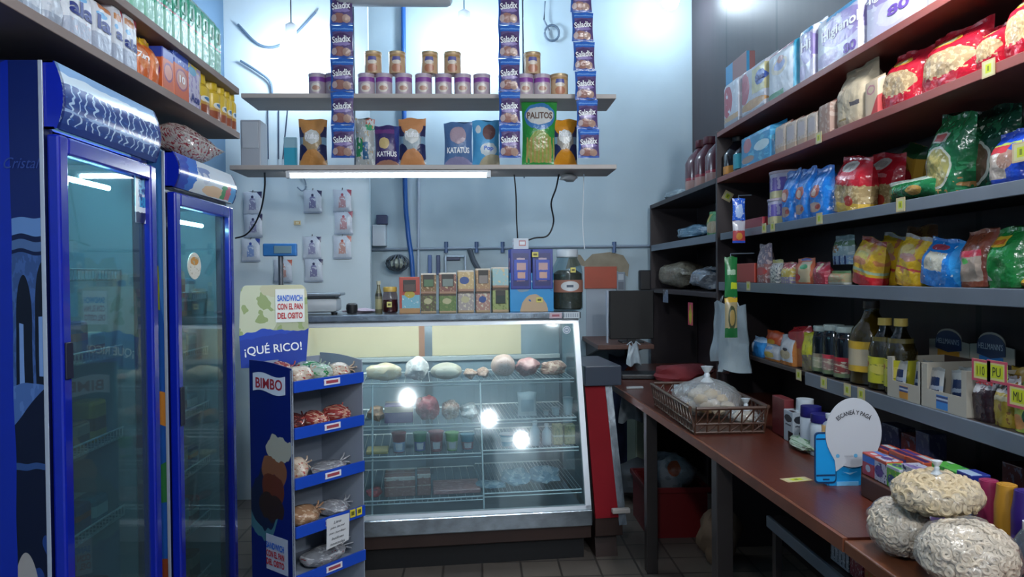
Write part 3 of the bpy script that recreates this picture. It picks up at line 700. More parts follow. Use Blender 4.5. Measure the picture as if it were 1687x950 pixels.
MB().bbox(-CW - .01, YT0 - .035, GT, .01, DP + .01, ZT, .006).build('top_slab', alu, case)
fr = MB()
def lean_bar(x0, x1, z0, z1, t=.02, m=0):
    vs = []
    for z in (z0, z1):
        for x in (x0, x1):
            for dy in (-.006, t): vs.append((x, gy(z) + dy, z))
    return [(vs[0], vs[2], vs[6], vs[4]), vs]
def lb(mb, x0, x1, z0, z1, d0=-.008, d1=.02):
    vs = [(x0, gy(z0) + d0, z0), (x1, gy(z0) + d0, z0), (x1, gy(z0) + d1, z0), (x0, gy(z0) + d1, z0), (x0, gy(z1) + d0, z1), (x1, gy(z1) + d0, z1), (x1, gy(z1) + d1, z1), (x0, gy(z1) + d1, z1)]
    return mb.add(vs, [(0, 1, 5, 4), (1, 2, 6, 5), (2, 3, 7, 6), (3, 0, 4, 7), (4, 5, 6, 7), (3, 2, 1, 0)])
lb(fr, -.03, 0, GB, GT); lb(fr, -CW, -CW + .03, GB, GT); lb(fr, -CW, 0, GB, GB + .018); lb(fr, -CW, 0, GT - .028, GT)
fr.build('glass_frame', mat('pale_frame', '#c5ced6', .3, .3), case)
g = MB(); lb(g, -CW + .03, -.03, GB + .018, GT - .028, .0, .004); g.build('front_glass', cglass, case)
sideg = [(gy(GB) + .02, GB), (DP - .03, GB), (DP - .03, GT), (gy(GT) + .02, GT)]
MB().prism(sideg, -.012, -.008, axis='x').build('side_glass', cglass, case)
MB().prism(sideg, -CW + .008, -CW + .012, axis='x').build('side_glass', cglass, case)
MB().bbox(-.02, DP - .03, .22, 0, DP, GT, .003).bbox(-CW, DP - .03, .22, -CW + .02, DP, GT, .003).build('rear_post', alud, case)
MB().tube([(-CW + .08, YT0 + .045, GT - .018), (-.08, YT0 + .045, GT - .018)], .010, 10).build('added_case_lamp', mat('added_case_glow', '#ffffff', .4, emit='#fff6ea', es=50.0), case, smooth=True)  # unseen lamp added to brighten the doors and goods in the case
# back: sliding cream doors above, ribbed panel below
zc = 1.02
a0 = cplane(512, 560, DP - .03).x; a1 = cplane(690, 560, DP - .03).x; a2 = cplane(712, 560, DP - .03).x
for x0, x1 in ((-CW + .02, a1), (a2, -.26)):
    d = MB().box(x0, DP - .03, zc, x1, DP - .018, GT).build('sliding_door', creamd, case)
MB().box(a1, DP - .034, zc - .02, a1 + .035, DP - .015, GT).build('door_edge', mat('orange_wood', '#9a6c50', .5), case)
MB().box(a1 + .035, DP - .034, .3, a2, DP - .015, GT).build('middle_post', alud, case)
rb = MB(); rb.box(-CW + .02, DP - .022, .22, -.02, DP - .012, zc - .03)
for k in range(34): rb.box(-CW + .04 + k * .049, DP - .026, .24, -CW + .055 + k * .049, DP - .022, zc - .04)
rb.box(-.26, DP - .022, zc - .03, -.02, DP - .012, GT); rb.build('back_panel', inn, case)
MB().bbox(-CW + .02, DP - .05, zc - .03, -.02, DP - .036, zc - .002, .003).build('door_rail', mat('pale_rail', '#aeb9c0', .4, .3), case)
# wire racks
ZS = [cplane(770, 630, .26).z, cplane(770, 697, .20).z, cplane(770, 747, .15).z, cplane(770, 818, .09).z]
YSH = [.26, .20, .15, .09]
xm_ = cplane(795, 720, .12).x
for i, (z, y) in enumerate(zip(ZS, YSH)):
    for j, (x0, x1) in enumerate(((-CW + .035, xm_ - .004), (xm_ + .004, -.035))):
        dz = .012 * (j if i else .6); zz = z + dz; m = MB()
        for yy in (y, DP - .07): m.tube([(x0, yy, zz), (x1, yy, zz)], .0045, 6)
        m.tube([(x0, y, zz - .018), (x1, y, zz - .018)], .0035, 6)
        if i == 3 and j == 0:
            for k in range(40): xx = x0 + (x1 - x0) * k / 39; m.tube([(xx, y, zz - .018), (xx, y, zz)], .0025, 4)
        nb = 26
        for k in range(nb): xx = x0 + (x1 - x0) * k / (nb - 1); m.tube([(xx, y, zz), (xx, DP - .07, zz)], .0018, 4)
        m.build('wire_rack', wirem, case)
m = MB(); m.tube([(xm_, gy(GB + .02) + .03, .22), (xm_, gy(ZS[0]) + .03, ZS[0])], .005, 6); m.build('divider_rod', wirem, case)
for xx in (-CW + .04, cplane(612, 700, .12).x): MB().tube([(xx, .08, .22), (xx, .26, ZS[0])], .005, 6).build('rack_upright', wirem, case)
sk = cplane(933, 543, gy(1.2)); k = MB().prism([(.022 * math.cos(t * PI / 12), .022 * math.sin(t * PI / 12)) for t in range(24)], -.011, -.009).build('round_sticker', PM('round_sticker', '#cdd8e2', [('e', .5, .5, .38, .38, '#6f8aa8'), ('e', .5, .5, .30, .30, '#d3dde6'), ('r', .3, .44, .7, .56, '#5d7898')], .4, wob=0), case)
k.location = (sk.x, sk.y, sk.z)
s_ = cplane(920, 519, YT0 - .04)
MB().bbox(s_.x - .05, YT0 - .0385, GT + .003, s_.x + .02, YT0 - .0355, GT + .034, .001).build('price_strip', PM('strip_pink', '#c9b3bd', [('r', .2, .3, .8, .7, '#a8606c')], .4, wob=0), case)
MB().bbox(s_.x + .03, YT0 - .0385, GT + .001, s_.x + .12, YT0 - .0355, GT + .036, .001).build('paper_strip', PM('strip_white', '#c3ccd3', [('s', 7, .35, .2, .8, '#8794a3')], .4, wob=0), case)
# goods in the case
gc = 'goods lying inside the glass display case'
def in_case(label, nm, cat, p0, p1, pt, i, m, shape='blob', dep=.16, seed=1, yo=.04, right=None, **kw):
    y = YSH[i] + yo; zz = ZS[i] + (.012 * (1 if i else .6) if (p0 + p1) / 2 > 795 else 0) + .0048
    a = cplane(p0, pt, y + dep / 2); b = cplane(p1, pt, y + dep / 2); w_ = b.x - a.x; h_ = max(.02, (a.z + b.z) / 2 - zz); xc = (a.x + b.x) / 2; yc = y + dep / 2
    P = Cw(xc, yc, zz)
    if shape == 'blob': o = MB().blob((0, 0, h_ / 2), (w_ / 2, dep / 2, h_ / 2), seed, kw.get('amp', .20), 3).build(nm, m, None, P, ca, True)
    elif shape == 'box': o = carton(nm, w_, h_, dep, m, P, ca, .006)
    elif shape == 'bag': o = bag(nm, w_, h_, min(dep, w_ * .6), m, 'pillow', seed, P, ca)
    elif shape == 'cup':
        r = min(w_ / 2, h_ * .6)
        o = MB().lathe([(r * .72, 0), (r * .74, .003), (r * .95, h_ * .85), (r, h_ * .86), (r, h_ * .88), (r * .98, h_ * .9)], 20).build(nm, m, None, P, ca, True)
        MB().lathe([(r * 1.03, h_ * .88), (r * 1.03, h_ * .93), (r * .9, h_ * .95)], 20).build('foil_lid', kw.get('lid', mat('foil', '#aab7c2', .3, .6)), o, smooth=True)
    elif shape == 'bottle':
        r = w_ / 2; o = MB().lathe([(r * .9, 0), (r, .004), (r, h_ * .62), (r * .45, h_ * .78), (r * .42, h_ * .84)], 18).build(nm, m, None, P, ca, True)
        MB().lathe([(r * .5, h_ * .84), (r * .5, h_ * .99), (r * .4, h_)], 14).build('cap', kw.get('lid', mat('cap_white', '#dbe3ea', .4)), o, smooth=True)
    return T(o, label, cat, gc)
meat = PM('cold_meat', '#a88a80', [('n', 6, .52, '#c4aea0'), ('n', 14, .6, '#8a5a52')], .3, crinkle=.3); cheese = PM('cheese', '#c9bfa6', [('n', 4, .55, '#d9d3c2')], .3, crinkle=.2)
whitep = PM('white_wrap', '#c3c6ca', [('n', 6, .55, '#dfe3e8')], .25, crinkle=.5); pinkm = PM('pink_ham', '#ab7f82', [('n', 6, .55, '#c29a9a')], .3, crinkle=.3)
redp = PM('red_wrap', '#94303c', [('n', 6, .55, '#b0505a')], .25, crinkle=.5); purp = PM('purple_wrap', '#6b5583', [('b', .62, .95, '#c9b6a2')], .3, crinkle=.3)
bunm = PM('bun', '#9b7455', [('n', 5, .55, '#b08a68')], .5); saus = PM('sausage_pack', '#8f6a66', [('b', .80, 1, '#c3bfbb'), ('b', .45, .5, '#b9a6a0'), ('n', 9, .6, '#a88580')], .25, crinkle=.4)
blu_ = PM('pale_blue_bag', '#7f9fb4', [('n', 5, .55, '#a3bccb')], .25, crinkle=.6)
in_case('flat wrapped cut of cold meat leaning at the left of the top rack', 'cold_meat', 'cold meat', 603, 662, 597, 0, cheese, amp=.12, seed=2)
in_case('round white wrapped cheese on the top rack', 'cheese', 'cheese', 667, 706, 588, 0, whitep, seed=3)
in_case('oval foam tray of white cheese on the top rack', 'cheese_tray', 'cheese', 709, 761, 597, 0, PM('cheese_tray', '#b4b3a8', [('e', .3, .5, .16, .22, '#dad9cf'), ('e', .62, .5, .26, .22, '#d6d5ca')], .3), amp=.03, seed=4)
in_case('small grey wrapped piece on the top rack beside the foam tray', 'cold_meat', 'cold meat', 764, 785, 607, 0, meat, seed=5)
in_case('small dark wrapped piece on the top rack before the big round sausage', 'cold_meat', 'cold meat', 786, 806, 606, 0, meat, seed=6)
in_case('big round cut end of mortadella on the top rack', 'mortadella', 'cold meat', 808, 849, 583, 0, PM('mortadella', '#b9a39c', [('e', .5, .5, .36, .40, '#c2aaa6'), ('n', 18, .62, '#a5857f')], .3), amp=.04, seed=7)
in_case('long pink ham lying behind the round mortadella', 'ham', 'cold meat', 850, 886, 590, 0, pinkm, seed=8)
in_case('grey wrapped cut at the right end of the top rack', 'cold_meat', 'cold meat', 892, 932, 594, 0, meat, seed=9)
in_case('brown round bun loaf at the left end of the second rack, upper of two', 'bread_roll', 'bread', 606, 634, 667, 1, bunm, seed=10)
in_case('purple packet with a pale top on the second rack', 'ham_pack', 'cold meat', 634, 680, 664, 1, purp, 'box', seed=11)
in_case('red net ball of cheese on the second rack', 'red_cheese_ball', 'cheese', 683, 725, 650, 1, redp, seed=12)
in_case('brown piece of cured meat on the second rack beside the red ball', 'cold_meat', 'cold meat', 727, 757, 659, 1, meat, seed=13)
in_case('clear wrapped cut on the second rack left of the divider', 'cold_meat', 'cold meat', 758, 790, 666, 1, whitep, seed=14)
in_case('white upright sachet on the second rack right of the divider', 'white_sachet', 'food pack', 852, 884, 645, 1, PM('white_sachet', '#b7c4cc', [('r', .15, .2, .85, .7, '#9dafba')], .3), 'bag', .05, seed=15)
for k, (a, b, t) in enumerate(((892, 907, 675), (908, 922, 669), (927, 944, 652))):
    in_case(['leftmost', 'middle', 'tallest, rightmost'][k] + ' of the three small tubs on the right of the second rack', 'plastic_tub', 'tub', a, b, t, 1, mat('tub_pale', '#a9bcc6', .3), 'cup', .06)
cups = [(645, 669, 709, '#7a3a40', '#8fa9c8', 'red-lidded blue'), (680, 703, 709, '#3a7a5a', '#5a6aa0', 'green-lidded purple'), (706, 731, 707, '#8a3640', '#9a6f74', 'dark red'), (733, 756, 709, '#6aa85a', '#b9c6b0', 'bright green'), (758, 782, 712, '#4f8aa0', '#a8808a', 'teal and pink')]
for k, (a, b, t, c1, c2, nm) in enumerate(cups):
    in_case(nm + ' dessert pot on the third rack left of the divider', 'dessert_pot', 'yoghurt', a, b, t, 2, PM('pot%d' % k, c1, [('b', .05, .55, c2), ('r', .4, .15, .6, .5, '#c9cdd6')], .3), 'cup', .08, lid=mat('potlid%d' % k, c1, .4))
in_case('yellowish packet at the left end of the third rack', 'butter_pack', 'butter', 604, 640, 738, 2, mat('butter_yellow', '#b3a874', .4), 'box', .12)
for k, (a, b) in enumerate(((823, 846), (848, 870))):
    in_case(['left', 'right'][k] + ' one of two turquoise yoghurt pots beside the white bottles', 'yoghurt_pot', 'yoghurt', a, b, 712, 2, PM('pot_teal', '#3a8aa8', [('b', .4, .8, '#8fc0d0')], .3), 'cup', .08)
in_case('taller white milk bottle on the third rack', 'milk_bottle', 'bottle', 873, 889, 692, 2, mat('bottle_white', '#b9cbd8', .3), 'bottle', .05)
in_case('shorter white milk bottle on the third rack', 'milk_bottle', 'bottle', 893, 908, 697, 2, mat('bottle_white', '#b9cbd8', .3), 'bottle', .05)
for k, (a, b) in enumerate(((910, 926), (928, 946))):
    in_case(['left', 'right'][k] + ' one of two yellow cartons at the right end of the third rack', 'yellow_carton', 'carton', a, b, 698, 2, PM('yel_carton', '#a9a274', [('n', 6, .55, '#7f835c'), ('b', .4, .5, '#c8c6a8')], .35), 'box', .06)
in_case('larger stack of sausage packs with pale tops on the bottom rack', 'sausage_pack', 'sausages', 634, 684, 778, 3, saus, 'box', .16)
in_case('smaller tilted sausage pack on the bottom rack beside the larger stack', 'sausage_pack', 'sausages', 687, 709, 774, 3, saus, 'box', .14)
in_case('dark pink slab of meat on the bottom rack left of the divider', 'meat_slab', 'meat', 713, 790, 797, 3, pinkm, 'box', .2)
in_case('small dark red piece at the left end of the bottom rack', 'meat_piece', 'meat', 604, 630, 806, 3, redp, seed=20)
in_case('pale frozen bag at the left of the right-hand bottom rack', 'frozen_bag', 'food bag', 786, 832, 793, 3, blu_, seed=21, dep=.14)
in_case('pale frozen bag in the middle of the right-hand bottom rack', 'frozen_bag', 'food bag', 826, 872, 772, 3, blu_, seed=22, dep=.22)
in_case('crumpled pale frozen bag at the right of the bottom rack', 'frozen_bag', 'food bag', 872, 922, 768, 3, blu_, seed=23, dep=.2)

# ------------------------------------------------------------------ goods on top of the case
zt = ZT + .0005
def ctop(p0, p1, pt, yl, zs=zt):
    a = cplane(p0, pt, yl); b = cplane(p1, pt, yl); return (a.x + b.x) / 2, b.x - a.x, (a.z + b.z) / 2 - zs
def top_box(label, nm, cat, p0, p1, pt, m, yl=.36, dep=.09, zs=zt, win=None, grp='boxes on top of the display case'):
    x, w_, h_ = ctop(p0, p1, pt, yl, zs); o = carton(nm, w_ * .97, h_, dep, m, Cw(x, yl + dep / 2, zs), ca, .002)
    if win:
        a, b, c_, d_ = win[:4]
        MB().bbox((a - .5) * w_, -dep / 2 - .003, b * h_, (c_ - .5) * w_, -dep / 2 + .001, d_ * h_, .001).build('window_opening', mat('dark_window', '#3c3a38', .5), o)
        MB().bbox((a - .5 + .04) * w_, -dep / 2 - .006, b * h_, (c_ - .5 - .04) * w_, -dep / 2 - .003, (b + (d_ - b) * .6) * h_, .001).build('tea_sachet', mat(win[4], win[5], .5), o)
    return T(o, label, cat, grp), h_
x, w_, h_ = ctop(618, 629, 463, .40)
o = bottle('sauce_bottle', [(.018, 0), (.02, .004), (.02, .10), (.009, .14), (.008, .16)], PM('sauce_bottle', '#6b6a52', [('b', .15, .5, '#a8a47c'), ('b', .6, .7, '#33322c')], .3), Cw(x, .40, zt), cap=(.011, .16, .18, mat('cap_pale', '#c3c0aa', .4)), rz=ca)
T(o, 'small sauce bottle at the left end of the row on the case', 'bottle')
x, w_, h_ = ctop(629, 655, 466, .36)
o = MB().lathe([(.032, 0), (.042, .01), (.044, .03), (.042, .09), (.036, .12)], 24).build('jam_jar', glass('jar_glass', '#d8c8c8', .12, .03), None, Cw(x, .40, zt), ca, True)
MB().lathe([(.030, .004), (.039, .012), (.041, .03), (.039, .075)], 20).build('contents', mat('dark_red_jam', '#4a1620', .4), o, smooth=True)
MB().lathe([(.038, .12), (.038, .142), (.035, .147)], 20).build('lid', mat('yellow_lid', '#b99a48', .4), o, smooth=True)
MB().bbox(-.017, -.0475, .035, .010, -.044, .065, .001).build('jar_label', PM('tag_y2', '#d8cf7c', [('r', .2, .3, .8, .7, '#6b5f30')], .5, wob=0), o)
T(o, 'round dark red jar with a yellow lid and price label on the case', 'jar')
tall, _ = top_box('tall red box with a window over a blue packet on the case', 'tea_box', 'box', 657, 692, 456, PM('tall_red', '#b0483c', [('b', 0, .14, '#b58a5c'), ('r', .12, .14, 1, .5, '#7ab4c6'), ('e', .5, .52, .25, .1, '#c6b24a'), ('n', 8, .63, .12, .14, 1, .5, '#d6dfe0')], .4), win=(.2, .60, .8, .92, 'ts0', '#5a4e4a'))
TB = [(693, 719, 484, 450, '#8a6b48', '#59513c', 'brown tea box with green print', 'brown tea box in the lower row, leftmost'),
      (723, 752, 484, 449, '#8c5f54', '#5f7a44', 'reddish-brown tea box', 'green tea box in the lower row'),
      (754, 781, 480, 445, '#c2a878', '#a39a96', 'cream tea box with a blue oval', 'white and brown tea box in the lower row'),
      (784, 808, 480, 442, '#b08c68', '#ab8478', 'tan tea box with a window', 'pinkish tea box with a blue oval in the lower row'),
      (811, 838, 474, 440, '#9dc0c2', '#9aa86a', 'pale turquoise tea box', 'light green tea box in the lower row')]
for k, (a, b, mid, tp, c1, c2, l1, l2) in enumerate(TB):
    lowm = PM('teaL%d' % k, c2, [('n', 5, .56, '#cfc9b4' if k in (2, 3) else '#7c8a52'), ('e', .45, .62, .26, .16, '#2f4f8c' if k == 3 else '#b9b48c'), ('b', .9, 1, '#4a3a30'), ('b', 0, .1, '#b39a78')], .4)
    upm = PM('teaU%d' % k, c1, [('n', 5, .58, '#d9c69a'), ('e', .4, .52, .3, .18, '#32508c' if k == 2 else c1), ('b', .0, .12, '#a5806a'), ('b', .92, 1, '#cfc7b8')], .4)
    o1, h1 = top_box(l2, 'tea_box', 'tea box', a, b, mid, lowm, win=(.2, .35, .8, .9, 'ts1', '#2b3c38') if k == 4 else None)
    o2, h2 = top_box(l1 + ' in the upper row on the case', 'tea_box', 'tea box', a, b, tp, upm, zs=zt + h1 + .0006, win=(.16, .35, .84, .93, 'ts_u%d' % k, ['#5f7a5c', '#7f8a84', '#ffffff', '#8c8480', '#ffffff'][k]) if k in (0, 1, 3) else None)
# blue two-tier display
x, w_, h_ = ctop(840, 912, 410, .34)
de = T(E('blue_counter_display', Cw(x, .40, zt), ca), 'blue two-column snack dispenser standing on the display case', 'counter display')
MB().bbox(-w_ / 2, -.05, 0, w_ / 2, .05, h_ * .62, .002).build('base_box', PM('cyan_base', '#2b93d0', [('e', .55, -.05, .32, .5, '#c2a888'), ('e', .3, .62, .16, .12, '#7f9cb0'), ('b', .75, .8, '#bfe0f0'), ('n', 5, .66, '#1c6fb8')], .35), de)
for sx in (-1, 1):
    p = MB().bbox(sx * w_ / 4 - w_ * .235, -.055, h_ * .36, sx * w_ / 4 + w_ * .235, .045, h_, .003).build('column', PM('disp_navy', '#1d2f8c', [('r', .12, .08, .88, .9, '#14206a'), ('r', .3, .2, .7, .42, '#c2908c'), ('r', .3, .48, .7, .78, '#b6a4ac'), ('r', .35, .55, .65, .7, '#8a3b48')], .35, wob=.004), de)
    MB().bbox(sx * w_ / 4 - w_ * .16, -.06, h_ * .5, sx * w_ / 4 + w_ * .16, -.056, h_ * .83, .001).build('snack_packet', PM('disp_pack', '#2a48b0', [('r', .25, .1, .8, .4, '#c99f90'), ('r', .2, .5, .85, .85, '#bd9a98')], .35, wob=.01), p)
o = carton('small_white_box', .085, .062, .05, PM('small_white_box', '#bcc6d0', [('r', .35, .3, .8, .8, '#a9686a'), ('r', .4, .4, .75, .7, '#d6dce2')], .4, wob=0), Cw(x - .055, .40, zt + h_ + .0005), ca)
T(o, 'small white box with a red mark on top of the blue dispenser', 'box')
for k, (px, py) in enumerate(((882, 419), (890, 494))):
    q = cplane(px, py, .32); t = MB().bbox(-.018, -.0015, -.014, .018, 0, .014, .0005).build('price_tag', PM('tag_yel2', '#d9cf6a', [('r', .2, .3, .8, .7, '#5d5624')], .5, wob=0), None, Cw(q.x, .3265 if k == 0 else .348, q.z), ca)
    T(t, ['yellow price tag on the upper right of the blue dispenser', 'yellow price tag on the cyan base of the blue dispenser'][k], 'price tag', 'price tags')
# big jar
x, w_, h_ = ctop(914, 965, 410, .36); r = w_ / 2
o = MB().lathe([(r * .9, 0), (r, .012), (r, h_ * .62), (r * .93, h_ * .72), (r * .68, h_ * .84), (r * .66, h_ * .88)], 28).build('storage_jar', glass('big_jar_glass', '#d5e2e6', .12, .03), None, Cw(x, .36 + r, zt), ca, True)
MB().lathe([(r * .85, .006), (r * .94, .016), (r * .94, h_ * .60), (r * .6, h_ * .66)], 24).build('spice_fill', mat('grey_spice', '#5c5a4e', .8, var=.35, vs=60), o, smooth=True)
MB().lathe([(r * .66, h_ * .87), (r * .70, h_ * .88), (r * .70, h_ * .985), (r * .66, h_)], 24).build('lid', mat('lid_pale', '#c3cdd4', .4), o, smooth=True)
lb_ = MB(); lb_.lathe([(r * 1.012, h_ * .30), (r * 1.012, h_ * .50)], 28); lb_.build('jar_label', PM('jar_label', '#a0705f', [('e', .5, .5, .10, .40, '#cdd2d4'), ('r', .46, .4, .53, .6, '#4a5a6a')], .5, wob=0), o, smooth=True)
MB().bbox(.0, -r - .004, h_ * .62, .03, -r + .006, h_ * .7, .001).build('price_label', PM('tag_yel2', '#d9cf6a'), o)
T(o, 'big glass jar of spice with a white lid at the right of the case top', 'jar')

# scale
q = cplane(500, 515, .34); q1 = cplane(562, 480, .34); xs0 = cplane(440, 515, .34).x
sc = T(E('shop_scale', Cw((xs0 + q1.x) / 2, .44, zt), ca), 'white shop scale with a raised blue display on the counter', 'scale')
L = (q1.x - xs0) / 2; hz_ = q1.z - zt
MB().bbox(-L * .9, -.11, .012, L * .9, .12, hz_ * .72, .02).build('body', mat('scale_white', '#b9c3ca', .35), sc, smooth=True)
MB().bbox(-L, -.13, hz_ * .80, L, .14, hz_ * .94, .006).build('platter', mat('scale_steel', '#a2abb2', .25, .8), sc)
MB().bbox(-L * .85, -.115, hz_ * .72, L * .85, .12, hz_ * .80, .004).build('platter_frame', mat('dark_grey', '#3c444c', .5), sc)
for sx in (-1, 1): MB().lathe([(.015, 0), (.018, .012)], 12, c=(sx * L * .8, -.09, 0)).build('foot', black, sc)
d0 = cplane(434, 422, .50); d1 = cplane(489, 401, .50); xc = (d0.x + d1.x) / 2 - (xs0 + q1.x) / 2
MB().tube([(xc, .07, hz_ * .4), (xc, .07, d0.z - zt + .01)], .014, 12).build('display_pole', mat('pole_grey', '#6a7078', .3, .6), sc, smooth=True)
dh = MB().bbox(xc - (d1.x - d0.x) / 2, .04, d0.z - zt, xc + (d1.x - d0.x) / 2, .085, d1.z - zt, .006).build('display_head', mat('scale_blue', '#2468a8', .35), sc)
MB().bbox(xc - .03, .036, d0.z - zt + .016, xc + .065, .041, d1.z - zt - .014, .001).build('display_screen', mat('lcd', '#64808c', .3), dh)
o = MB().lathe([(.001, 0), (.026, .004), (.032, .03), (.03, .052), (.02, .06)], 18).build('small_black_pot', black, None, Cw(q1.x + .055, .36, zt), ca, True)
T(o, 'small dark pot on the counter just right of the scale', 'pot')
o = MB().blob((0, 0, .014), (.09, .05, .014), 4, .3, 2).build('paper_wrap', mat('pinkish_paper', '#a99aa8', .6), None, Cw(q1.x + .10, .46, zt), ca, True)
T(o, 'crumpled wrapping paper lying behind the dark pot on the counter', 'paper')

# ================================================================== SIDE COUNTER right of the case
bz = on(990, 600, Y=4.1).z
P0 = Vector((CO.x, CO.y, 0)) + crm @ Vector((.024, 0, 0))
sco = T(E('side_counter', P0, ca), 'narrow red-fronted counter with chrome edging beside the display case', 'counter')
z1 = 1.0; y1 = .24
redpanel = mat('dark_red_panel', '#7d0a18', .6, var=.12); redpanel.node_tree.nodes['Principled BSDF'].inputs['Specular IOR Level'].default_value = .12
def slab(x0b, x1b, x0t, x1t, zb, zt_, yb, yt, th, nm, m, par):
    vs = [(x0b, yb, zb), (x1b, yb, zb), (x1b, yb + th, zb), (x0b, yb + th, zb), (x0t, yt, zt_), (x1t, yt, zt_), (x1t, yt + th, zt_), (x0t, yt + th, zt_)]
    return MB().add(vs, [(0, 1, 5, 4), (1, 2, 6, 5), (2, 3, 7, 6), (3, 0, 4, 7), (4, 5, 6, 7), (3, 2, 1, 0)], [[(0, 0), (1, 0), (1, 1), (0, 1)]] * 6).build(nm, m, par)
slab(0, .125, .0, .112, .22, z1 - .11, .02, y1, .02, 'front_panel', redpanel, sco)
slab(.126, .168, .113, .150, .18, z1 - .11, .015, y1 - .005, .03, 'chrome_edge', alu, sco)
slab(.01, .13, .01, .11, .0, z1 - .11, .06, y1 + .03, .42, 'body', basew, sco)
MB().bbox(0, .03, .12, .15, .4, .22, .004).build('base_board', basew, sco)
MB().bbox(-.006, y1 - .03, z1 - .11, .20, .72, z1, .005).build('worktop', mat('dark_worktop', '#3d4552', .3), sco)
o = MB().bbox(-.045, -.02, -.012, .05, .012, .012, .004).build('tape_end', mat('tape_white', '#b4aca6', .6), sco); o.location = (.13, .01, .26)

# ================================================================== CANS ON THE UPPER BACK SHELF
canP = PM('can_purple', '#b9a9b4', [('b', .68, .9, '#8a4a9c'), ('e', .5, .38, .10, .24, '#d6cfc4'), ('e', .5, .36, .07, .12, '#b98c78'), ('b', 0, .06, '#9a8f96')], .3, wob=.01)
canO = PM('can_orange', '#c7a884', [('b', .8, .92, '#b08c58'), ('r', .42, .60, .58, .82, '#5a5a9c'), ('e', .5, .25, .10, .2, '#b57a5e'), ('e', .5, .55, .09, .1, '#d8cfc0')], .3, wob=.01)
cpl = mat('can_lid', '#b3a6b4', .35); clo = mat('can_lid_gold', '#b7a27c', .35, .3)
low = [520, 548, 602, 631, 664, 697, 730, 762, 794, 836, 866, 894]
hcan = None
for k, px in enumerate(low):
    x, w_, h_ = yslot(px - 14, px + 14, 115, ZB2, YS + .03); r = .0455; hcan = .118
    o = can('milk_powder_can', r, hcan, canP, cpl, (x, YS + .03 + r, ZB2 + .0005))
    T(o, f'purple-topped can, {nth(k, len(low))} from the left in the lower row of the upper board', 'can', 'purple-topped cans on the upper board')
x, w_, h_ = yslot(908, 938, 115, ZB2, YS + .03)
o = can('milk_powder_can', .048, .12, canO, clo, (x, YS + .03 + .048, ZB2 + .0005)); T(o, 'golden can standing at the right end of the lower row of the upper board', 'can')
for k, (px, on_) in enumerate(((613, 2), (653, 3), (707, 5), (745, 6), (878, 10))):
    x = yslot(px - 14, px + 14, 80, ZB2 + hcan, YS + .03)[0]
    o = can('milk_powder_can', .0455, .118, canO, clo, (x, YS + .03 + .0455, ZB2 + hcan + .0012)); T(o, f'golden can stacked on the purple cans, {nth(k, 5)} from the left in the upper row', 'can', 'golden cans of the upper row')

# ================================================================== SNACK BAGS ON THE LOWER BACK SHELF
def snack(label, p0, p1, pt, m, seed, dy=.05, d=.07, words=(), style='pillow', nm='snack_bag'):
    x, w_, h_ = yslot(p0, p1, pt, ZB1, YS + dy); o = bag(nm, w_, h_, d, m, style, seed, (x, YS + dy + d / 2, ZB1 + .0005))
    for (s, mm, u, v, ww, hh) in words: letter(o, s, mm, u, v, w=w_ * ww, h=h_ * hh, bold=.03)
    return T(o, label, 'snack bag', 'snack bags on the lower hanging board')
hour = [('h', -1, .55, .36, '#c8914e'), ]
def hourglass(nm, c, base): return PM(nm, base, [('e', 0, .55, .16, .34, '#7ea0b8'), ('e', 1, .55, .16, .34, '#7ea0b8'), ('e', .12, .30, .20, .17, '#232a55'), ('e', .88, .30, .20, .17, '#232a55'), ('r', 0, .62, .2, .84, '#31335a'), ('r', .8, .62, 1, .84, '#31335a'), ('e', .5, .0, .46, .36, c), ('h', 0, 1, .84, c), ('e', .5, .82, .40, .2, c), ('e', .5, .62, .27, .15, '#cfd2cf')], .3, crinkle=.3)
snack('orange and navy hourglass snack bag at the left end of the board', 490, 538, 195, hourglass('bag_or1', '#c48c50', '#a9926c'), 1, words=[('Rufus', INKW, .5, .64, .5, .14)])
o = MB().bbox(-.035, 0, 0, .035, .02, .17, .004).build('turquoise_pack', PM('turq_pack', '#2f9cb8', [('h', 0, 1, .66, '#8fb4c2')], .4, wob=0), None, (on(478, 240, Y=YS + .12).x, YS + .12, ZB1 + .0005)); T(o, 'turquoise pack standing behind the leftmost orange bag', 'food pack')
snack('narrow green, white and red snack bag behind the leftmost strip', 584, 617, 193, PM('bag_gr', '#a9b0b0', [('e', .15, .4, .3, .2, '#2f8a5c'), ('r', .55, .75, 1, .86, '#3a9c6c'), ('r', .55, .87, 1, 1, '#c26a5c'), ('r', .4, .15, .7, .5, '#2a5f88'), ('n', 6, .58, '#cfd6d6'), ('n', 8, .64, '#b99a5c')], .3, crinkle=.4), 2)
snack('dark purple snack bag with a yellow crisp and white lettering', 616, 658, 205, PM('bag_pu', '#3d3168', [('b', .8, .9, '#6a3a78'), ('e', .40, .56, .22, .14, '#c9b27a'), ('e', .52, .0, .5, .16, '#a87c68'), ('h', 1, .2, .98, '#2b3a80')], .3, crinkle=.35), 3, words=[('KATHUS', INKW, .5, .30, .8, .12)])
snack('orange snack bag beside the dark purple bag', 656, 702, 193, hourglass('bag_or2', '#c78a5a', '#8f9fa8'), 4, words=[('Rufus', INKW, .5, .66, .5, .13)])
snack('grey-blue snack bag with white lettering right of the lamp glare', 731, 779, 200, PM('bag_gb', '#4f6f9c', [('e', .5, .7, .3, .2, '#a5909c'), ('e', .5, .0, .5, .22, '#8a86a8')], .3, crinkle=.35), 5, words=[('KATATUS', INKW, .5, .36, .8, .13)])
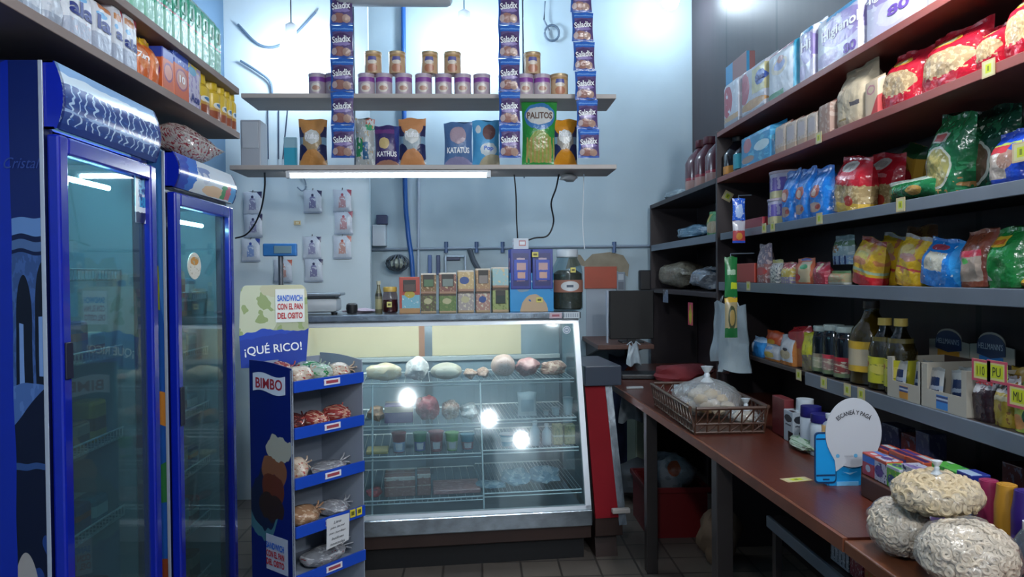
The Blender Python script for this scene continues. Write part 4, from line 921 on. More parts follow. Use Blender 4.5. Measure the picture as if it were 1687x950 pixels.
snack('light blue snack bag with a brown biscuit printed on it', 778, 824, 197, PM('bag_lb', '#4f9ccc', [('e', .62, .74, .24, .17, '#6a4a48'), ('e', .22, .8, .1, .09, '#c9ced0'), ('e', .6, .36, .32, .14, '#c9d3d6'), ('e', .75, .0, .5, .26, '#b3a98e')], .3, crinkle=.35), 6, words=[('Pop', INKBL, .6, .38, .35, .12)])
snack('tall green bag of corn sticks with a white name band', 860, 920, 160, PM('bag_tg', '#2f8a3e', [('e', .5, .73, .44, .20, '#3f78b0'), ('e', .5, .74, .40, .13, '#c3c6c4'), ('e', .5, .25, .36, .27, '#8a9a4a'), ('s', 9, .45, .06, .42, '#a88f52'), ('r', 0, 0, .08, .5, '#2f8a3e'), ('r', .92, 0, 1, .5, '#2f8a3e'), ('b', 0, .06, '#2f8a3e')], .25, crinkle=.4), 7, words=[('PALITOS', mat('ink_brown', '#5a4034', .4), .5, .74, .72, .10)])
snack('bright orange and navy hourglass snack bag by the rightmost strip', 911, 953, 195, hourglass('bag_or3', '#c8861e', '#8f8a80'), 8, words=[('Rufus', INKW, .5, .68, .5, .13)])

# ================================================================== HANGING SNACK STRIPS
sal = PM('strip_sachet', '#5a4a78', [('b', .80, 1, '#2b62b8'), ('b', .86, .9, '#6a9ad6'), ('b', 0, .06, '#2b55a8'), ('r', 0, 0, .1, 1, '#2f5aa8'), ('e', .5, .55, .46, .20, '#4a3560'), ('e', .5, .42, .40, .06, '#8a7ab0'), ('e', .4, .2, .28, .14, '#94685e'), ('e', .72, .18, .18, .12, '#a98a7c'), ('e', .18, .2, .12, .1, '#b5a2a0')], .25, crinkle=.35)
def strip(label, pxt, pxb, py0, n, wpx=38):
    Y = YS - .055; tp = on(pxt, py0, Y=Y); bt = on(pxb, 260, Y=Y); hh = (tp.z - bt.z) / n; wd = wpx * Y / FPX
    e = T(E('snack_strip', (tp.x, Y, railz)), label, 'snack strip', 'hanging strips of snack sachets')
    MB().tube([(0, .0, -.004), (0, 0, tp.z - railz + .004)], .002, 5).build('string', socket, e)
    for k in range(n):
        zz = tp.z - (k + 1) * hh; x = tp.x + (bt.x - tp.x) * (k + .5) / n
        o = bag('sachet', wd, hh * .99, .028, sal, 'pillow', 20 + k, (x - tp.x, 0, zz - railz)); o.parent = e
        letter(o, 'Saladix', INKW, .5, .56, w=wd * .82, h=hh * .20, rot=.10, bold=.02)
    return e
strip('hanging strip of blue snack sachets, leftmost of the three', 562, 565, -14, 5, 38)
strip('shorter-looking hanging strip of blue sachets beside the tall green bag', 838, 840, -14, 5, 36)
strip('rightmost hanging strip of blue snack sachets', 956, 971, -28, 6, 36)

# ================================================================== BACK WALL THINGS
YW = 4.995
sach = [('#8a8aa8', '#2c2c50', 'navy'), ('#b58a90', '#9c4a58', 'red'), ('#7a7a9c', '#23264a', 'dark navy'), ('#b98f86', '#b05a48', 'orange'), ('#7a92c0', '#2a3f8c', 'bright blue')]
spots = [(416, 336, 0, 'topmost in the far left column'), (417, 373, 0, 'second from the top in the far left column'), (413, 413, 4, 'third in the far left column'), (466, 447, 3, 'behind the scale display'),
         (515, 333, 2, 'alone at the top of the middle column'), (514, 409, 0, 'upper of two lower ones in the middle column'), (517, 446, 2, 'lower of two in the middle column'),
         (564, 332, 1, 'topmost in the right column'), (566, 368, 1, 'second from the top in the right column'), (564, 408, 3, 'lowest in the right column')]
for px, py, ci, l in spots:
    q = on(px, py + 18, Y=YW - .02); c, d, nm = sach[ci]
    o = bag('hanging_sachet', .125, .155, .022, PM('wall_sachet%d' % ci, '#b9c1cc', [('h', 1, 1, 1.72, d), ('e', .5, .62, .16, .12, c), ('r', .30, .22, .70, .55, c), ('e', .5, .78, .08, .06, d), ('b', 0, .08, '#9aa6b6'), ('n', 9, .62, .2, .2, .8, .8, '#cdd3da')], .3, crinkle=.2), 'pillow', 40 + py, (q.x, YW - .013, q.z))
    MB().tube([(0, 0, .15), (0, .010, .168)], .003, 6).build('hook', black, o)
    T(o, f'{nm} cornered white wall sachet, {l}', 'sachet', 'sachets pinned to the white panel')
q = on(490, 367, Y=YW); o = MB().bbox(-.024, 0, -.015, .024, .003, .015, .001).build('price_tag', PM('tag_wall', '#c9bf9c', [('r', .15, .2, .85, .8, '#b98a4a'), ('r', .25, .3, .75, .7, '#d6cfae')], .5, wob=0), None, (q.x, YW - .0045, q.z)); T(o, 'small yellow tag alone on the white wall panel', 'price tag')
# wall pipes, electrics
YK = YB
def pipe(label, nm, pts, r, m, cat='pipe', n=10, nonflat=True):
    P = [on(a, b, Y=y) for a, b, y in pts]; o = P[0].copy()
    if len(P) > 2:
        Q = []; e_ = [P[0]] + P + [P[-1]]
        for i in range(1, len(e_) - 2):
            for k in range(6):
                t = k / 6; p0, p1, p2, p3 = e_[i - 1:i + 3]
                Q.append(.5 * (2 * p1 + (p2 - p0) * t + (2 * p0 - 5 * p1 + 4 * p2 - p3) * t * t + (3 * p1 - p0 - 3 * p2 + p3) * t ** 3))
        P = Q + [P[-1]]
    return T(MB().tube([p - o for p in P], r, n).build(nm, m, None, o, smooth=True), label, cat)
bluep = mat('blue_pipe', '#2a5fa8', .4)
a = on(666, 20, Y=YK - .035); b = on(676, 430, Y=YK - .035)
pipe('thick blue pipe running down the back wall', 'wall_pipe', [(664, -60, YK - .035), (667, 290, YK - .035), (672, 380, YK - .05), (680, 455, YK - .06), (680, 640, YK - .06)], .018, bluep)
pipe('thin white pipe beside the blue pipe', 'wall_pipe', [(690, 285, YK - .03), (688, 640, YK - .03)], .011, mat('white_pipe', '#a9b8c8', .4))
pipe('grey horizontal pipe across the back wall', 'wall_pipe', [(612, 411, YK - .03), (840, 408, YK - .03), (1080, 405, YK - .03)], .012, mat('grey_pipe', '#7d8c9c', .4))
for k, px in enumerate((735, 785, 828, 1012)):
    pipe(['short stub on the grey pipe, leftmost', 'second short stub on the grey pipe', 'third short stub on the grey pipe', 'short stub on the grey pipe near the orange board'][k], 'pipe_stub', [(px, 398, YK - .03), (px, 416, YK - .03)], .016, mat('stub_blue', '#4a6288', .4))
q = on(624, 405, Y=YK - .1); e = T(E('fuse_box', (q.x, YK - .09, q.z)), 'white electrical box on the wall right of the white panel', 'electrical box')
MB().bbox(-.05, 0, 0, .05, .089, .16, .005).build('case', mat('box_white', '#c9d3dc', .4), e)
MB().bbox(-.02, .01, .165, .06, .089, .235, .004).build('meter', mat('meter_dark', '#3a4064', .4), e)
def frame(label, nm, p0, p1, q0, q1, t, m, cat):
    a = on(p0, q1, Y=YK - .05); b = on(p1, q0, Y=YK - .05); w_, h_ = b.x - a.x, b.z - a.z
    mb = MB().bbox(0, 0, 0, t, .03, h_, .002).bbox(w_ - t, 0, 0, w_, .03, h_, .002).bbox(t, 0, 0, w_ - t, .03, t, .002).bbox(t, 0, h_ - t, w_ - t, .03, h_, .002)
    return T(mb.build(nm, m, None, (a.x, YK - .05, a.z)), label, cat)
frame('thin pale metal frame on the back wall above the tea boxes', 'metal_frame', 733, 768, 420, 462, .014, mat('frame_pale', '#8fa0b0', .4, .4), 'frame')
q = on(746, 425, Y=YK - .03); T(MB().bbox(-.055, 0, -.016, .055, .028, .016, .003).build('dark_bar', mat('bar_navy', '#26345c', .4), None, (q.x, YK - .03, q.z)), 'short dark bar on the back wall inside the pale frame', 'bar')
for k, px in enumerate((708, 722)):
    q = on(px, 436, Y=YK - .03); T(MB().bbox(-.014, 0, -.075, .014, .028, .075, .004).build('hanging_tool', mat('tool_blue%d' % k, ['#46659a', '#33456e'][k], .4), None, (q.x, YK - .03, q.z)), ['lighter', 'darker'][k] + ' blue tool hanging on the back wall left of the pale frame', 'tool')
q = on(655, 433, Y=YK - .12); mb = MB()
for k in range(7):
    a = k / 7 * PI; mb.tube([(.085 * math.cos(t) * math.cos(a), .06 * math.cos(t) * math.sin(a), .06 * math.sin(t)) for t in [i * PI / 8 for i in range(17)]], .006, 5)
mb.blob((0, 0, -.005), (.06, .045, .04), 3, .2, 2, m=1)
T(mb.build('coiled_cable', [mat('cable_dark', '#4a5560', .5), mat('cable_pale', '#a8b0a6', .5)], None, q, smooth=True), 'bundle of coiled grey cable hanging on the back wall', 'cable')
q = on(782, 435, Y=YK - .03); T(MB().tube([(-.04, 0, .12), (-.01, 0, .03), (.04, 0, -.06)], .02, 8).build('hose_end', mat('hose_grey', '#4f5a66', .5), None, q, smooth=True), 'dark hose end hanging between the pale frame and the blue dispenser', 'hose')
# cables
pipe('thin black cable curving from the lower board down behind the second fridge', 'hanging_cable', [(436, 281, YS + .1), (436, 310, YS + .2), (430, 345, YS + .35), (418, 372, YS + .5), (404, 387, YS + .55), (388, 392, YS + .6)], .005, black, 'cable')
pipe('grey hooked wire on the white panel', 'hooked_wire', [(494, 286, YW - .01), (502, 296, YW - .01), (504, 308, YW - .01), (498, 314, YW - .01), (490, 308, YW - .01)], .005, mat('wire_grey', '#7f8f9f', .5), 'cable')
pipe('thin dark cable hanging straight down to the blue dispenser', 'hanging_cable', [(846, 276, YS + .2), (850, 320, YS + .25), (851, 360, YS + .3), (853, 396, YS + .35)], .004, black, 'cable')
pipe('dark cable snaking down from the right of the lower board', 'hanging_cable', [(921, 286, YS + .2), (916, 310, YS + .3), (908, 335, YS + .4), (912, 365, YS + .5), (902, 388, YS + .5), (880, 392, YS + .5), (858, 400, YS + .5)], .005, black, 'cable')
pipe('white string hanging in front of the back wall', 'white_string', [(962, 272, YS + .2), (961, 330, YS + .2), (960, 370, YS + .2), (963, 410, YS + .2)], .003, mat('string_white', '#d2dae0', .6), 'string')
q = on(937, 283, Y=YS + .15); T(MB().blob((0, 0, -.02), (.05, .04, .022), 3, .25, 2).build('small_fitting', mat('fitting_pale', '#9aa0a6', .5), None, (q.x, YS + .15, ZB1 - .030), smooth=True), 'pale fitting under the right end of the lower board', 'fitting')
q = on(905, 50, Y=YK - .03); mb = MB(); mb.tube([(-.03, 0, .22), (-.04, 0, .08), (0, 0, .0)], .006, 6); mb.tube([(.02 + .055 * math.cos(t), 0, -.02 + .06 * math.sin(t)) for t in [i * PI / 8 for i in range(17)]], .009, 6)
T(mb.build('cable_loop', mat('cable_dull', '#56697c', .5), None, q, smooth=True), 'looped cable high on the back wall right of the glare', 'cable')
for k, pts in enumerate(([(392, 40, YW - .02), (430, 75, YW - .02), (470, 70, YW - .02), (520, 20, YW - .02)], [(396, 100, YW - .02), (425, 118, YW - .02), (445, 135, YW - .02), (448, 160, YW - .02)])):
    pipe(['upper grey cable swagged across the top left of the wall', 'lower dark cable on the wall left of the bright bulb'][k], 'swag_cable', pts, .008, mat('cable_dull', '#56697c', .5), 'cable')
for k, (px, t) in enumerate(((441, 178), (459, 178), (474, 175))):
    pipe(['leftmost', 'middle', 'rightmost'][k] + ' of three thin dark cords on the wall left of the orange bag', 'thin_cord', [(px, t, YW - .012), (px + [1, 0, -8][k], 262, YW - .012)], .004, mat('cord_navy', '#2c3a54', .5), 'cord')
q0, q1 = on(402, 262, Y=YS + .2), on(434, 182, Y=YS + .2)
e = T(E('meter_box', ((q0.x + q1.x) / 2, YS + .14, ZB1 + .0005)), 'pale grey meter box on the left end of the lower board', 'electrical box'); hw_ = (q1.x - q0.x) / 2; hh_ = q1.z - q0.z
MB().bbox(-hw_, 0, 0, hw_, .13, hh_, .006).build('case', mat('meter_pale', '#a3a9b2', .4), e); MB().bbox(-hw_ * .8, -.006, hh_ * .42, hw_ * .8, 0, hh_ * .95, .002).build('cover', mat('meter_cover', '#b3bac2', .35), e)
# right part of the back wall
T(MB().bbox(-.14, 0, -.085, .11, .012, .085, .002).build('orange_board', mat('orange_board', '#b04a30', .5, var=.15), None, on(993, 457, Y=YK - .02)), 'orange-red board fixed to the back wall beside the big jar', 'board')
q = on(990, 515, Y=YK - .012); T(MB().bbox(-.115, 0, -.19, .10, .010, .19, .002).build('white_poster', mat('poster_white', '#a3adb8', .6), None, q), 'plain white sheet on the wall under the orange board', 'poster')
pp = [(-.30, -.06), (-.27, .06), (-.2, .05), (-.17, .0), (-.12, .055), (.0, .07), (.09, .045), (.13, -.03), (.12, -.12), (.02, -.06), (-.1, -.06), (-.2, -.03)]
o = MB().prism([(x * 1.15, z) for x, z in pp], 0, .004).build('peeled_plaster', mat('bare_plaster', '#a39a86', .8, var=.25, vs=9), None, on(1005, 430, Y=YK - .005)); T(o, 'bare patch of peeled plaster above the orange board', 'plaster patch')
q = on(1023, 464, Y=YK - .02); o = MB().bbox(-.035, 0, -.075, .035, .018, .075, .006).build('wall_remote', PM('remote', '#7d8894', [('r', .2, .1, .8, .5, '#5a636e'), ('r', .2, .6, .8, .9, '#aab4bd')], .4, wob=0), None, q); T(o, 'small pale remote holder on the wall right of the orange board', 'remote control')
# desk with a black screen behind the counters
DY = 4.85; zdesk = on(1030, 568, Y=DY).z
dx0, dx1 = on(985, 570, Y=DY).x, on(1078, 570, Y=DY).x
e = T(E('corner_shelf', ((dx0 + dx1) / 2, DY, 0)), 'brown shelf board fixed to the back wall behind the counter', 'shelf'); L = (dx1 - dx0) / 2
MB().bbox(-L, 0, zdesk - .03, L, YB - DY - .002, zdesk, .003).build('board', mat('desk_brown', '#54372e', .5), e)
for sx in (-1, 1): MB().prism([(.1, zdesk - .031), (YB - DY - .002, zdesk - .031), (YB - DY - .002, zdesk - .15)], sx * L * .8 - .01, sx * L * .8 + .01, axis='x').build('bracket', darkw, e)
s0, s1 = on(1005, 566, Y=5.0), on(1077, 478, Y=5.0)
e = T(E('computer_screen', ((s0.x + s1.x) / 2, 5.0, zdesk)), 'black flat screen on the corner shelf in the back corner', 'screen'); L = (s1.x - s0.x) / 2; h_ = s1.z - zdesk
MB().bbox(-L, 0, .025, L, .04, h_, .006).build('panel', mat('screen_black', '#07080b', .6), e); MB().bbox(-L * .5, -.04, 0, L * .5, .12, .012, .003).build('stand_base', black, e); MB().bbox(-.03, .01, .01, .03, .04, .06, .003).build('stand_neck', black, e)
MB().bbox(-L - .022, -.004, .0, -L - .012, .03, h_, .002).build('side_frame', trimm, e)
q = on(1066, 462, Y=YK - .1); o = MB().bbox(-.05, 0, -.075, .05, .07, .08, .01).build('black_speaker', black, None, (q.x, YK - .085, q.z)); T(o, 'small black loudspeaker on the wall above the screen', 'loudspeaker')
# drape function for hanging cloth and carrier bags
def drape(label, nm, cat, p0, p1, q0, q1, Y, m, seed=1, fold=.02, taper=.0, th=.004, X=None, group=None, handles=False):
    if X is None: a = on(p0, q1, Y=Y); b = on(p1, q0, Y=Y); w_ = b.x - a.x; org = ((a.x + b.x) / 2, Y, a.z); rz = 0
    else: a = on(p0, q1, X=X); b = on(p1, q0, X=X); w_ = abs(a.y - b.y); org = (X, (a.y + b.y) / 2, a.z); rz = -PI / 2
    h_ = b.z - a.z
    def f(u, v):
        k = 1 - taper * (v ** 1.5); x = (u - .5) * w_ * k
        y = fold * (math.sin(u * 9 + seed + v * 1.5) * (.3 + .7 * (1 - v)) + .7 * noise.noise(Vector((u * 4, v * 3, seed))))
        return Vector((x, y - fold * 1.2 * math.sin(PI * u), v * h_ + .012 * math.sin(u * 7 + seed)))
    mb = MB(); mb.sheet(f, 16, 16); mb.sheet(lambda u, v: f(1 - u, v) + Vector((0, th + fold * 1.6 * math.sin(PI * u) * math.sin(PI * min(1, v + .15)), 0)), 16, 16)
    o = mb.build(nm, m, None, org, rz, True)
    if handles:
        hb = MB()
        for sx in (-.25, .25): hb.tube([(sx * w_ - .02, 0, h_ * .95), (sx * w_ * .6, .0, h_ * 1.12), (sx * w_ + .02, 0, h_ * .95)], .004, 6)
        hb.build('bag_handles', m, o, smooth=True)
    return T(o, label, cat, group)
plast = mat('white_plastic_bag', '#9fadb8', .35, var=.12, vs=7, bump=.35, bs=18)
drape('dark blue cloth hanging on the back wall under the corner shelf', 'hanging_cloth', 'cloth', 1004, 1046, 584, 790, 5.55, mat('navy_cloth', '#141f3f', .8), 2)
drape('small white carrier bag hanging below the corner shelf', 'carrier_bag', 'plastic bag', 1032, 1056, 566, 600, 4.6, plast, 3, .015, .4, handles=True)
drape('white carrier bag hanging under the far end of the bench', 'carrier_bag', 'plastic bag', 1018, 1060, 650, 693, 4.45, plast, 4, .02, .3, handles=True)
q0, q1 = on(1042, 802, Z=0), on(1064, 802, Z=0)
Yc = 5.15; x0, x1 = on(1041, 700, Y=Yc).x, on(1066, 700, Y=Yc).x
e = T(E('white_cabinet', ((x0 + x1) / 2 + .05, Yc, 0)), 'pale narrow cabinet on the floor behind the bench leg', 'cabinet'); MB().bbox(-.08, 0, 0.02, .08, .3, .62, .004).build('body', mat('cabinet_pale', '#77806f', .5), e); MB().bbox(-.075, -.012, .03, .075, -.001, .61, .004).build('door', mat('cabinet_door', '#828b7a', .45), e)
# ================================================================== LEFT SHELF GOODS (fronts face +X)
XG = XLS - .02
def left(label, nm, cat, p0, p1, pt, zs, m, d=.08, style='stand', seed=1, words=(), group=None, shape='bag', lean=0, dx=0, hmax=None, **kw):
    ym, w_, h_ = xslot(p0, p1, pt, zs, XG - dx)
    if hmax: h_ = min(h_, hmax)
    if shape == 'bag': o = bag(nm, w_, h_, d, m, style, seed, (XG - dx - d / 2, ym, zs + .0005), PI / 2, lean)
    elif shape == 'box': o = carton(nm, w_, h_, d, m, (XG - dx - d / 2, ym, zs + .0005), PI / 2, .003)
    elif shape == 'bottle':
        r = w_ / 2; o = MB().lathe([(r * .95, 0), (r, .004), (r, h_ * .62), (r * .72, h_ * .7), (r * .62, h_ * .74)], 20).build(nm, m, None, (XG - dx - r, ym, zs + .0005), PI / 2, True)
        MB().lathe([(r * .78, h_ * .70), (r * .80, h_ * .72), (r * .74, h_ * .97), (r * .5, h_)], 16).build('cap', kw['cap'], o, smooth=True)
        SURF[o.name] = (lambda u, v: Vector((r * math.sin((u - .5) * 2), -r * math.cos((u - .5) * 2), v * h_)), (2 * r, h_))
    for (s, mm, u, v, ww, hh) in words: letter(o, s, mm, u, v, w=w_ * ww, h=h_ * hh, bold=.035)
    return T(o, label, cat, group)
detw = PM('det_white', '#b4bcc6', [('h', -.7, 1, .42, '#c3cad2'), ('n', 6, .58, '#98a4b2'), ('b', 0, .25, '#8d98a8')], .35, crinkle=.35)
ala = PM('det_ala', '#c2c8d0', [('b', 0, .36, '#98a2b4'), ('n', 7, .6, 0, 0, 1, .4, '#b3a0a6'), ('e', .45, .80, .28, .07, '#5fa0d0'), ('b', .97, 1, '#aab4c0')], .35, crinkle=.3)
alar = PM('det_ala_red', '#c4cad2', [('b', 0, .30, '#98a2b4'), ('h', 1, 1, 1.50, '#8c2a3c'), ('r', .1, .68, .7, .78, '#b0702e'), ('e', .3, .58, .16, .04, '#5fa0d0')], .35, crinkle=.3)
gd = 'detergent bags on the lower left shelf'
for k, (a, b) in enumerate(((-75, -38), (-38, -2), (0, 36), (37, 74), (75, 112))):
    left(f'plain-backed white detergent bag, {nth(k, 5)} from the near end of the lower left shelf', 'detergent_bag', 'detergent', a, b, -40, ZL1, detw, seed=k, group=gd, hmax=.185, style='brick' if k % 2 else 'stand', words=[('ala', INKB, .75, .72, .4, .16)] if k in (3, 4) else ())
left('detergent bag with big navy lettering, nearest of the lettered ones', 'detergent_bag', 'detergent', 113, 156, -22, ZL1, ala, style='brick', d=.06, seed=11, group=gd, hmax=.20, words=[('ala', INKB, .5, .58, .86, .28)])
left('detergent bag with big navy lettering and an orange top, second of the lettered ones', 'detergent_bag', 'detergent', 156, 188, 0, ZL1, PM('det_ala_or', '#c2c8d0', [('b', 0, .36, '#98a2b4'), ('e', .4, .70, .28, .05, '#5fa0d0'), ('r', .2, .80, .9, .9, '#b06a2e'), ('h', 1, .2, 1.05, '#a83040')], .35, crinkle=.3), style='brick', d=.06, seed=12, group=gd, words=[('la', INKB, .5, .56, .7, .26)])
left('narrow detergent bag with a dark red corner wedged between the lettered bags', 'detergent_bag', 'detergent', 188, 206, 2, ZL1, alar, style='brick', d=.06, seed=13, group=gd, words=[('a', INKB, .5, .45, .6, .12)])
left('last white detergent bag with a dark red top next to the orange boxes', 'detergent_bag', 'detergent', 205, 229, 12, ZL1, alar, style='brick', d=.06, seed=14, group=gd, words=[('ala', INKB, .5, .42, .85, .17)])
orp = PM('orange_soap', '#c2602a', [('b', .84, 1, '#c9a32a'), ('h', .3, 1, 1.0, '#c9a32a'), ('e', .5, .5, .42, .22, '#cf7d4c'), ('n', 5, .6, '#d59468')], .35, crinkle=.25)
orb = PM('orange_box', '#c05a2c', [('b', .76, 1, '#2a3f9c'), ('e', .5, .48, .40, .22, '#7a3a6a'), ('e', .5, .48, .33, .17, '#c98a78'), ('b', 0, .1, '#b8703c')], .35)
gs = 'orange soap packets on the lower left shelf'
left('orange soap bag with a yellow top, nearer of the two', 'soap_bag', 'soap', 229, 252, 57, ZL1, orp, seed=15, group=gs, words=[('Zorro', INKW, .5, .52, .8, .14)])
left('orange soap bag with a yellow top, farther of the two', 'soap_bag', 'soap', 251, 267, 66, ZL1, orp, seed=16, group=gs)
left('orange box with a blue top standing beside the orange soap bags', 'soap_box', 'soap', 269, 287, 82, ZL1, orb, shape='box', group=gs)
left('orange box with a blue top and a round white emblem, next to the purple one', 'soap_box', 'soap', 288, 312, 90, ZL1, PM('orange_box2', '#bf5a2c', [('b', .74, 1, '#2a49a8'), ('n', 9, .6, 0, .76, 1, 1, '#9fb4d8'), ('e', .5, .46, .40, .23, '#8c4a6a'), ('e', .5, .46, .34, .19, '#c79a90')], .35), shape='box', group=gs, words=[('10', INKW, .5, .46, .4, .16)])
left('white and purple bleach box between the orange box and the yellow bottles', 'bleach_box', 'bleach', 312, 332, 110, ZL1, PM('ace_box', '#b8b6cc', [('b', .86, 1, '#c9b83a'), ('h', 1, 0, .86, '#c9b83a'), ('n', 6, .55, '#8f86b8'), ('e', .3, .85, .3, .1, '#4f9cc0')], .35), shape='box', words=[('Ace', INKB, .45, .24, .7, .2)], group='cleaning products on the lower left shelf')
ybt = PM('yellow_bottle', '#c9ad3a', [('b', 0, .42, '#8a4a34'), ('b', .0, .12, '#a88a80'), ('e', .5, .5, .12, .10, '#cfd2cc'), ('e', .5, .52, .07, .05, '#2f6a9c'), ('b', .34, .42, '#b08a48')], .3, wob=.01)
ycap = mat('yellow_cap', '#c9ae20', .35)
for k, (a, b, t) in enumerate(((334, 353, 116), (355, 369, 128), (368, 378, 133), (377, 386, 138), (385, 393, 143))):
    left(f'yellow-capped cleaning bottle, {nth(k, 5)} from the near end of the bottle row', 'cleaning_bottle', 'bottle', a, b, t, ZL1, ybt, shape='bottle', cap=ycap, group='yellow-capped bottles on the lower left shelf')
grn = PM('green_pack', '#2f9c78', [('b', 0, .40, '#8cc4ae'), ('n', 8, .6, 0, 0, 1, .42, '#86b8a6'), ('b', .44, .47, '#b06a70'), ('b', .90, 1, '#8fb8a8'), ('n', 12, .62, 0, .88, 1, 1, '#a8605c')], .3, crinkle=.3)
gts = [(218, 240), (240, 257), (256, 272), (271, 286), (285, 299), (298, 312), (311, 324), (323, 335), (334, 346), (345, 356), (355, 366)]
for k, (a, b) in enumerate(gts):
    left(f'mint green packet, {nth(k, len(gts))} from the near end of the upper left shelf', 'green_packet', 'packet', a, b, -76 + k * 11, ZL2, grn, d=.05, style='brick', seed=30 + k, group='green packets on the upper left shelf', hmax=.26, words=[('J', INKG, .5, .66, .5, .22)])
for k, (a, b) in enumerate(((130, 172), (172, 218))):
    left(['nearest', 'second nearest'][k] + ' green packet on the upper left shelf, mostly above the picture', 'green_packet', 'packet', a, b, -80, ZL2, grn, d=.05, style='brick', seed=50 + k, group='green packets on the upper left shelf', hmax=.2)

# ================================================================== RIGHT SHELF GOODS (fronts face -X)
XF = XS + .02
def right(label, nm, cat, p0, p1, pt, si, m, d=.09, style='stand', seed=1, words=(), group=None, shape='bag', lean=0, roll=0, dx=0, zo=0, Xf=None, zs=None, hmax=None, wk=1.0, **kw):
    z0 = (ZR[si] if zs is None else zs) + zo; X0 = (Xf or XF) + dx
    ym, w_, h_ = xslot(p0, p1, pt, z0, X0); w_ *= wk
    if hmax: h_ = min(h_, hmax)
    if abs(roll) > .05: w_ *= .93
    d = min(d, w_ * 1.5)
    if shape == 'bag': o = bag(nm, w_, h_, d, m, style, seed, (X0 + d / 2, ym, z0 + .0006), -PI / 2, lean, roll)
    elif shape == 'box': o = carton(nm, w_, h_, d, m, (X0 + d / 2, ym, z0 + .0006), -PI / 2, .003)
    elif shape == 'can':
        r = w_ / 2; o = can(nm, r, h_, m, kw['lid'], (X0 + r, ym, z0 + .0006), -PI / 2)
    elif shape == 'prof':
        r = w_ / 2; P = kw['prof']; rm = max(a for a, b in P)
        o = MB().lathe([(a / rm * r, b * h_) for a, b in P], 20).build(nm, m, None, (X0 + r, ym, z0 + .0006), -PI / 2, True)
        if 'fill' in kw:
            fm, ft = kw['fill']; FP = [(a / rm * r * .93, max(.004, b * h_)) for a, b in P if b <= ft]; FP.append((FP[-1][0], ft * h_)); MB().lathe(FP, 20).build('contents', fm, o, smooth=True)
        if 'cap' in kw:
            cm, c0, c1, cr = kw['cap']; MB().lathe([(cr * r, c0 * h_), (cr * r * 1.03, c0 * h_ + .002), (cr * r, c1 * h_)], 16).build('cap', cm, o, smooth=True)
        if 'lab' in kw:
            lm, l0, l1 = kw['lab']; l = MB(); l.lathe([(r * 1.015, l0 * h_), (r * 1.015, l1 * h_)], 20); l.build('label', lm, o, smooth=True)
        SURF[o.name] = (lambda u, v: Vector((r * math.sin((u - .5) * 2), -r * math.cos((u - .5) * 2), v * h_)), (2 * r, h_))
    for wd in words:
        s, mm, u, v, ww, hh = wd[:6]; letter(o, s, mm, u, v, w=w_ * ww, h=h_ * hh, bold=.03, rot=wd[6] if len(wd) > 6 else 0)
    return T(o, label, cat, group)
# ---- shelf 1: toilet rolls
g1 = 'paper roll packs on the top right shelf'
tpr = PM('tp_red', '#b7bac4', [('e', .3, .52, .30, .30, '#a82c44'), ('h', 0, -1, -.12, '#8f93a0'), ('r', .1, .12, .9, .22, '#b9956a'), ('n', 5, .62, '#cdd2da')], .3, crinkle=.2)
right('red and white paper roll pack at the far end of the top shelf', 'paper_roll_pack', 'paper rolls', 1190, 1218, 125, 1, tpr, .12, 'brick', 61, group=g1)
right('paper pack with a yellow panel and a loaf picture on the top shelf', 'paper_roll_pack', 'paper rolls', 1218, 1262, 100, 1, PM('tp_yel', '#b4b6c0', [('e', .2, .55, .20, .30, '#a82c44'), ('r', .50, .35, 1, .82, '#b5ae7c'), ('e', .78, .60, .16, .14, '#3656a8'), ('e', .5, .18, .45, .09, '#b3834a'), ('h', 0, -1, -.08, '#8f93a0')], .3, crinkle=.2), .12, 'brick', 62, group=g1, words=[('Sua', INKB, .78, .6, .3, .12)])
right('white paper pack with a dark red top band and a cyan edge', 'paper_roll_pack', 'paper rolls', 1262, 1312, 70, 1, PM('tp_band', '#bcc0c8', [('b', .84, .96, '#8c3444'), ('e', .46, .58, .26, .15, '#b5a890'), ('e', .46, .60, .18, .10, '#5a68a8'), ('e', .5, .70, .1, .06, '#9c4a3c'), ('r', .88, 0, 1, 1, '#2c9cc0'), ('r', .05, 0, .6, .14, '#2f7a4c')], .3, crinkle=.15), .12, 'brick', 63, group=g1)
hig = PM('tp_violet', '#b4b4cc', [('b', .80, .90, '#3f8fc0'), ('h', -1, 0, -.30, '#b9bcc8'), ('e', .62, .55, .42, .26, '#8f7fb8'), ('n', 6, .6, '#c6c6d8'), ('e', .3, .18, .24, .12, '#a89cc4'), ('h', 0, 1, .92, '#c3c8d2')], .28, crinkle=.2)
right('narrow-looking violet and white toilet paper pack behind the larger one', 'paper_roll_pack', 'paper rolls', 1314, 1340, 36, 1, hig, .12, 'brick', 64, group=g1, words=[('Hi', INKW, .55, .60, .6, .16)])
right('large violet and white toilet paper pack in the middle of the top shelf', 'paper_roll_pack', 'paper rolls', 1340, 1419, 6, 1, hig, .14, 'brick', 65, group=g1, words=[('Higienol', INKW, .57, .55, .74, .22), ('80', INKP, .78, .15, .24, .16)])
right('large violet toilet paper pack nearest the camera, cut by the top edge', 'paper_roll_pack', 'paper rolls', 1419, 1517, -50, 1, PM('tp_violet2', '#b7b4cc', [('e', .5, .70, .5, .18, '#8f7fb8'), ('h', 1, .2, 1.0, '#8a3a7c'), ('e', .58, .32, .28, .22, '#c6c4d6'), ('n', 6, .6, '#c9c9da')], .28, crinkle=.2), .14, 'brick', 66, group=g1, words=[('Higienol', INKW, .4, .68, .7, .14), ('80', INKP, .66, .32, .36, .16)])
right('grey-white paper pack beyond the top right corner of the violet packs', 'paper_roll_pack', 'paper rolls', 1519, 1600, -90, 1, PM('tp_grey', '#a3a9b2', [('n', 4, .55, '#7f8790')], .35), .14, 'brick', 67, group=g1)
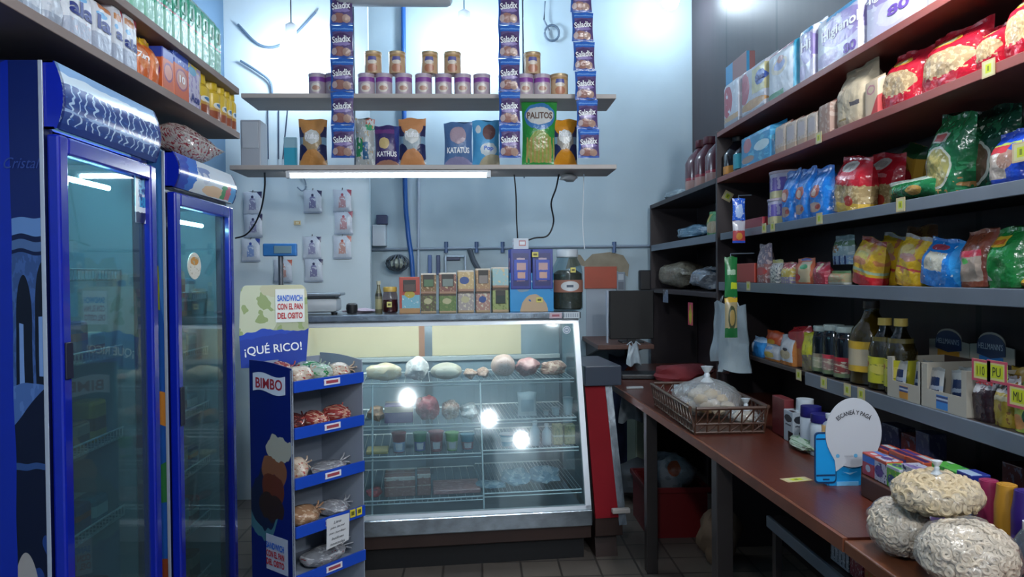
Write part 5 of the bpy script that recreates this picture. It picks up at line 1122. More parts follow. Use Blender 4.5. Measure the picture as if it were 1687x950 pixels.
right('small blue and brown pack behind the red paper rolls', 'small_pack', 'packet', 1196, 1230, 98, 1, PM('bluebrown', '#8a5f60', [('h', -1, 0, -.35, '#3a8ab8')], .4, wob=0), .05, shape='box', dx=.16)
# ---- shelf 2: flour, pasta
flo = PM('flour', '#b3a79c', [('b', .92, 1, '#8c5a4c'), ('n', 6, .56, '#a09488'), ('r', .2, .3, .8, .75, '#aaa2a6'), ('b', 0, .2, '#a8917c')], .6, wob=.02)
g2 = 'flour and sugar packs on the second right shelf'
for k, (a, b, t) in enumerate(((1275, 1294, 201), (1293, 1312, 195), (1311, 1329, 188), (1328, 1346, 181))):
    right(f'white paper flour pack, {nth(k, 4)} from the far end of the row', 'flour_pack', 'flour', a, b, t, 2, flo, .07, 'brick', 70 + k, group=g2)
right('brownish flour pack beside the tall cream bag', 'flour_pack', 'flour', 1346, 1368, 165, 2, PM('flour_brown', '#8f7468', [('n', 5, .55, '#a39084'), ('b', .9, 1, '#7a4a40')], .6), .08, 'brick', 75, group=g2)
right('tall cream cloth-like bag with a twisted top and a round emblem', 'cream_bag', 'flour', 1368, 1422, 108, 2, PM('cream_bag', '#b5a68c', [('e', .22, .58, .13, .11, '#8f7a6c'), ('e', .22, .58, .11, .09, '#bdb09c'), ('r', .6, .3, .85, .37, '#4a4448'), ('r', .25, .12, .5, .15, '#8f7a48')], .6, crinkle=.5), .12, 'stand', 76, group=g2)
right('slim cream packet with a pink emblem between the cream bag and red bags', 'cream_packet', 'flour', 1423, 1447, 126, 2, PM('cream_pk', '#b8a58c', [('e', .5, .66, .28, .12, '#a8707c'), ('e', .5, .66, .2, .08, '#b8a58c'), ('h', 1, -1, .45, '#a03030')], .5), .05, 'brick', 77, group=g2)
pas = PM('red_pasta', '#a01c2c', [('e', .5, .42, .44, .22, '#9c8564'), ('n', 14, .54, .08, .18, .92, .62, '#b8a27c'), ('b', .64, 1, '#a81c2e'), ('e', .42, .80, .26, .07, '#c29a3c'), ('e', .42, .80, .16, .04, '#bfc4a0'), ('b', 0, .18, '#a01428'), ('r', 0, 0, .06, 1, '#9c1828'), ('r', .94, 0, 1, 1, '#9c1828')], .18, crinkle=.7, cs=16)
g3 = 'red pasta bags on the second right shelf'
for k, (a, b, t) in enumerate(((1436, 1502, 86), (1500, 1598, 48), (1596, 1642, 36), (1640, 1700, -22), (1700, 1790, -60))):
    right('red pasta bag with a clear window, ' + ['smallest, next to the cream packets', 'widest one in the middle of the row', 'leaning against the widest one', 'tall one near the right picture edge', 'nearest one, beyond the right picture edge'][k], 'pasta_bag', 'pasta', a, b, t, 2, pas, .12, 'stand', 80 + k, group=g3, roll=[.12, .05, -.06, 0, 0][k], lean=.05)
# blue pack, dark bottles
right('bright blue paper towel pack at the far end of the second shelf', 'blue_pack', 'paper towels', 1216, 1272, 211, 2, PM('blue_tow', '#2a84b4', [('n', 5, .56, '#4fa8cc'), ('e', .3, .6, .12, .2, '#b0707c'), ('e', .7, .45, .2, .14, '#b9d0d8'), ('e', .3, .2, .2, .1, '#9c8478')], .25, crinkle=.2), .14, 'brick', 90)
bp = [(.9, 0), (1, .02), (1, .55), (.8, .68), (.36, .84), (.32, .9)]
right('dark bottle with an orange base label beside the partition top', 'dark_bottle', 'bottle', 1185, 1201, 226, 2, mat('dark_glass', '#15151c', .15), shape='prof', prof=bp, cap=(black, .88, 1, .4), lab=(mat('orange_lab', '#b87a28', .4), .05, .25))
right('dark bottle with a turquoise stripe beside the blue pack', 'dark_bottle', 'bottle', 1202, 1217, 230, 2, mat('dark_glass', '#15151c', .15), shape='prof', prof=bp, cap=(black, .88, 1, .4), lab=(mat('turq_lab', '#2c8fa0', .4), .1, .55))
# far bay, top
for k, (a, b, t) in enumerate(((1122, 1138, 232), (1138, 1153, 226), (1154, 1172, 221))):
    right(f'dark red sauce bottle on top of the far bay, {["farthest", "middle", "nearest"][k]} of three', 'sauce_bottle', 'bottle', a, b, t, 2, PM('sauce_red', '#4f1f28', [('b', 0, .22, '#a07a70'), ('b', .22, .28, '#8a2a34')], .2, wob=.0), shape='prof', prof=bp, cap=(mat('cap_dred', '#5a2028', .4), .86, 1, .42), zs=2.03, group='red bottles on the far bay')
o = MB().blob((0, 0, .035), (.09, .20, .035), 9, .15, 3).build('wrapped_pack', PM('silver_pack', '#6f7c84', [('n', 6, .55, '#94a09c')], .25, crinkle=.5), None, (1.42, on(1105, 300, X=1.36).y, 2.031), 0, True); T(o, 'flat silvery wrapped pack at the far corner of the bay top', 'packet')
# far bay, middle shelves
zz = 1.726
o = MB().blob((0, 0, .05), (.10, .28, .05), 9, .18, 3).build('folded_clear_bag', PM('clear_blue', '#4f6f84', [('n', 6, .55, '#2f5068'), ('n', 11, .62, '#8aa0ac')], .2, crinkle=.6), None, (1.43, on(1130, 375, X=1.36).y, zz), 0, True); T(o, 'heap of folded clear blue bags on the far bay shelf', 'plastic bag')
right('green and tan food packet at the near end of the far bay shelf', 'green_packet', 'food pack', 1160, 1186, 347, 3, PM('grn_tan', '#2f7a38', [('e', .5, .3, .4, .26, '#a88f6c'), ('b', .85, 1, '#3c9048'), ('r', 0, .55, .3, .9, '#b3a23c'), ('h', 0, -1, -.06, '#2f7a38')], .3, crinkle=.3), .06, 'stand', 95, zs=zz, Xf=XS - .01 + .025)
o = MB().blob((0, 0, .10), (.13, .34, .10), 12, .16, 3).build('clear_sack', PM('sack', '#7a7263', [('n', 22, .55, '#8d8574'), ('n', 5, .6, '#5f584c')], .3, crinkle=.6), None, (1.44, on(1115, 450, X=1.40).y, 1.401), 0, True); T(o, 'big clear sack of grain lying on the far bay shelf', 'sack')
o = MB().blob((0, 0, .075), (.11, .20, .075), 13, .2, 3).build('silvery_bag', PM('silverbag', '#7d828a', [('n', 7, .55, '#a3a6ab'), ('n', 4, .62, '#4f6884')], .2, crinkle=.8), None, (1.42, on(1155, 480, X=1.36).y - .02, 1.401), 0, True); T(o, 'silvery bag in front of the clear sack on the far bay shelf', 'plastic bag')
right('red packet with a yellow edge on top of the silvery bag', 'red_packet', 'food pack', 1150, 1188, 452, 4, PM('redyel', '#8c2026', [('h', -1, 1, .35, '#b0984a'), ('n', 10, .62, '#b9a8a4')], .2, crinkle=.7), .07, 'pillow', 97, zs=1.401 + .145, hmax=.10)
q = on(1138, 520, X=XS); o = MB().bbox(-.05, -.002, -.07, .05, 0, .07, .001).build('pink_tag', PM('pink_tag', '#b8405c', [('e', .5, .4, .3, .36, '#b8b030'), ('r', .35, .5, .65, .9, '#a8a02c')], .5, wob=.03), None, (XS - .001, q.y, q.z + .012), -PI / 2); T(o, 'pink and yellow price card hanging under the far bay shelf', 'price tag', 'price tags'); 
q = on(1097, 512, X=XS); o = MB().bbox(-.07, -.002, -.03, .07, 0, .06, .001).build('pale_label', PM('pale_label', '#56637a', [('h', -1, 1, .35, '#2b2226'), ('n', 6, .6, '#8a98a8')], .4), None, (XS - .001, q.y, 1.338), -PI / 2); T(o, 'torn grey sticker under the far end of the far bay shelf', 'sticker')

# ---- shelf 3
g4 = 'goods on the grey-edged shelf with the cookie bags'
right('flat red box lying at the far end of the cookie shelf', 'red_box', 'box', 1225, 1256, 360, 3, mat('red_box', '#8c2630', .4), .1, shape='box')
vio = PM('violet_can', '#5a4a9c', [('b', 0, .34, '#b0aa80'), ('b', .85, 1, '#a7a6bc'), ('s', 12, .3, .4, .9, '#a9a2c4')], .3)
right('violet and cream tin, lower of the stack', 'violet_tin', 'tin', 1252, 1284, 328, 3, vio, shape='can', lid=cpl, wk=.9)
right('violet and cream tin, upper of the stack', 'violet_tin', 'tin', 1258, 1283, 283, 3, vio, shape='can', lid=cpl, zo=.111, wk=1.0, dx=.012)
coo = PM('cookie_blue', '#1c6cc0', [('n', 5, .6, '#2f86d0'), ('e', .45, .52, .26, .13, '#a8584c'), ('e', .4, .50, .14, .08, '#c2a89c'), ('e', .4, .2, .36, .10, '#a08474'), ('e', .6, .2, .12, .05, '#8c3a34'), ('b', .86, 1, '#1a62b4')], .22, crinkle=.4)
for k, (a, b, t) in enumerate(((1282, 1306, 281), (1305, 1331, 277), (1328, 1359, 275))):
    right(f'bright blue cookie bag, {["farthest", "middle", "nearest"][k]} of three', 'cookie_bag', 'cookies', a, b, t, 3, coo, .08, 'stand', 100 + k, group='blue cookie bags')
redr = PM('red_rice', '#a01c28', [('b', 0, .18, '#b8983c'), ('b', .18, .48, '#8f7a54'), ('n', 16, .54, 0, .18, 1, .5, '#a8946c'), ('e', .45, .82, .24, .10, '#a6a4a0'), ('e', .45, .82, .16, .06, '#8f8c88'), ('r', .2, .60, .8, .66, '#b56a70'), ('e', .7, .22, .12, .09, '#9c3a2c')], .18, crinkle=.6, cs=16)
right('big red bag with a clear window, nearest the blue cookies', 'pasta_bag', 'pasta', 1359, 1412, 259, 3, redr, .1, 'stand', 104, roll=.16, group='red window bags on the cookie shelf')
right('big red bag with a clear window, behind the yellow tube', 'pasta_bag', 'pasta', 1406, 1466, 254, 3, redr, .1, 'stand', 105, roll=.16, dx=.105, group='red window bags on the cookie shelf')
right('yellow packet with a dark green top leaning beside the red bags', 'yellow_packet', 'pasta', 1462, 1494, 238, 3, PM('yel_tube', '#b08a34', [('b', .82, 1, '#1f4a2c'), ('b', .0, .30, '#a86a50'), ('b', .30, .34, '#b9b0a0')], .3), .06, 'brick', 106, roll=.35, dx=.215)
o = bag('green_bag', .30, .075, .09, PM('grn_lie', '#175c34', [('n', 5, .60, '#2c7a4c'), ('e', .66, .42, .12, .2, '#a07c3c'), ('b', .80, 1, '#a0aca4')], .2, crinkle=.6), 'pillow', 107, (XF + .05, xslot(1432, 1545, 300, ZR[3], XF)[0] - .0, ZR[3] + .0006), -PI / 2); T(o, 'green packet lying flat in front of the leaning bags', 'green packet')
grb = PM('green_mix', '#1c5c38', [('n', 7, .60, '#2c7c50'), ('n', 16, .68, .0, .5, 1, 1, '#a9c4b4'), ('e', .50, .36, .34, .26, '#a9aca0'), ('e', .50, .36, .30, .23, '#8f8a52'), ('n', 20, .5, .2, .08, .64, .5, '#a89a5c'), ('r', .2, .66, .62, .78, '#b3b6ae'), ('r', .28, .68, .54, .76, '#a85a5a'), ('n', 9, .6, .55, .05, 1, .25, '#8f6a3c')], .18, crinkle=.7, cs=16)
grb2 = PM('green_mix2', '#12382a', [('n', 7, .60, '#20563c'), ('n', 16, .67, .0, .5, 1, 1, '#9ab8a8'), ('e', .5, .36, .30, .26, '#a3a69c'), ('e', .5, .36, .26, .23, '#5a4434'), ('n', 20, .54, .15, .08, .55, .5, '#7c604a'), ('r', .2, .68, .5, .78, '#a9aca6'), ('r', .1, .56, .55, .63, '#8f8458')], .18, crinkle=.7, cs=16)
right('large green mixed-grain bag with an oval window, farther of the two', 'green_bag', 'food bag', 1508, 1570, 190, 3, grb, .12, 'stand', 108, roll=.12, dx=.03, group='large green bags')
right('large dark green mixed-grain bag with a brown oval, nearer of the two', 'green_bag', 'food bag', 1560, 1648, 178, 3, grb2, .12, 'stand', 109, roll=.06, dx=.10, group='large green bags')
right('blue and white rice bag at the right end of the cookie shelf', 'rice_bag', 'rice', 1617, 1682, 214, 3, PM('blue_white', '#1c3fa8', [('r', 0, .10, .6, .60, '#a69a90'), ('e', .6, .45, .2, .18, '#8a6a5c'), ('r', .1, .58, .6, .72, '#9c3038'), ('b', .72, .76, '#8a9a4c'), ('r', .85, 0, 1, 1, '#1a3aa0')], .22, crinkle=.4), .1, 'stand', 110, group='blue rice bags')
right('second blue rice bag cut by the right picture edge', 'rice_bag', 'rice', 1682, 1760, 205, 3, PM('blue_white2', '#2244b0', [('r', .1, .2, .6, .8, '#9aa0b4'), ('b', .84, .9, '#b03040')], .22, crinkle=.4), .1, 'stand', 111, group='blue rice bags')
# ---- shelf 4
g5 = 'small sachets on the sachet shelf'
right('orange-red display box at the far end of the sachet shelf', 'orange_box', 'box', 1212, 1243, 434, 4, mat('orange_red_card', '#9c3424', .4), .12, shape='box')
sm = [(1243, 1264, 402, PM('sq0', '#8a5a58', [('b', .48, 1, '#6f6270'), ('n', 10, .56, '#b59a98'), ('e', .5, .3, .4, .1, '#a83a38')], .25), 'tall pinkish sachet stack, farthest of the sachets'),
      (1264, 1282, 428, PM('sq1', '#a8a6a0', [('b', .86, 1, '#a8a060'), ('n', 12, .55, 0, 0, 1, .8, '#50545c')], .25), 'black and white sachet with a cream top'),
      (1282, 1304, 432, PM('sq2', '#b09a48', [('b', .7, 1, '#a0404a'), ('b', 0, .3, '#8a7f98'), ('n', 10, .58, '#b8b08c')], .25), 'yellow sachet with a red top'),
      (1305, 1334, 425, PM('sq3', '#b05a3c', [('r', .35, .05, .92, .85, '#a89878'), ('e', .62, .66, .2, .1, '#3a8a5a'), ('e', .25, .25, .22, .14, '#a82028'), ('r', .2, .9, .8, .98, '#40408c')], .25), 'orange-framed sachet with a green mark'),
      (1334, 1358, 432, PM('sq4', '#8a2434', [('e', .5, .75, .14, .2, '#b8b08c'), ('n', 9, .6, '#a8505c')], .25), 'dark red sachet with a pale mark'),
      (1359, 1392, 446, PM('sq5', '#8f8868', [('n', 8, .55, '#a07a5c'), ('b', .8, 1, '#5a7a4c'), ('b', 0, .15, '#a8a8a0')], .25), 'greenish-brown sachet box below the tall pale packet')]
for k, (a, b, t, m, l) in enumerate(sm): right(l + ' on the sachet shelf', 'food_sachet', 'sachet', a, b, t, 4, m, .05, 'stand', 120 + k, group=g5)
right('tall pale green packet stacked on the greenish-brown sachet box', 'food_sachet', 'sachet', 1366, 1398, 388, 4, PM('sq6', '#8aa0a4', [('b', .62, .8, '#5f7c64'), ('b', 0, .3, '#7f98b8'), ('e', .3, .55, .2, .14, '#8f6f50'), ('n', 9, .58, '#a9b8bc'), ('s', 4, .3, 0, .3, '#2f3f6c')], .25), .05, 'stand', 127, zo=.075, dx=.06, group=g5)
yr = PM('yel_red', '#b89428', [('n', 5, .58, '#b07040'), ('e', .45, .62, .24, .11, '#aaa04a'), ('e', .4, .52, .3, .08, '#a8704c'), ('b', .3, .36, '#8fa084'), ('b', .9, 1, '#7a2a1c'), ('b', 0, .24, '#a81c24')], .2, crinkle=.5)
yy = PM('yel_yel', '#c09c24', [('n', 5, .60, '#a86a48'), ('e', .45, .70, .28, .12, '#b09a50'), ('e', .55, .58, .3, .08, '#a87868'), ('b', .34, .38, '#a83a34'), ('b', 0, .1, '#b88820'), ('b', .93, 1, '#8f8a88')], .2, crinkle=.5)
right('yellow and red food bag at the far end of the yellow group', 'food_bag', 'food bag', 1392, 1436, 392, 4, yr, .08, 'stand', 130, roll=.22, group='yellow food bags')
right('yellow food bag in the middle of the yellow group', 'food_bag', 'food bag', 1428, 1476, 386, 4, yy, .08, 'stand', 131, roll=.2, dx=.085, group='yellow food bags')
right('yellow food bag at the near end of the yellow group', 'food_bag', 'food bag', 1462, 1510, 388, 4, yy, .08, 'stand', 132, roll=.18, dx=.01, group='yellow food bags')
right('dark brown food bag standing behind the yellow group', 'food_bag', 'food bag', 1480, 1532, 372, 4, PM('brown_back', '#6a3c20', [('n', 5, .58, '#8a5a2c')], .25, crinkle=.4), .06, 'stand', 133, dx=.19)
ric = PM('rice_blue', '#1a6cb8', [('r', .25, .34, .7, .72, '#a8a698'), ('e', .4, .82, .2, .06, '#8c3a4c'), ('h', 1, .3, .98, '#2c86c8'), ('n', 8, .66, '#b8ccd8')], .2, crinkle=.5)
right('bright blue rice bag leaning on the brown one', 'rice_bag', 'rice', 1500, 1572, 394, 4, ric, .1, 'stand', 134, roll=.14, group='rice bags on the sachet shelf')
right('brown rice bag with a red band', 'rice_bag', 'rice', 1570, 1622, 378, 4, PM('rice_brown', '#6f3a28', [('b', .10, .52, '#8f8074'), ('b', .52, .64, '#9c2c3c'), ('e', .4, .45, .1, .05, '#4fa050'), ('r', .85, 0, 1, 1, '#6a3222')], .22, crinkle=.35), .1, 'stand', 135, roll=-.05, group='rice bags on the sachet shelf')
right('green rice bag with a yellow name patch', 'rice_bag', 'rice', 1614, 1672, 374, 4, PM('rice_green', '#1a6a30', [('h', -1, -.9, -.45, '#a39c94'), ('r', .1, .68, .6, .86, '#b8982c'), ('r', .15, .72, .55, .8, '#a85a24'), ('e', .18, .52, .12, .05, '#38a04c'), ('b', 0, .12, '#1a6a30')], .2, crinkle=.45), .1, 'stand', 136, roll=-.03, group='rice bags on the sachet shelf')
right('small yellow packet at the right end of the sachet shelf', 'food_sachet', 'sachet', 1668, 1712, 457, 4, mat('mustard_pack', '#b8922c', .25, var=.3, vs=20), .06, 'pillow', 137)
# ---- shelf 5
plast2 = mat('white_plastic_bag_two', '#a7b2b8', .3, var=.10, vs=6, bump=.4, bs=16)
drape('large white carrier bag hung on the shelf post', 'carrier_bag', 'plastic bag', 1172, 1233, 503, 594, 0, plast2, 6, .02, .12, X=XS - .03, handles=True)
q = on(1205, 605, X=XS); T(MB().blob((0, 0, 0), (.03, .05, .03), 6, .5, 2).build('bag_knot', plast2, None, (XS - .035, q.y, q.z), smooth=True), 'small crumpled white plastic tuft below the large carrier bag', 'plastic bag')
g6 = 'pouches on the lowest shelf'
right('blue and white pouch beside the white carrier bag', 'food_pouch', 'pouch', 1234, 1254, 555, 5, PM('po0', '#2a78b8', [('b', .75, 1, '#9ab8d4'), ('r', 0, .2, .35, .7, '#a9bccc')], .25, crinkle=.4), .06, 'stand', 140, group=g6)
right('orange pouch standing behind the white soup pouches', 'food_pouch', 'pouch', 1254, 1282, 545, 5, PM('po1', '#b84a20', [('e', .5, .6, .25, .1, '#b88a34'), ('b', 0, .4, '#a8a8b0')], .25, crinkle=.3), .06, 'stand', 141, dx=.03, group=g6)
right('white soup pouch with a yellow tag, farther of two', 'food_pouch', 'pouch', 1254, 1284, 568, 5, PM('po2', '#a8aab0', [('e', .4, .35, .3, .18, '#b09a50'), ('b', 0, .14, '#a8682c'), ('e', .3, .75, .2, .1, '#6a86b0')], .25, crinkle=.4), .05, 'stand', 142, group=g6)
right('white soup pouch with a bowl picture, nearer of two', 'food_pouch', 'pouch', 1280, 1306, 552, 5, PM('po3', '#adb0b6', [('e', .5, .35, .3, .16, '#a89a7c'), ('e', .5, .52, .16, .05, '#3f3c44'), ('b', 0, .12, '#a8682c'), ('h', 1, 0, .9, '#a86a34')], .25, crinkle=.4), .05, 'stand', 143, group=g6)
right('red packet leaning behind the white soup pouches', 'food_pouch', 'pouch', 1296, 1328, 538, 5, PM('po4', '#931c24', [('b', 0, .45, '#9c5a28'), ('n', 6, .62, '#a8302c')], .25, crinkle=.3), .07, 'brick', 144, dx=.02, roll=-.10, group=g6)
right('bright yellow and clear pouch beside the jars', 'food_pouch', 'pouch', 1316, 1340, 548, 5, PM('po5', '#b8b41c', [('b', 0, .42, '#6a604c'), ('n', 7, .62, '#8a8a1c')], .25, crinkle=.4), .05, 'stand', 145, roll=-.1, group=g6)
jp = [(.92, 0), (1, .02), (1, .70), (.9, .80), (.82, .86), (.82, .9)]
dark = glass('dark_jar_glass', '#7a7a70', .12, .05)
olv = mat('olive_fill', '#2c2420', .4, var=.4, vs=30)
for k, (a, b, t) in enumerate(((1332, 1348, 536), (1348, 1365, 534), (1365, 1387, 537))):
    right(f'jar with dark contents and a pale lid, {["farthest", "middle", "nearest"][k]} of three', 'food_jar', 'jar', a, b, t, 5, dark, shape='prof', prof=jp, fill=([olv, mat('olive_fill2', '#231d24', .4), mat('beet_fill', '#3c1216', .4)][k], .78), cap=(mat('pale_lid', '#a7b4ae', .35), .88, .99, .88), lab=(PM('jar_lab%d' % k, ['#8f9078', '#8a6f68', '#7a3a38'][k], [('n', 9, .56, '#a8a08c'), ('b', .8, 1, ['#7a6f5c', '#a8303c', '#9c1c2c'][k]), ('b', 0, .2, '#5c6a4c')], .35), .05, .42), group='jars on the lowest shelf')
op = [(.9, 0), (1, .02), (.96, .12), (1, .2), (1, .42), (.93, .47), (1, .55), (.86, .66), (.5, .78), (.34, .86), (.34, .92)]
oil = glass('oil_bottle_plastic', '#b8ac7c', .12, .06, bump=.3); oilf = mat('oil_fill', '#5c5224', .25, coat=.3)
oil2 = glass('oil_bottle_plastic_two', '#b6b094', .12, .06, bump=.3)
right('tallest oil bottle with a dark cap and a yellow label', 'oil_bottle', 'bottle', 1385, 1420, 496, 5, oil, shape='prof', prof=op, fill=(mat('oil_fill_b', '#6a6034', .3), .88), cap=(mat('cap_brown', '#3c302a', .4), .91, 1, .36), lab=(PM('oil_lab', '#b8942c', [('r', .3, .2, .75, .75, '#a89c84'), ('e', .3, .8, .14, .12, '#a85a24')], .35), .16, .52), group='oil bottles')
for k, (a, b, t) in enumerate(((1420, 1447, 524), (1446, 1474, 525))):
    right('oil bottle with a yellow cap, ' + ['farther', 'nearer'][k] + ' of two', 'oil_bottle', 'bottle', a, b, t, 5, oil2, shape='prof', prof=op, fill=(oilf, .74), cap=(mat('cap_yellow', '#b8a050', .4), .90, 1, .42), lab=(PM('oil_lab2', '#a8a62c', [('e', .35, .7, .14, .14, '#9c5a28'), ('e', .62, .55, .12, .2, '#b8ae50'), ('n', 8, .64, '#5a6428')], .35), .10, .46), group='oil bottles')
# cardboard dispenser boxes with sachets
cardw = mat('dispenser_card', '#a39d90', .5, var=.06); cardi = mat('card_inner', '#3c2a24', .6)
def dispenser(label, p0, p1, pt, label_cols, seed):
    ym, w_, h_ = xslot(p0, p1, pt, ZR[5], XF - .01); d = .19; e = T(E('sachet_box', (XF - .01, ym, ZR[5] + .0006), -PI / 2), label, 'box', 'cardboard sachet boxes'); h = w_ / 2; t = .003
    fl = h_ * .60
    mb = MB().box(-h, 0, 0, h, t, fl * .7).box(-h, 0, fl * .7, -h + w_ * .16, t, h_).box(h - w_ * .10, 0, fl * .7, h, t, h_)
    mb.build('front_panel', cardw, e)
    for sx in (-1, 1):
        x0 = -h if sx < 0 else h - t; MB().prism([(t, 0), (d, 0), (d, h_ * 1.02), (t, h_)], x0, x0 + t, axis='x').build('side_panel', cardw, e)
    MB().box(-h + t, d - t, 0, h - t, d, h_ * 1.02).build('back_panel', cardi, e); MB().box(-h + t, t, 0, h - t, d - t, t).build('bottom_panel', cardi, e)
    MB().box(-w_ * .12, -.0015, fl * .06, w_ * .12, -.0002, fl * .58).build('printed_label', PM('disp_lab%d' % seed, label_cols[0], [('b', .52, .95, '#22386c'), ('b', .66, .80, '#a9b0bc')], .4, wob=0), e)
    R = random.Random(seed)
    for k in range(6):
        sw = w_ * .34; o = bag('sachet', sw, h_ * .88, .012, PM('mayo%d' % seed, '#aaaaa6', [('r', .2, .3, .8, .75, '#24365c'), ('b', .42, .52, '#9aa4b4'), ('b', 0, .2, label_cols[0]), ('b', .92, 1, '#8f9290')], .3, crinkle=.3), 'pillow', seed * 10 + k, (0, 0, 0)); 
        o.location = (-h + sw * .55 + (w_ - sw * 1.2) * ((k % 3) / 2), .02 + .027 * k, .004); o.rotation_euler = (-.12, R.uniform(-.12, .12), 0); o.parent = e
    return e, ym, w_, h_, d
e1, ym1, w1, h1, d1 = dispenser('cardboard box of mayonnaise sachets with an orange label', 1462, 1518, 592, ['#b07a2c'], 3)
e2, ym2, w2, h2, d2 = dispenser('cardboard box of mayonnaise sachets with a blue label', 1516, 1592, 604, ['#2a72b4'], 4)
def header_card(label, p0, p1, q0, q1, col, word, par, dxx):
    a = on(p0, q1, X=XF + dxx); b = on(p1, q0, X=XF + dxx); w_ = a.y - b.y; ym = (a.y + b.y) / 2
    z0 = ZR[5] + .0006; h_ = on((p0 + p1) / 2, q0, X=XF + dxx).z - z0; hv = h_ * .42
    sh = [(-w_ / 2, 0), (w_ / 2, 0), (w_ / 2, h_ * .80), (w_ * .30, h_ * .82)] + [(w_ * .30 * math.cos(t), h_ * .86 + h_ * .14 * math.sin(t)) for t in [i * PI / 10 for i in range(11)]] + [(-w_ * .30, h_ * .82), (-w_ / 2, h_ * .80)]
    o = MB().prism(sh, 0, .003).build('header_card', cardw, None, (XF + dxx, ym, z0), -PI / 2)
    SURF[o.name] = (lambda u, v: Vector(((u - .5) * w_, 0, v * h_)), (w_, h_))
    dk = [(w_ * .32 * math.cos(t), h_ * .80 + h_ * .17 * math.sin(t)) for t in [i * PI / 10 for i in range(11)]] + [(-w_ * .32, h_ * .68), (0, h_ * .63), (w_ * .32, h_ * .68)]
    MB().prism(dk, -.002, -.0003).build('logo_shield', mat('shield_navy', '#2a3a5c', .4), o)
    MB().prism([(-w_ * .27, h_ * .46), (w_ * .27, h_ * .46), (w_ * .27, h_ * .66), (-w_ * .27, h_ * .66)], -.0015, -.0002).build('colour_panel', mat('panel_' + word.lower()[:3] + 'x', col, .4), o)
    letter(o, "HELLMANN'S", mat('ink_pale', '#c9d4e0', .4), .5, .80, w=w_ * .56, h=h_ * .085, off=.003, name='shield_lettering', bold=.0)
    letter(o, word, mat('ink_brownish', '#6b4a1c', .4) if word != 'LIGHT' else mat('ink_deep_blue', '#164a80', .4), .5, .56, w=w_ * .42, h=h_ * .06, off=.003, name='panel_lettering')
    return T(o, label, 'card', 'header cards behind the sachet boxes')
header_card('cream header card with a navy shield and orange panel behind the sachet boxes', 1531, 1597, 541, 600, '#b0802c', 'CLÁSICA', e1, .215)
header_card('cream header card with a navy shield and blue panel behind the sachet boxes', 1598, 1671, 547, 607, '#2a72b4', 'LIGHT', e2, .205)
right('dark brown pouch with a white top and lettering at the near end', 'food_pouch', 'pouch', 1594, 1630, 613, 5, PM('po6', '#2c1a1e', [('b', .66, 1, '#a8a6ac'), ('h', .5, 1, 1.35, '#a8a6ac'), ('e', .3, .64, .25, .08, '#b0b0b4'), ('n', 8, .64, '#4a2c2c')], .25, crinkle=.4), .07, 'stand', 150, words=[('DANCIA', INKR, .5, .78, .8, .09)], group=g6)
right('yellow-brown pouch with a white top reading dip', 'food_pouch', 'pouch', 1630, 1661, 618, 5, PM('po7', '#8f7c2c', [('b', .66, 1, '#a4a3a6'), ('n', 4, .58, '#6f4c28'), ('b', .5, .6, '#a09a7c')], .25, crinkle=.4), .07, 'stand', 151, words=[('DIPS', INK, .5, .78, .7, .11)], group=g6)
right('green and orange soup pouch cut by the right picture edge', 'food_pouch', 'pouch', 1661, 1706, 634, 5, PM('po8', '#8a9a40', [('e', .3, .2, .3, .16, '#b07430'), ('e', .8, .35, .3, .2, '#16402c'), ('b', .85, 1, '#5c8a3c'), ('r', .1, .55, .6, .8, '#a3a8b0')], .25, crinkle=.4), .07, 'stand', 152, group=g6)
right('golden pouch standing behind the lettered pouches', 'food_pouch', 'pouch', 1648, 1684, 606, 5, mat('gold_pouch', '#9c7c24', .25, var=.2), .06, 'stand', 153, dx=.10, group=g6)
# hanging sachet strips on the partition
def hang(label, px, q0, q1, wpx, ms, X=XS - .012, group='packet strips hung on the partition'):
    Yh = line_at(px, (X, 1.0, 1.5), (X, 5.5, 1.5)).y; a = on(px, q0, Y=Yh); b = on(px, q1, Y=Yh); n = len(ms); hh = (a.z - b.z) / n; wd = wpx * Yh / FPX
    e = T(E('packet_strip', (a.x, Yh, a.z)), label, 'packet strip', group)
    for k, m in enumerate(ms): o = bag('packet', wd, hh * .99, .022, m, 'pillow', 160 + k, (0, 0, -(k + 1) * hh)); o.parent = e
    MB().tube([(0, .0, -.004), (0, .004, .012), (XS + .02 - a.x, .004, .014)], .003, 6).build('hook', steel, e)
    return e
hang('blue, white and red packet strip hanging at the end of the cookie shelf', 1217, 326, 400, 22, X=1.255, ms=[PM('hs0', '#2a5cc0', [('e', .5, .4, .3, .3, '#9ab4dc'), ('n', 8, .6, '#b8c4d8')], .25), PM('hs1', '#a03c40', [('b', .55, 1, '#a9aab4'), ('e', .5, .3, .25, .16, '#b07834'), ('b', 0, .1, '#2a4cb0')], .25)])
hang('green packet strip hanging over the white carrier bag', 1204, 422, 556, 22, X=1.205, ms=[PM('hs2', '#1c6434', [('r', .15, .55, .85, .68, '#8aa890'), ('r', .45, .2, 1, .36, '#a8b82c')], .25), PM('hs3', '#8f8464', [('e', .55, .5, .32, .3, '#3c4430'), ('e', .55, .5, .22, .2, '#8f7a48'), ('b', .88, 1, '#b09028'), ('b', 0, .24, '#1c5a30')], .25)])
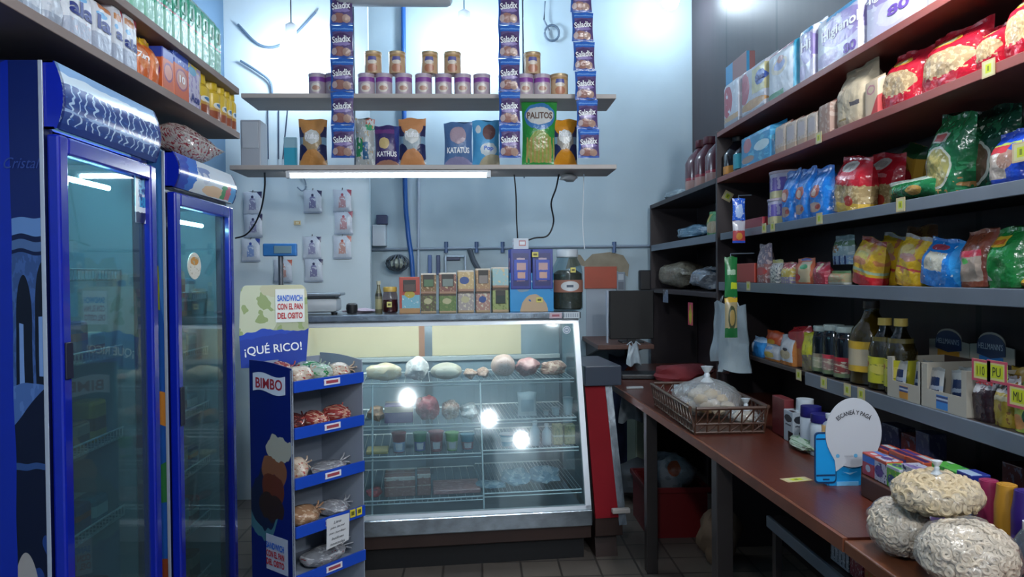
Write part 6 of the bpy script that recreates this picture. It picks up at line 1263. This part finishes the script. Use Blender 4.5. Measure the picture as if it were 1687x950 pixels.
# price tags along the right shelves: (x, y, shelf, label)
tagm = PM('price_paper', '#b5a07c', [('r', .12, .1, .88, .9, '#b8b888'), ('r', .28, .25, .72, .75, '#b4bc20'), ('r', .42, .35, .56, .65, '#6f7a24')], .5, wob=0)
tagp = PM('price_paper_pink', '#b04458', [('r', .12, .12, .88, .88, '#bdb878'), ('r', .2, .22, .82, .8, '#b8c020')], .5, wob=0)
tags = [(1190, 323, 0, .05, 'yellow price tag on the dark partition by the far bay', 0), (1349, 218, 2, .0, 'yellow tag on the second shelf under the brownish flour', 0), (1629, 124, 2, 0, 'yellow tag on the second shelf under the red pasta bags', 0),
        (1259, 370, 3, 0, 'yellow tag on the cookie shelf under the violet tins', 0), (1273, 366, 3, 0, 'pale yellow tag beside the one under the violet tins', 0), (1350, 357, 3, 0, 'yellow tag on the cookie shelf under the nearest cookie bag', 0), (1484, 336, 3, 0, 'yellow tag on the cookie shelf under the flat green packet', 0), (1683, 250, 3, -1, 'yellow tag stuck on the blue rice bag at the right edge', 0),
        (1233, 475, 4, 0, 'yellow tag on the far end of the sachet shelf', 0), (1396, 617, 5, 0, 'small yellow tag under the tallest oil bottle', 0), (1357, 620, 5, 0, 'yellow tag under the jars on the lowest shelf', 0), (1419, 636, 5, 0, 'yellow tag under the yellow-capped oil bottles', 0), (1316, 613, 5, 0, 'yellow tag under the bright yellow pouch', 0),
        (1617, 610, 5, -2, 'pink-edged yellow price card above the dark brown pouch', 1), (1643, 613, 5, -2, 'pink-edged yellow price card above the dip pouch', 1), (1678, 653, 5, -2, 'pink-edged yellow price card on the green soup pouch', 1)]
for px, py, si, fl, l, pk in tags:
    if si == 0: q = on(px, py, Y=YP - .002); o = MB().bbox(-.026, -.002, -.026, .026, 0, .026, .0006).build('price_tag', tagm, None, (q.x + .03, YP - .0005, q.z)); o.rotation_euler = (0, .5, 0)
    else:
        X_ = XS - .0008 if fl == 0 else XF - .016; q = on(px, py, X=X_); s = .024 if fl == 0 else (.03 if pk else .03)
        if pk: s = .036
        hh = min(.022, s) if si in (1, 2, 3, 4, 5) and fl == 0 else s * .8
        z = q.z if fl else ZR[si] + {2: -.014, 3: -.018, 4: -.022, 5: -.024}[si] + .0 + .006
        o = MB().bbox(-s, -.0016, -hh, s, 0, hh, .0006).build('price_tag', tagp if pk else tagm, None, (X_, q.y, z), -PI / 2)
        if pk: SURF[o.name] = (lambda u, v, s=s, hh=hh: Vector(((u - .5) * 2 * s, -.0016, (v - .5) * 2 * hh)), (2 * s, 2 * hh)); letter(o, '110' if px == 1617 else 'PU' if px == 1643 else 'MU', INK, .5, .5, w=s * .8, h=hh * .8, name='price_lettering', off=.0008, bold=0)
        if fl == -2:   # the card's little clip leans on the pouch behind
            MB().bbox(-.004, 0, -hh * .6, .004, .02, hh * .6, .001).build('card_clip', steel, o)
    T(o, l, 'price tag', 'price tags')

# ================================================================== BENCH
ZB = .85
benm = NT('bench_wood'); b_ = benm
c = b_.mix(b_.noise(4, 6, sc=(8, 1, 1)), C('#6a301e'), C('#431c15')); c = b_.mix(b_.math('MULTIPLY', b_.noise(2.2, 3), .5), c, C('#34201d'))
b_.l.new(c, b_.b.inputs['Base Color']); b_.b.inputs['Roughness'].default_value = .28; b_.bump(b_.noise(30, 3, sc=(6, 1, 1)), .05); bench_wood = b_.m
edgew = mat('bench_edge_wood', '#7a4630', .4, var=.25, vs=9)
P = [on(1009, 631, Z=ZB), on(1180, 741, Z=ZB), on(1396, 885, Z=ZB)]
far = Vector((on(1054, 594, Y=5.2).x * .96, 5.25, 0))
out = [(P[0].x, P[0].y), (P[1].x, P[1].y), (P[2].x, P[2].y), (1.62, P[2].y), (1.62, 5.3), (far.x, 5.3)]
bench = T(E('counter_bench', (1.2, 3.2, 0)), 'long dark brown wooden bench running along the right shelves', 'bench')
def shift(o2): return [(x - 1.2, y - 3.2) for x, y in o2]
MB().prism(shift(out), ZB - .032, ZB, axis='z').build('bench_top', bench_wood, bench)
em = MB()
for a, b in ((P[0], P[1]), (P[1], P[2])):
    em.add([(a.x - 1.2 - .012, a.y - 3.2, ZB - .036), (b.x - 1.2 - .012, b.y - 3.2, ZB - .036), (b.x - 1.2, b.y - 3.2, ZB - .036), (a.x - 1.2, a.y - 3.2, ZB - .036),
            (a.x - 1.2 - .012, a.y - 3.2, ZB - .001), (b.x - 1.2 - .012, b.y - 3.2, ZB - .001), (b.x - 1.2, b.y - 3.2, ZB - .001), (a.x - 1.2, a.y - 3.2, ZB - .001)], [(0, 4, 5, 1), (4, 7, 6, 5), (0, 1, 2, 3), (1, 5, 6, 2), (0, 3, 7, 4), (3, 2, 6, 7)])
em.build('edge_strip', edgew, bench)
postm = mat('leg_dark', '#352f2e', .4, var=.2)
for px, wd in ((1072, .055), (1190, .062)):
    e_ = line_at(px, (P[0].x + .03, P[0].y, .5), (P[2].x + .03, P[2].y, .5)); MB().bbox(e_.x - wd / 2 - 1.2, e_.y - .03 - 3.2, 0, e_.x + wd / 2 - 1.2, e_.y + .03 - 3.2, ZB - .033, .003).build('leg', postm, bench)
MB().bbox(1.55 - 1.2, 4.9 - 3.2, 0, 1.6 - 1.2, 4.95 - 3.2, ZB - .033, .003).build('leg', postm, bench)
b2 = T(E('near_board', (1.2, 1.4, ZB - .004)), 'lighter brown wooden board of the bench nearest the camera', 'bench')
xe = P[2].x + .0
MB().bbox(xe - .01 - 1.2, .7 - 1.4, -.034, 1.62 - 1.2, P[2].y - .002 - 1.4, -.001, .004).build('board_top', mat('bench_light', '#6f4028', .35, var=.3, vs=5, sc=(6, 1, 1)), b2)
MB().bbox(xe + .02 - 1.2, .8 - 1.4, -ZB + .004, xe + .08 - 1.2, .86 - 1.4, -.035, .003).build('leg', postm, b2)
# low grey shelf under the bench
e = T(E('low_shelf', (1.3, 2.0, .5)), 'low grey metal shelf under the near part of the bench', 'shelf'); q = on(1262, 848, X=1.14)
zl_ = q.z; e.location = (1.3, 2.0, zl_)
MB().bbox(1.14 - 1.3, .9 - 2.0, -.045, 1.155 - 1.3, q.y - 2.0, 0, .003).build('lip', greyb, e); MB().bbox(1.156 - 1.3, .9 - 2.0, -.03, 1.65 - 1.3, q.y - 2.0, -.003, .003).build('board', darkw, e)
for yy in (q.y - .04, 1.2): MB().bbox(1.60 - 1.3, yy - 2.0, -zl_, 1.64 - 1.3, yy - 1.97, -.031, .003).build('leg', postm, e); MB().bbox(1.16 - 1.3, yy - 2.0, -zl_, 1.19 - 1.3, yy - 1.97, -.046, .003).build('leg', postm, e)
und = [(1368, 1398, 888, PM('un0', '#8f9098', [('s', 5, .3, .1, .9, '#2f3038'), ('n', 9, .58, '#b0b0b4')], .35), 'white and dark checked packet'), (1400, 1420, 905, PM('un1', '#7a2a34', [('n', 7, .56, '#a08a8a')], .3), 'dark red packet'), (1424, 1446, 920, PM('un2', '#a0502c', [('n', 7, .6, '#5c8a4c')], .3), 'orange packet')]
for k, (a, b, t, m, l) in enumerate(und):
    ym, w_, h_ = xslot(a, b, t, zl_, 1.18); o = carton('food_pack', w_, min(max(h_, .05), .22), .08, m, (1.18 + .04, ym, zl_ + .0006), -PI / 2); T(o, l + ' on the low shelf under the near board', 'food pack', 'packs under the bench')
q = on(1310, 850, X=1.25); o = MB().blob((0, 0, .03), (.06, .12, .03), 5, .3, 2).build('dark_bag', mat('black_bag', '#101218', .3, bump=.4, bs=20), None, (1.26, q.y - .05, zl_ + .0), smooth=True); T(o, 'dark plastic bag lying at the far end of the low shelf', 'plastic bag')
# ---- basket with bread
Y0 = on(1145, 716, Z=ZB).y; x0 = on(1145, 716, Z=ZB).x; x1 = on(1262, 716, Z=ZB).x; Y1 = on(1083, 668, Z=ZB).y
x0b = on(1083, 668, Z=ZB).x
bk = T(E('wire_basket', ((x0 + x1) / 2, (Y0 + Y1) / 2, ZB + .0006)), 'brown openwork basket on the bench holding bags of bread', 'basket'); a = (x1 - x0) / 2; b = (Y1 - Y0) / 2; hb = .105
bkm = mat('basket_brown', '#4a3024', .4, var=.3, vs=20)
MB().bbox(-a, -b, 0, a, b, .006, .002).build('base', bkm, bk)
for nm, A, B in (('front_side', (-a, -b), (a, -b)), ('back_side', (-a, b), (a, b)), ('left_side', (-a, -b), (-a, b)), ('right_side', (a, -b), (a, b))):
    m = MB(); A = Vector((*A, 0)); B = Vector((*B, 0)); out_ = Vector((A.x + B.x, A.y + B.y, 0)).normalized() * .02
    for zf in (.02, .36, .98): m.tube([A + out_ * zf + Vector((0, 0, .006 + hb * zf)), B + out_ * zf + Vector((0, 0, .006 + hb * zf))], .005 if zf < .9 else .008, 6)
    L = (B - A).length; nn = int(L / .042)
    for k in range(nn + 1):
        p = A + (B - A) * k / nn; p2 = A + (B - A) * min(1, (k + 1) / nn); m.tube([p, p + out_ + Vector((0, 0, .006 + hb * .98))], .0035, 5)
        if k < nn: m.tube([p + Vector((0, 0, .008)), p2 + out_ * .36 + Vector((0, 0, .006 + hb * .36))], .003, 5); m.tube([p + out_ * .36 + Vector((0, 0, hb * .36)), p2 + out_ * .98 + Vector((0, 0, hb * .98))], .003, 5)
    m.build(nm, bkm, bk)
film = glass('bag_film', '#ffffff', .10, .12, bump=.8, film=.26, filmcol='#e3e8ea')
def film_bag(name, label, cat, loc, r, contents_fn, knot=True, seed=1, rz=0, group=None, ks=1.0, filmm=None):
    e = T(E(name, loc, rz), label, cat, group)
    f = MB()
    bm = bmesh.new(); bmesh.ops.create_icosphere(bm, subdivisions=4, radius=1); vs = []
    for v in bm.verts:
        p = v.co; k = 1 + .13 * noise.noise(p * 2.2 + Vector((seed, 0, 0))) + .035 * noise.noise(p * 6 + Vector((seed, 3, 0)))
        pk = max(0, p.z - .55) / .45; sq = 1 - .55 * pk
        if not knot: pk = 0; sq = 1
        vs.append((p.x * r[0] * k * sq, p.y * r[1] * k * sq, max(.001, r[2] + p.z * r[2] * k * (1 + .16 * pk))))
    bm.verts.index_update(); fs = [[v.index for v in q.verts] for q in bm.faces]; bm.free(); f.add(vs, fs)
    f.build('bag_film', filmm or film, e, smooth=True)
    if knot:
        kb = MB(); tz_ = r[2] * 2.12; s = ks
        kb.lathe([(.03 * s, tz_ - .02 * s), (.012 * s, tz_), (.014 * s, tz_ + .012 * s), (.010 * s, tz_ + .02 * s), (.02 * s, tz_ + .035 * s), (.028 * s, tz_ + .05 * s)], 10)
        kb.build('knot', mat('knot_white', '#c6ced4', .35), e, smooth=True)
    contents_fn(e, r); return e
def buns(e, r):
    m = MB(); m2 = MB(); R = random.Random(7)
    for k in range(26):
        a = R.uniform(0, 2 * PI); rr = math.sqrt(R.random()) * .72; z = R.uniform(.2, 1.35) * r[2]; c = max(.2, 1 - (z / r[2] - 1) ** 2 * .5)
        (m2 if k % 4 == 0 else m).blob((rr * r[0] * math.cos(a) * c, rr * r[1] * math.sin(a) * c, z), (.034, .03, .024), k, .15, 2)
    m.build('pale_buns', mat('bun_pale', '#a8977c', .7, var=.15, vs=15), e, smooth=True); m2.build('yellow_buns', mat('bun_yellow', '#a88a50', .7), e, smooth=True)
q = on(1166, 655, Y=(Y0 + Y1) / 2 + .02)
film_bag('bread_bag', 'knotted clear plastic bag of bread rolls in the brown basket', 'bread', (q.x, (Y0 + Y1) / 2 + .03, ZB + .0078), (.150, .20, .082), buns, seed=2, ks=1.0)
q = on(1222, 672, Y=Y0 + .25); film_bag('bread_bag', 'small crumpled clear bag at the right side of the basket', 'bread', (q.x - .015, Y0 + .16, ZB + .0078), (.075, .10, .035), lambda e, r: MB().blob((0, 0, r[2] * .9), (r[0] * .6, r[1] * .6, r[2] * .8), 4, .2, 2).build('roll', mat('bun_pale', '#a8977c'), e, smooth=True), seed=5, ks=.7)
# things on the bench beyond the basket
q = on(1130, 640, Y=4.25); o = MB().blob((0, 0, .055), (.17, .16, .055), 9, .18, 3).build('red_cloth', mat('red_cloth', '#6a1018', .8, var=.2), None, (q.x + .02, 4.35, ZB + .0005), 0, True); T(o, 'dark red cloth bundle on the bench behind the basket', 'cloth')
q = on(1070, 622, Z=ZB); o = MB().bbox(-.15, -.10, 0, .13, .10, .03, .006).build('black_tray', mat('tray_black', '#14151a', .4), None, (on(1062, 622, Z=ZB).x, on(1062, 622, Z=ZB).y + .02, ZB + .0005), -.1); T(o, 'flat black tray at the far end of the bench', 'tray')
q = on(1040, 625, Z=ZB); o = MB().bbox(-.05, -.008, 0, .05, .008, .012, .003).build('white_knife_handle', mat('plastic_w', '#a9b0b4', .4), None, (on(1040, 640, Z=ZB).x + .02, on(1040, 640, Z=ZB).y, ZB + .0005), .1); T(o, 'small white strip lying on the far end of the bench', 'strip')
q = on(1095, 628, Z=ZB + .02); o = MB().blob((0, 0, .022), (.05, .06, .022), 3, .4, 2).build('crumpled_napkin', mat('napkin', '#8f979c', .6), None, (on(1095, 632, Z=ZB).x + .01, 3.98, ZB + .0005), smooth=True); T(o, 'crumpled white napkin on the bench left of the red bundle', 'napkin')
# ---- QR pay sign
py = on(1380, 800, Z=ZB); SY = py.y; k = SY / FPX
sg = T(E('payment_sign', (py.x, SY, ZB + .0006)), 'blue payment sign with a round white speech bubble and a phone picture', 'sign')
def sx(px): return on(px, 760, Y=SY).x - py.x
def sz(pyy): return on(1390, pyy, Y=SY).z - ZB
skb = mat('sign_blue', '#1a8ccc', .3); skd = mat('sign_dark', '#10345c', .35); skw = mat('sign_white', '#b4b8bf', .35)
body = MB().prism([(sx(1366), 0), (sx(1418), -.0), (sx(1421), sz(712)), (sx(1366), sz(712))], 0, .004).build('stand_plate', skb, sg)
MB().prism([(sx(1364), 0), (sx(1418), 0), (sx(1418), .05), (sx(1364), .05)], .03, .034, M=Matrix.Translation((0, 0, 0))).build('rear_support', skb, sg)
MB().box(sx(1364), .004, 0, sx(1418), .034, .003).build('foot_plate', skb, sg)
def rr(x0, z0, x1, z1, r):
    o_ = []
    for cx, cz, a in ((x1 - r, z0 + r, -PI / 2), (x1 - r, z1 - r, 0), (x0 + r, z1 - r, PI / 2), (x0 + r, z0 + r, PI)):
        for i in range(5): o_.append((cx + r * math.cos(a + i * PI / 8), cz + r * math.sin(a + i * PI / 8)))
    return o_
ph = MB().prism(rr(sx(1341), sz(795), sx(1377), sz(711), .012), -.004, 0).build('phone_plate', skd, sg)
MB().prism(rr(sx(1343), sz(792), sx(1375), sz(714), .010), -.0055, -.0041).build('phone_face', skb, ph)
MB().box(sx(1343.5), -.0062, sz(723), sx(1374.5), -.0056, sz(720.5)).build('speaker_line', skd, ph)
MB().box(sx(1343.5), -.0062, sz(783), sx(1374.5), -.0056, sz(780)).build('screen_line', skd, ph)
MB().box(sx(1354), -.0062, sz(789.5), sx(1365), -.0056, sz(787)).build('home_button', skd, ph)
c0 = (sx(1404), sz(712)); r0 = (sx(1450) - sx(1358)) / 2; r1 = (sz(655) - sz(769)) / 2
bub = [(c0[0] + r0 * math.cos(t), c0[1] + r1 * math.sin(t)) for t in [math.radians(a) for a in range(-110, 215, 8)]]
bub += [(sx(1373), sz(757)), (sx(1375), sz(775))]
bb_ = MB().prism(bub, -.009, -.006).build('speech_bubble', skw, sg)
SURF[bb_.name] = (lambda u, v: Vector((c0[0] + (u - .5) * 2 * r0, -.009, c0[1] + (v - .5) * 2 * r1)), (2 * r0, 2 * r1))
letter(bb_, 'ESCANEÁ Y PAGÁ', INK, .5, .80, w=r0 * 1.35, h=r1 * .155, arc=r0 * .92, off=.001, name='sign_lettering', bold=.02)
for i, (u, wd) in enumerate(((.34, .22), (.66, .22))):
    dd = MB().prism([(c0[0] + (u - .5) * 2 * r0 + .006 * math.cos(t) - .022, c0[1] - r1 * .66 + .006 * math.sin(t)) for t in [j * PI / 6 for j in range(12)]], -.0098, -.0091).build('small_emblem', mat('emblem_blue', '#5a9cc4', .4), bb_)
    letter(bb_, 'mercado' if i == 0 else 'pago', mat('ink_grey', '#8a8f98', .4), u + .07, .17, w=r0 * .30, h=r1 * .055, off=.001, name='sign_small_lettering', bold=0)
MB().prism([(sx(1388), sz(768)), (sx(1400), sz(764)), (sx(1412), sz(768)), (sx(1400), sz(772))], -.0012, -.0002).prism([(sx(1388), sz(777)), (sx(1400), sz(782)), (sx(1412), sz(777)), (sx(1400), sz(779))], -.0012, -.0002).build('plate_marks', mat('mark_pale', '#8fc4e4', .4), body)
MB().box(sx(1378), -.002, sz(800), sx(1414), -.0003, sz(793)).build('plate_line', mat('mark_blue', '#6ab0dc', .4), body)
q = on(1312, 790, Z=ZB); o = MB().bbox(-.045, -.022, 0, .045, .022, .0012, .0005).build('price_tag', tagm, None, (q.x, q.y, ZB + .0004), .2); T(o, 'yellow price tag lying flat on the bench left of the sign', 'price tag', 'price tags')
# ---- goods standing on the bench at the shelf line
XB = 1.16
def bench_item(label, nm, cat, p0, p1, pt, m, X=XB, **kw): return right(label, nm, cat, p0, p1, pt, 5, m, zs=ZB, Xf=X, **kw)
XB = 1.20
bench_item('upright dark red board standing behind the spray cans', 'red_board', 'board', 1272, 1292, 654, mat('red_board', '#5f1c20', .5), X=1.20, shape='box', d=.04)
spray = [(.95, 0), (1, .01), (1, .72), (.8, .80), (.55, .84)]
spb = mat('spray_navy', '#1c1c64', .35)
bench_item('white and black box standing beside the red board', 'white_box', 'box', 1291, 1306, 676, PM('wb', '#a6b0b8', [('e', .5, .75, .4, .12, '#2c3038'), ('r', .5, 0, 1, .35, '#15171e'), ('r', .2, .52, .8, .57, '#4a5058')], .35), X=1.19, shape='box', d=.05)
bench_item('tall white spray can with a white cap', 'spray_can', 'spray can', 1305, 1318, 657, mat('spray_white', '#a3adb8', .3), X=1.22, shape='prof', prof=spray, cap=(mat('cap_wh', '#b3bcc4', .35), .74, 1, .9))
bench_item('white spray can with a navy cap, farther of two', 'spray_can', 'spray can', 1312, 1327, 669, mat('spray_white', '#a3adb8', .3), X=1.18, shape='prof', prof=spray, cap=(spb, .76, 1, .95), group='navy-capped spray cans')
bench_item('white spray can with a navy cap, nearer of two', 'spray_can', 'spray can', 1328, 1345, 682, mat('spray_white', '#a3adb8', .3), X=1.18, shape='prof', prof=spray, cap=(spb, .80, 1, .95), group='navy-capped spray cans')
bench_item('small grey can with an orange tag just left of the white bubble', 'spray_can', 'spray can', 1347, 1362, 682, PM('greycan', '#8a939c', [('b', .62, .9, '#b08a50')], .3), X=1.2, shape='prof', prof=spray, cap=(mat('cap_wh', '#b3bcc4'), .9, 1, .6))
q = on(1322, 745, Z=ZB); o = MB().blob((0, 0, .022), (.03, .10, .022), 4, .3, 3).build('green_white_packet', PM('gwp', '#9fae9c', [('n', 8, .55, '#5c8058')], .3, crinkle=.5), None, (q.x + .02, q.y + .02, ZB + .0004), 0, True); T(o, 'small green and white packet lying before the spray cans', 'packet')
jb = [(1420, 1440, 748, 'jb0', '#a83434', [('b', .6, .9, '#3f6ab8'), ('e', .5, .35, .2, .16, '#b0b4bc'), ('b', .9, 1, '#b0482c')], 'red, blue and white'),
      (1440, 1460, 756, 'jb1', '#b0aebc', [('e', .4, .45, .35, .25, '#5a3a78'), ('n', 6, .58, '#2c2c54'), ('b', .85, 1, '#b0482c')], 'white and purple'),
      (1460, 1482, 768, 'jb2', '#5c9a3c', [('e', .4, .35, .3, .25, '#28406c'), ('n', 5, .6, '#a8b43c'), ('b', .85, 1, '#b0b4bc')], 'green')]
for k, (a, b, t, n_, c_, sh, l) in enumerate(jb):
    zc_ = ZB + .0615
    right(f'{l} juice carton in the front row above the brown box', 'juice_carton', 'juice carton', a, b, t, 5, PM(n_, c_, sh, .35), zs=zc_, Xf=1.12, shape='box', d=.05, group='juice cartons on the bench')
ymA = xslot(1418, 1500, 700, ZB, 1.11); o = carton('brown_box', ymA[1] * 1.0, .060, .30, mat('brown_card', '#4a2a20', .5, var=.15), (1.11 + .15, ymA[0], ZB + .0005), -PI / 2, .004); T(o, 'low brown box on the bench under the juice cartons', 'box')
for k, (a, b, t, c_, c2) in enumerate(((1436, 1462, 738, '#a84028', '#a9b0b8'), (1464, 1490, 745, '#a04630', '#4a3a7c'), (1492, 1520, 756, '#a84a30', '#a9b0b8'))):
    zc_ = ZB + .0615
    right(f'orange-topped juice carton, {["farthest", "middle", "nearest"][k]} of the back row', 'juice_carton', 'juice carton', a, b, t, 5, PM('jr%d' % k, c_, [('b', .5, .8, c2), ('b', .1, .4, '#3c2c5c')], .35), zs=zc_ if k < 2 else ZB, Xf=1.22, shape='box', d=.06, group='juice cartons on the bench', hmax=.14 if k < 2 else .28)
bench_item('violet and white carton right of the green juice carton', 'juice_carton', 'juice carton', 1484, 1530, 772, PM('vw', '#7a6a9c', [('h', -1, 1, .1, '#a8a8b8'), ('n', 6, .6, '#332c60')], .35), X=1.13, shape='box', d=.05, group='juice cartons on the bench', hmax=.17)
bench_item('green packet with a white patch behind the top cereal bag', 'green_box', 'packet', 1534, 1575, 768, PM('gwb', '#4a9a3c', [('r', .05, .72, .3, .9, '#a8b8a8'), ('n', 5, .62, '#2c6a4c')], .35), X=1.2, shape='box', d=.05)
bench_item('navy and pale blue packet behind the cereal bags', 'blue_box', 'packet', 1575, 1600, 778, PM('nvb', '#8fa4bc', [('b', .55, 1, '#1c2a78')], .35), X=1.18, shape='box', d=.05)
btl = [(.92, 0), (1, .02), (1, .72), (.86, .86), (.8, .99)]
for k, (a, b, t, c_, l, e_) in enumerate(((1600, 1624, 790, '#8c2a50', 'dark pink', '#a84a60'), (1628, 1654, 797, '#b0802c', 'golden yellow', '#8a3428'), (1654, 1686, 808, '#33206c', 'deep purple', '#4a3f8c'), (1688, 1730, 812, '#8a2a24', 'red', '#a84a3c'))):
    bench_item(f'{l} upright box-shaped bottle at the right of the bench', 'shampoo_bottle', 'bottle', a, b, t, PM('sh%d' % k, c_, [('e', .5, .35, .1, .10, e_), ('b', 0, .03, '#222222')], .3, wob=.01), X=1.16, shape='prof', prof=btl, cap=(mat('shc%d' % k, c_, .35), .98, 1.0, .6), group='upright bottles on the bench')
# dim goods at the back of the bench under the lowest shelf
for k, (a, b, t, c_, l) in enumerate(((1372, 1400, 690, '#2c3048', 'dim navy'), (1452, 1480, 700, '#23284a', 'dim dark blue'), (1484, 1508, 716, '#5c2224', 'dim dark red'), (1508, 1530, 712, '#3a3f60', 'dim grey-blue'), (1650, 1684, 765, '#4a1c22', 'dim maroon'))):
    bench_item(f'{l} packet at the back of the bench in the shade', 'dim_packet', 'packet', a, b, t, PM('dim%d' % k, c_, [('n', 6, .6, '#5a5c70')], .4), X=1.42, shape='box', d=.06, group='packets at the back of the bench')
# ---- bags of cereal rings
def rings(n, mcol, seed, rr_=.0068, flat=1.0):
    def fn(e, r):
        m = MB(); R = random.Random(seed)
        for k in range(n):
            z = R.uniform(-.95, .95); a = R.uniform(0, 2 * PI); q = math.sqrt(1 - z * z); s = R.uniform(.80, .93)
            p = Vector((q * math.cos(a) * r[0] * s, q * math.sin(a) * r[1] * s, max(.012, r[2] + z * r[2] * s)))
            nn = Vector((p.x / r[0], p.y / r[1], (p.z - r[2]) / r[2])).normalized() + Vector((R.uniform(-.45, .45), R.uniform(-.45, .45), R.uniform(-.45, .45)))
            M_ = Matrix.Translation(p) @ nn.to_track_quat('Z', 'Y').to_matrix().to_4x4()
            vs = []; NU, NV = 10, 5; big = rr_ * R.uniform(.85, 1.15); sm_ = big * .52
            for i in range(NU):
                t = 2 * PI * i / NU
                for j in range(NV):
                    f = 2 * PI * j / NV; vs.append(((big + sm_ * math.cos(f)) * math.cos(t), (big + sm_ * math.cos(f)) * math.sin(t), sm_ * math.sin(f)))
            fs = [(i * NV + j, ((i + 1) % NU) * NV + j, ((i + 1) % NU) * NV + (j + 1) % NV, i * NV + (j + 1) % NV) for i in range(NU) for j in range(NV)]
            m.add(vs, fs, None, 0, M_)
        MB().blob((0, 0, r[2]), (r[0] * .79, r[1] * .79, r[2] * .79), seed, .06, 3).build('shaded_core', mat('ring_shadow_fill', '#8c7d68', .8, var=.3, vs=60, bump=.5, bs=70), e, smooth=True)  # solid core, its darker colour gives the shade between the rings
        o = m.build('cereal_rings', mat(*mcol), e, smooth=True); o['kind'] = 'stuff'
    return fn
rc1 = ('ring_pale', '#c4b6a2', .7); rc2 = ('ring_tan', '#bca988', .7)
film2 = glass('ring_bag_film', '#ffffff', .06, .16, bump=.6, film=.13, filmcol='#e2e2de')
ZN = ZB - .0044
def at_z(px, pyy, z): return on(px, pyy, Z=z)
# front right bag
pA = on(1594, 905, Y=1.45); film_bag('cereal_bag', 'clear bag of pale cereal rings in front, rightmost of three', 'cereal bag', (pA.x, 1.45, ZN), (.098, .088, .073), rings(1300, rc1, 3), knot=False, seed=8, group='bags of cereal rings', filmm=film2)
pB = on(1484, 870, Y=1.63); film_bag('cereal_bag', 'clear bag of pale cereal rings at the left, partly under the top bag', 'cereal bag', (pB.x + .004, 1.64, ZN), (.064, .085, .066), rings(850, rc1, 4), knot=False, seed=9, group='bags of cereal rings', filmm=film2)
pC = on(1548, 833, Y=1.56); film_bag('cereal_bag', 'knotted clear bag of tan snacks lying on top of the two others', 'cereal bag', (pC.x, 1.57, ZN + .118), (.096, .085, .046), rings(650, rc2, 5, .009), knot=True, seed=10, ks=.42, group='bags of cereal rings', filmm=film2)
q = on(1682, 905, Y=1.50); o = bottle('clear_bottle', [(.030, 0), (.034, .006), (.034, .07), (.02, .095), (.013, .105)], glass('clear_bottle', '#aab4bc', .12, .04, film=.3, filmcol='#7f8a94'), (q.x + .02, 1.50, ZN), cap=(.014, .10, .12, socket)); T(o, 'greyish clear bottle cut by the right picture edge', 'bottle')
# ---- floor things under the bench
cx = on(1128, 850, Y=4.35); e = T(E('red_crate', (1.12, 4.30, 0)), 'red plastic crate on the floor behind the bench leg', 'crate'); rc = mat('crate_red', '#6f1216', .45)
mb = MB().box(-.16, -.2, 0, .16, .2, .012).box(-.17, -.21, .0, -.155, .21, .28).box(.155, -.21, 0, .17, .21, .28).box(-.155, -.21, 0, .155, -.195, .28).box(-.155, .195, 0, .155, .21, .28); mb.build('crate_body', rc, e)
MB().bbox(-.185, -.225, .26, .185, -.21, .29, .003).bbox(-.185, .21, .26, .185, .225, .29, .003).bbox(-.185, -.21, .26, -.17, .21, .29, .003).bbox(.17, -.21, .26, .185, .21, .29, .003).build('crate_rim', rc, e)
o = MB().blob((0, 0, .13), (.13, .15, .15), 5, .22, 3).build('white_orange_bag', PM('wob', '#83898f', [('n', 4, .58, '#6a7078'), ('e', .45, .75, .12, .12, '#9c4a2c')], .3, crinkle=.6), None, (1.13, 4.30, .165), 0, True); T(o, 'crumpled white and orange plastic bag sitting in the red crate', 'plastic bag')
o = MB().blob((0, 0, .13), (.10, .12, .14), 8, .22, 3).build('paper_bag', mat('kraft_paper', '#6f5a48', .7, bump=.4, bs=12), None, (1.23, 3.72, .011), 0, True); T(o, 'brown paper bag on the floor beside the near bench leg', 'paper bag')
o = MB().blob((0, 0, .10), (.15, .18, .12), 6, .2, 3).build('dark_sack', mat('sack_dark', '#2a2c30', .6, bump=.3, bs=12), None, (1.05, 4.85, .018), 0, True); T(o, 'dark grey sack on the floor behind the red crate', 'sack')
mt = MB().bbox(-.17, -.18, 0, .15, .18, .06, .006).build('black_mat_roll', mat('mat_black', '#111215', .7), None, (.72, 5.18, .0005)); T(mt, 'low black box lying on the floor behind the red counter', 'box')
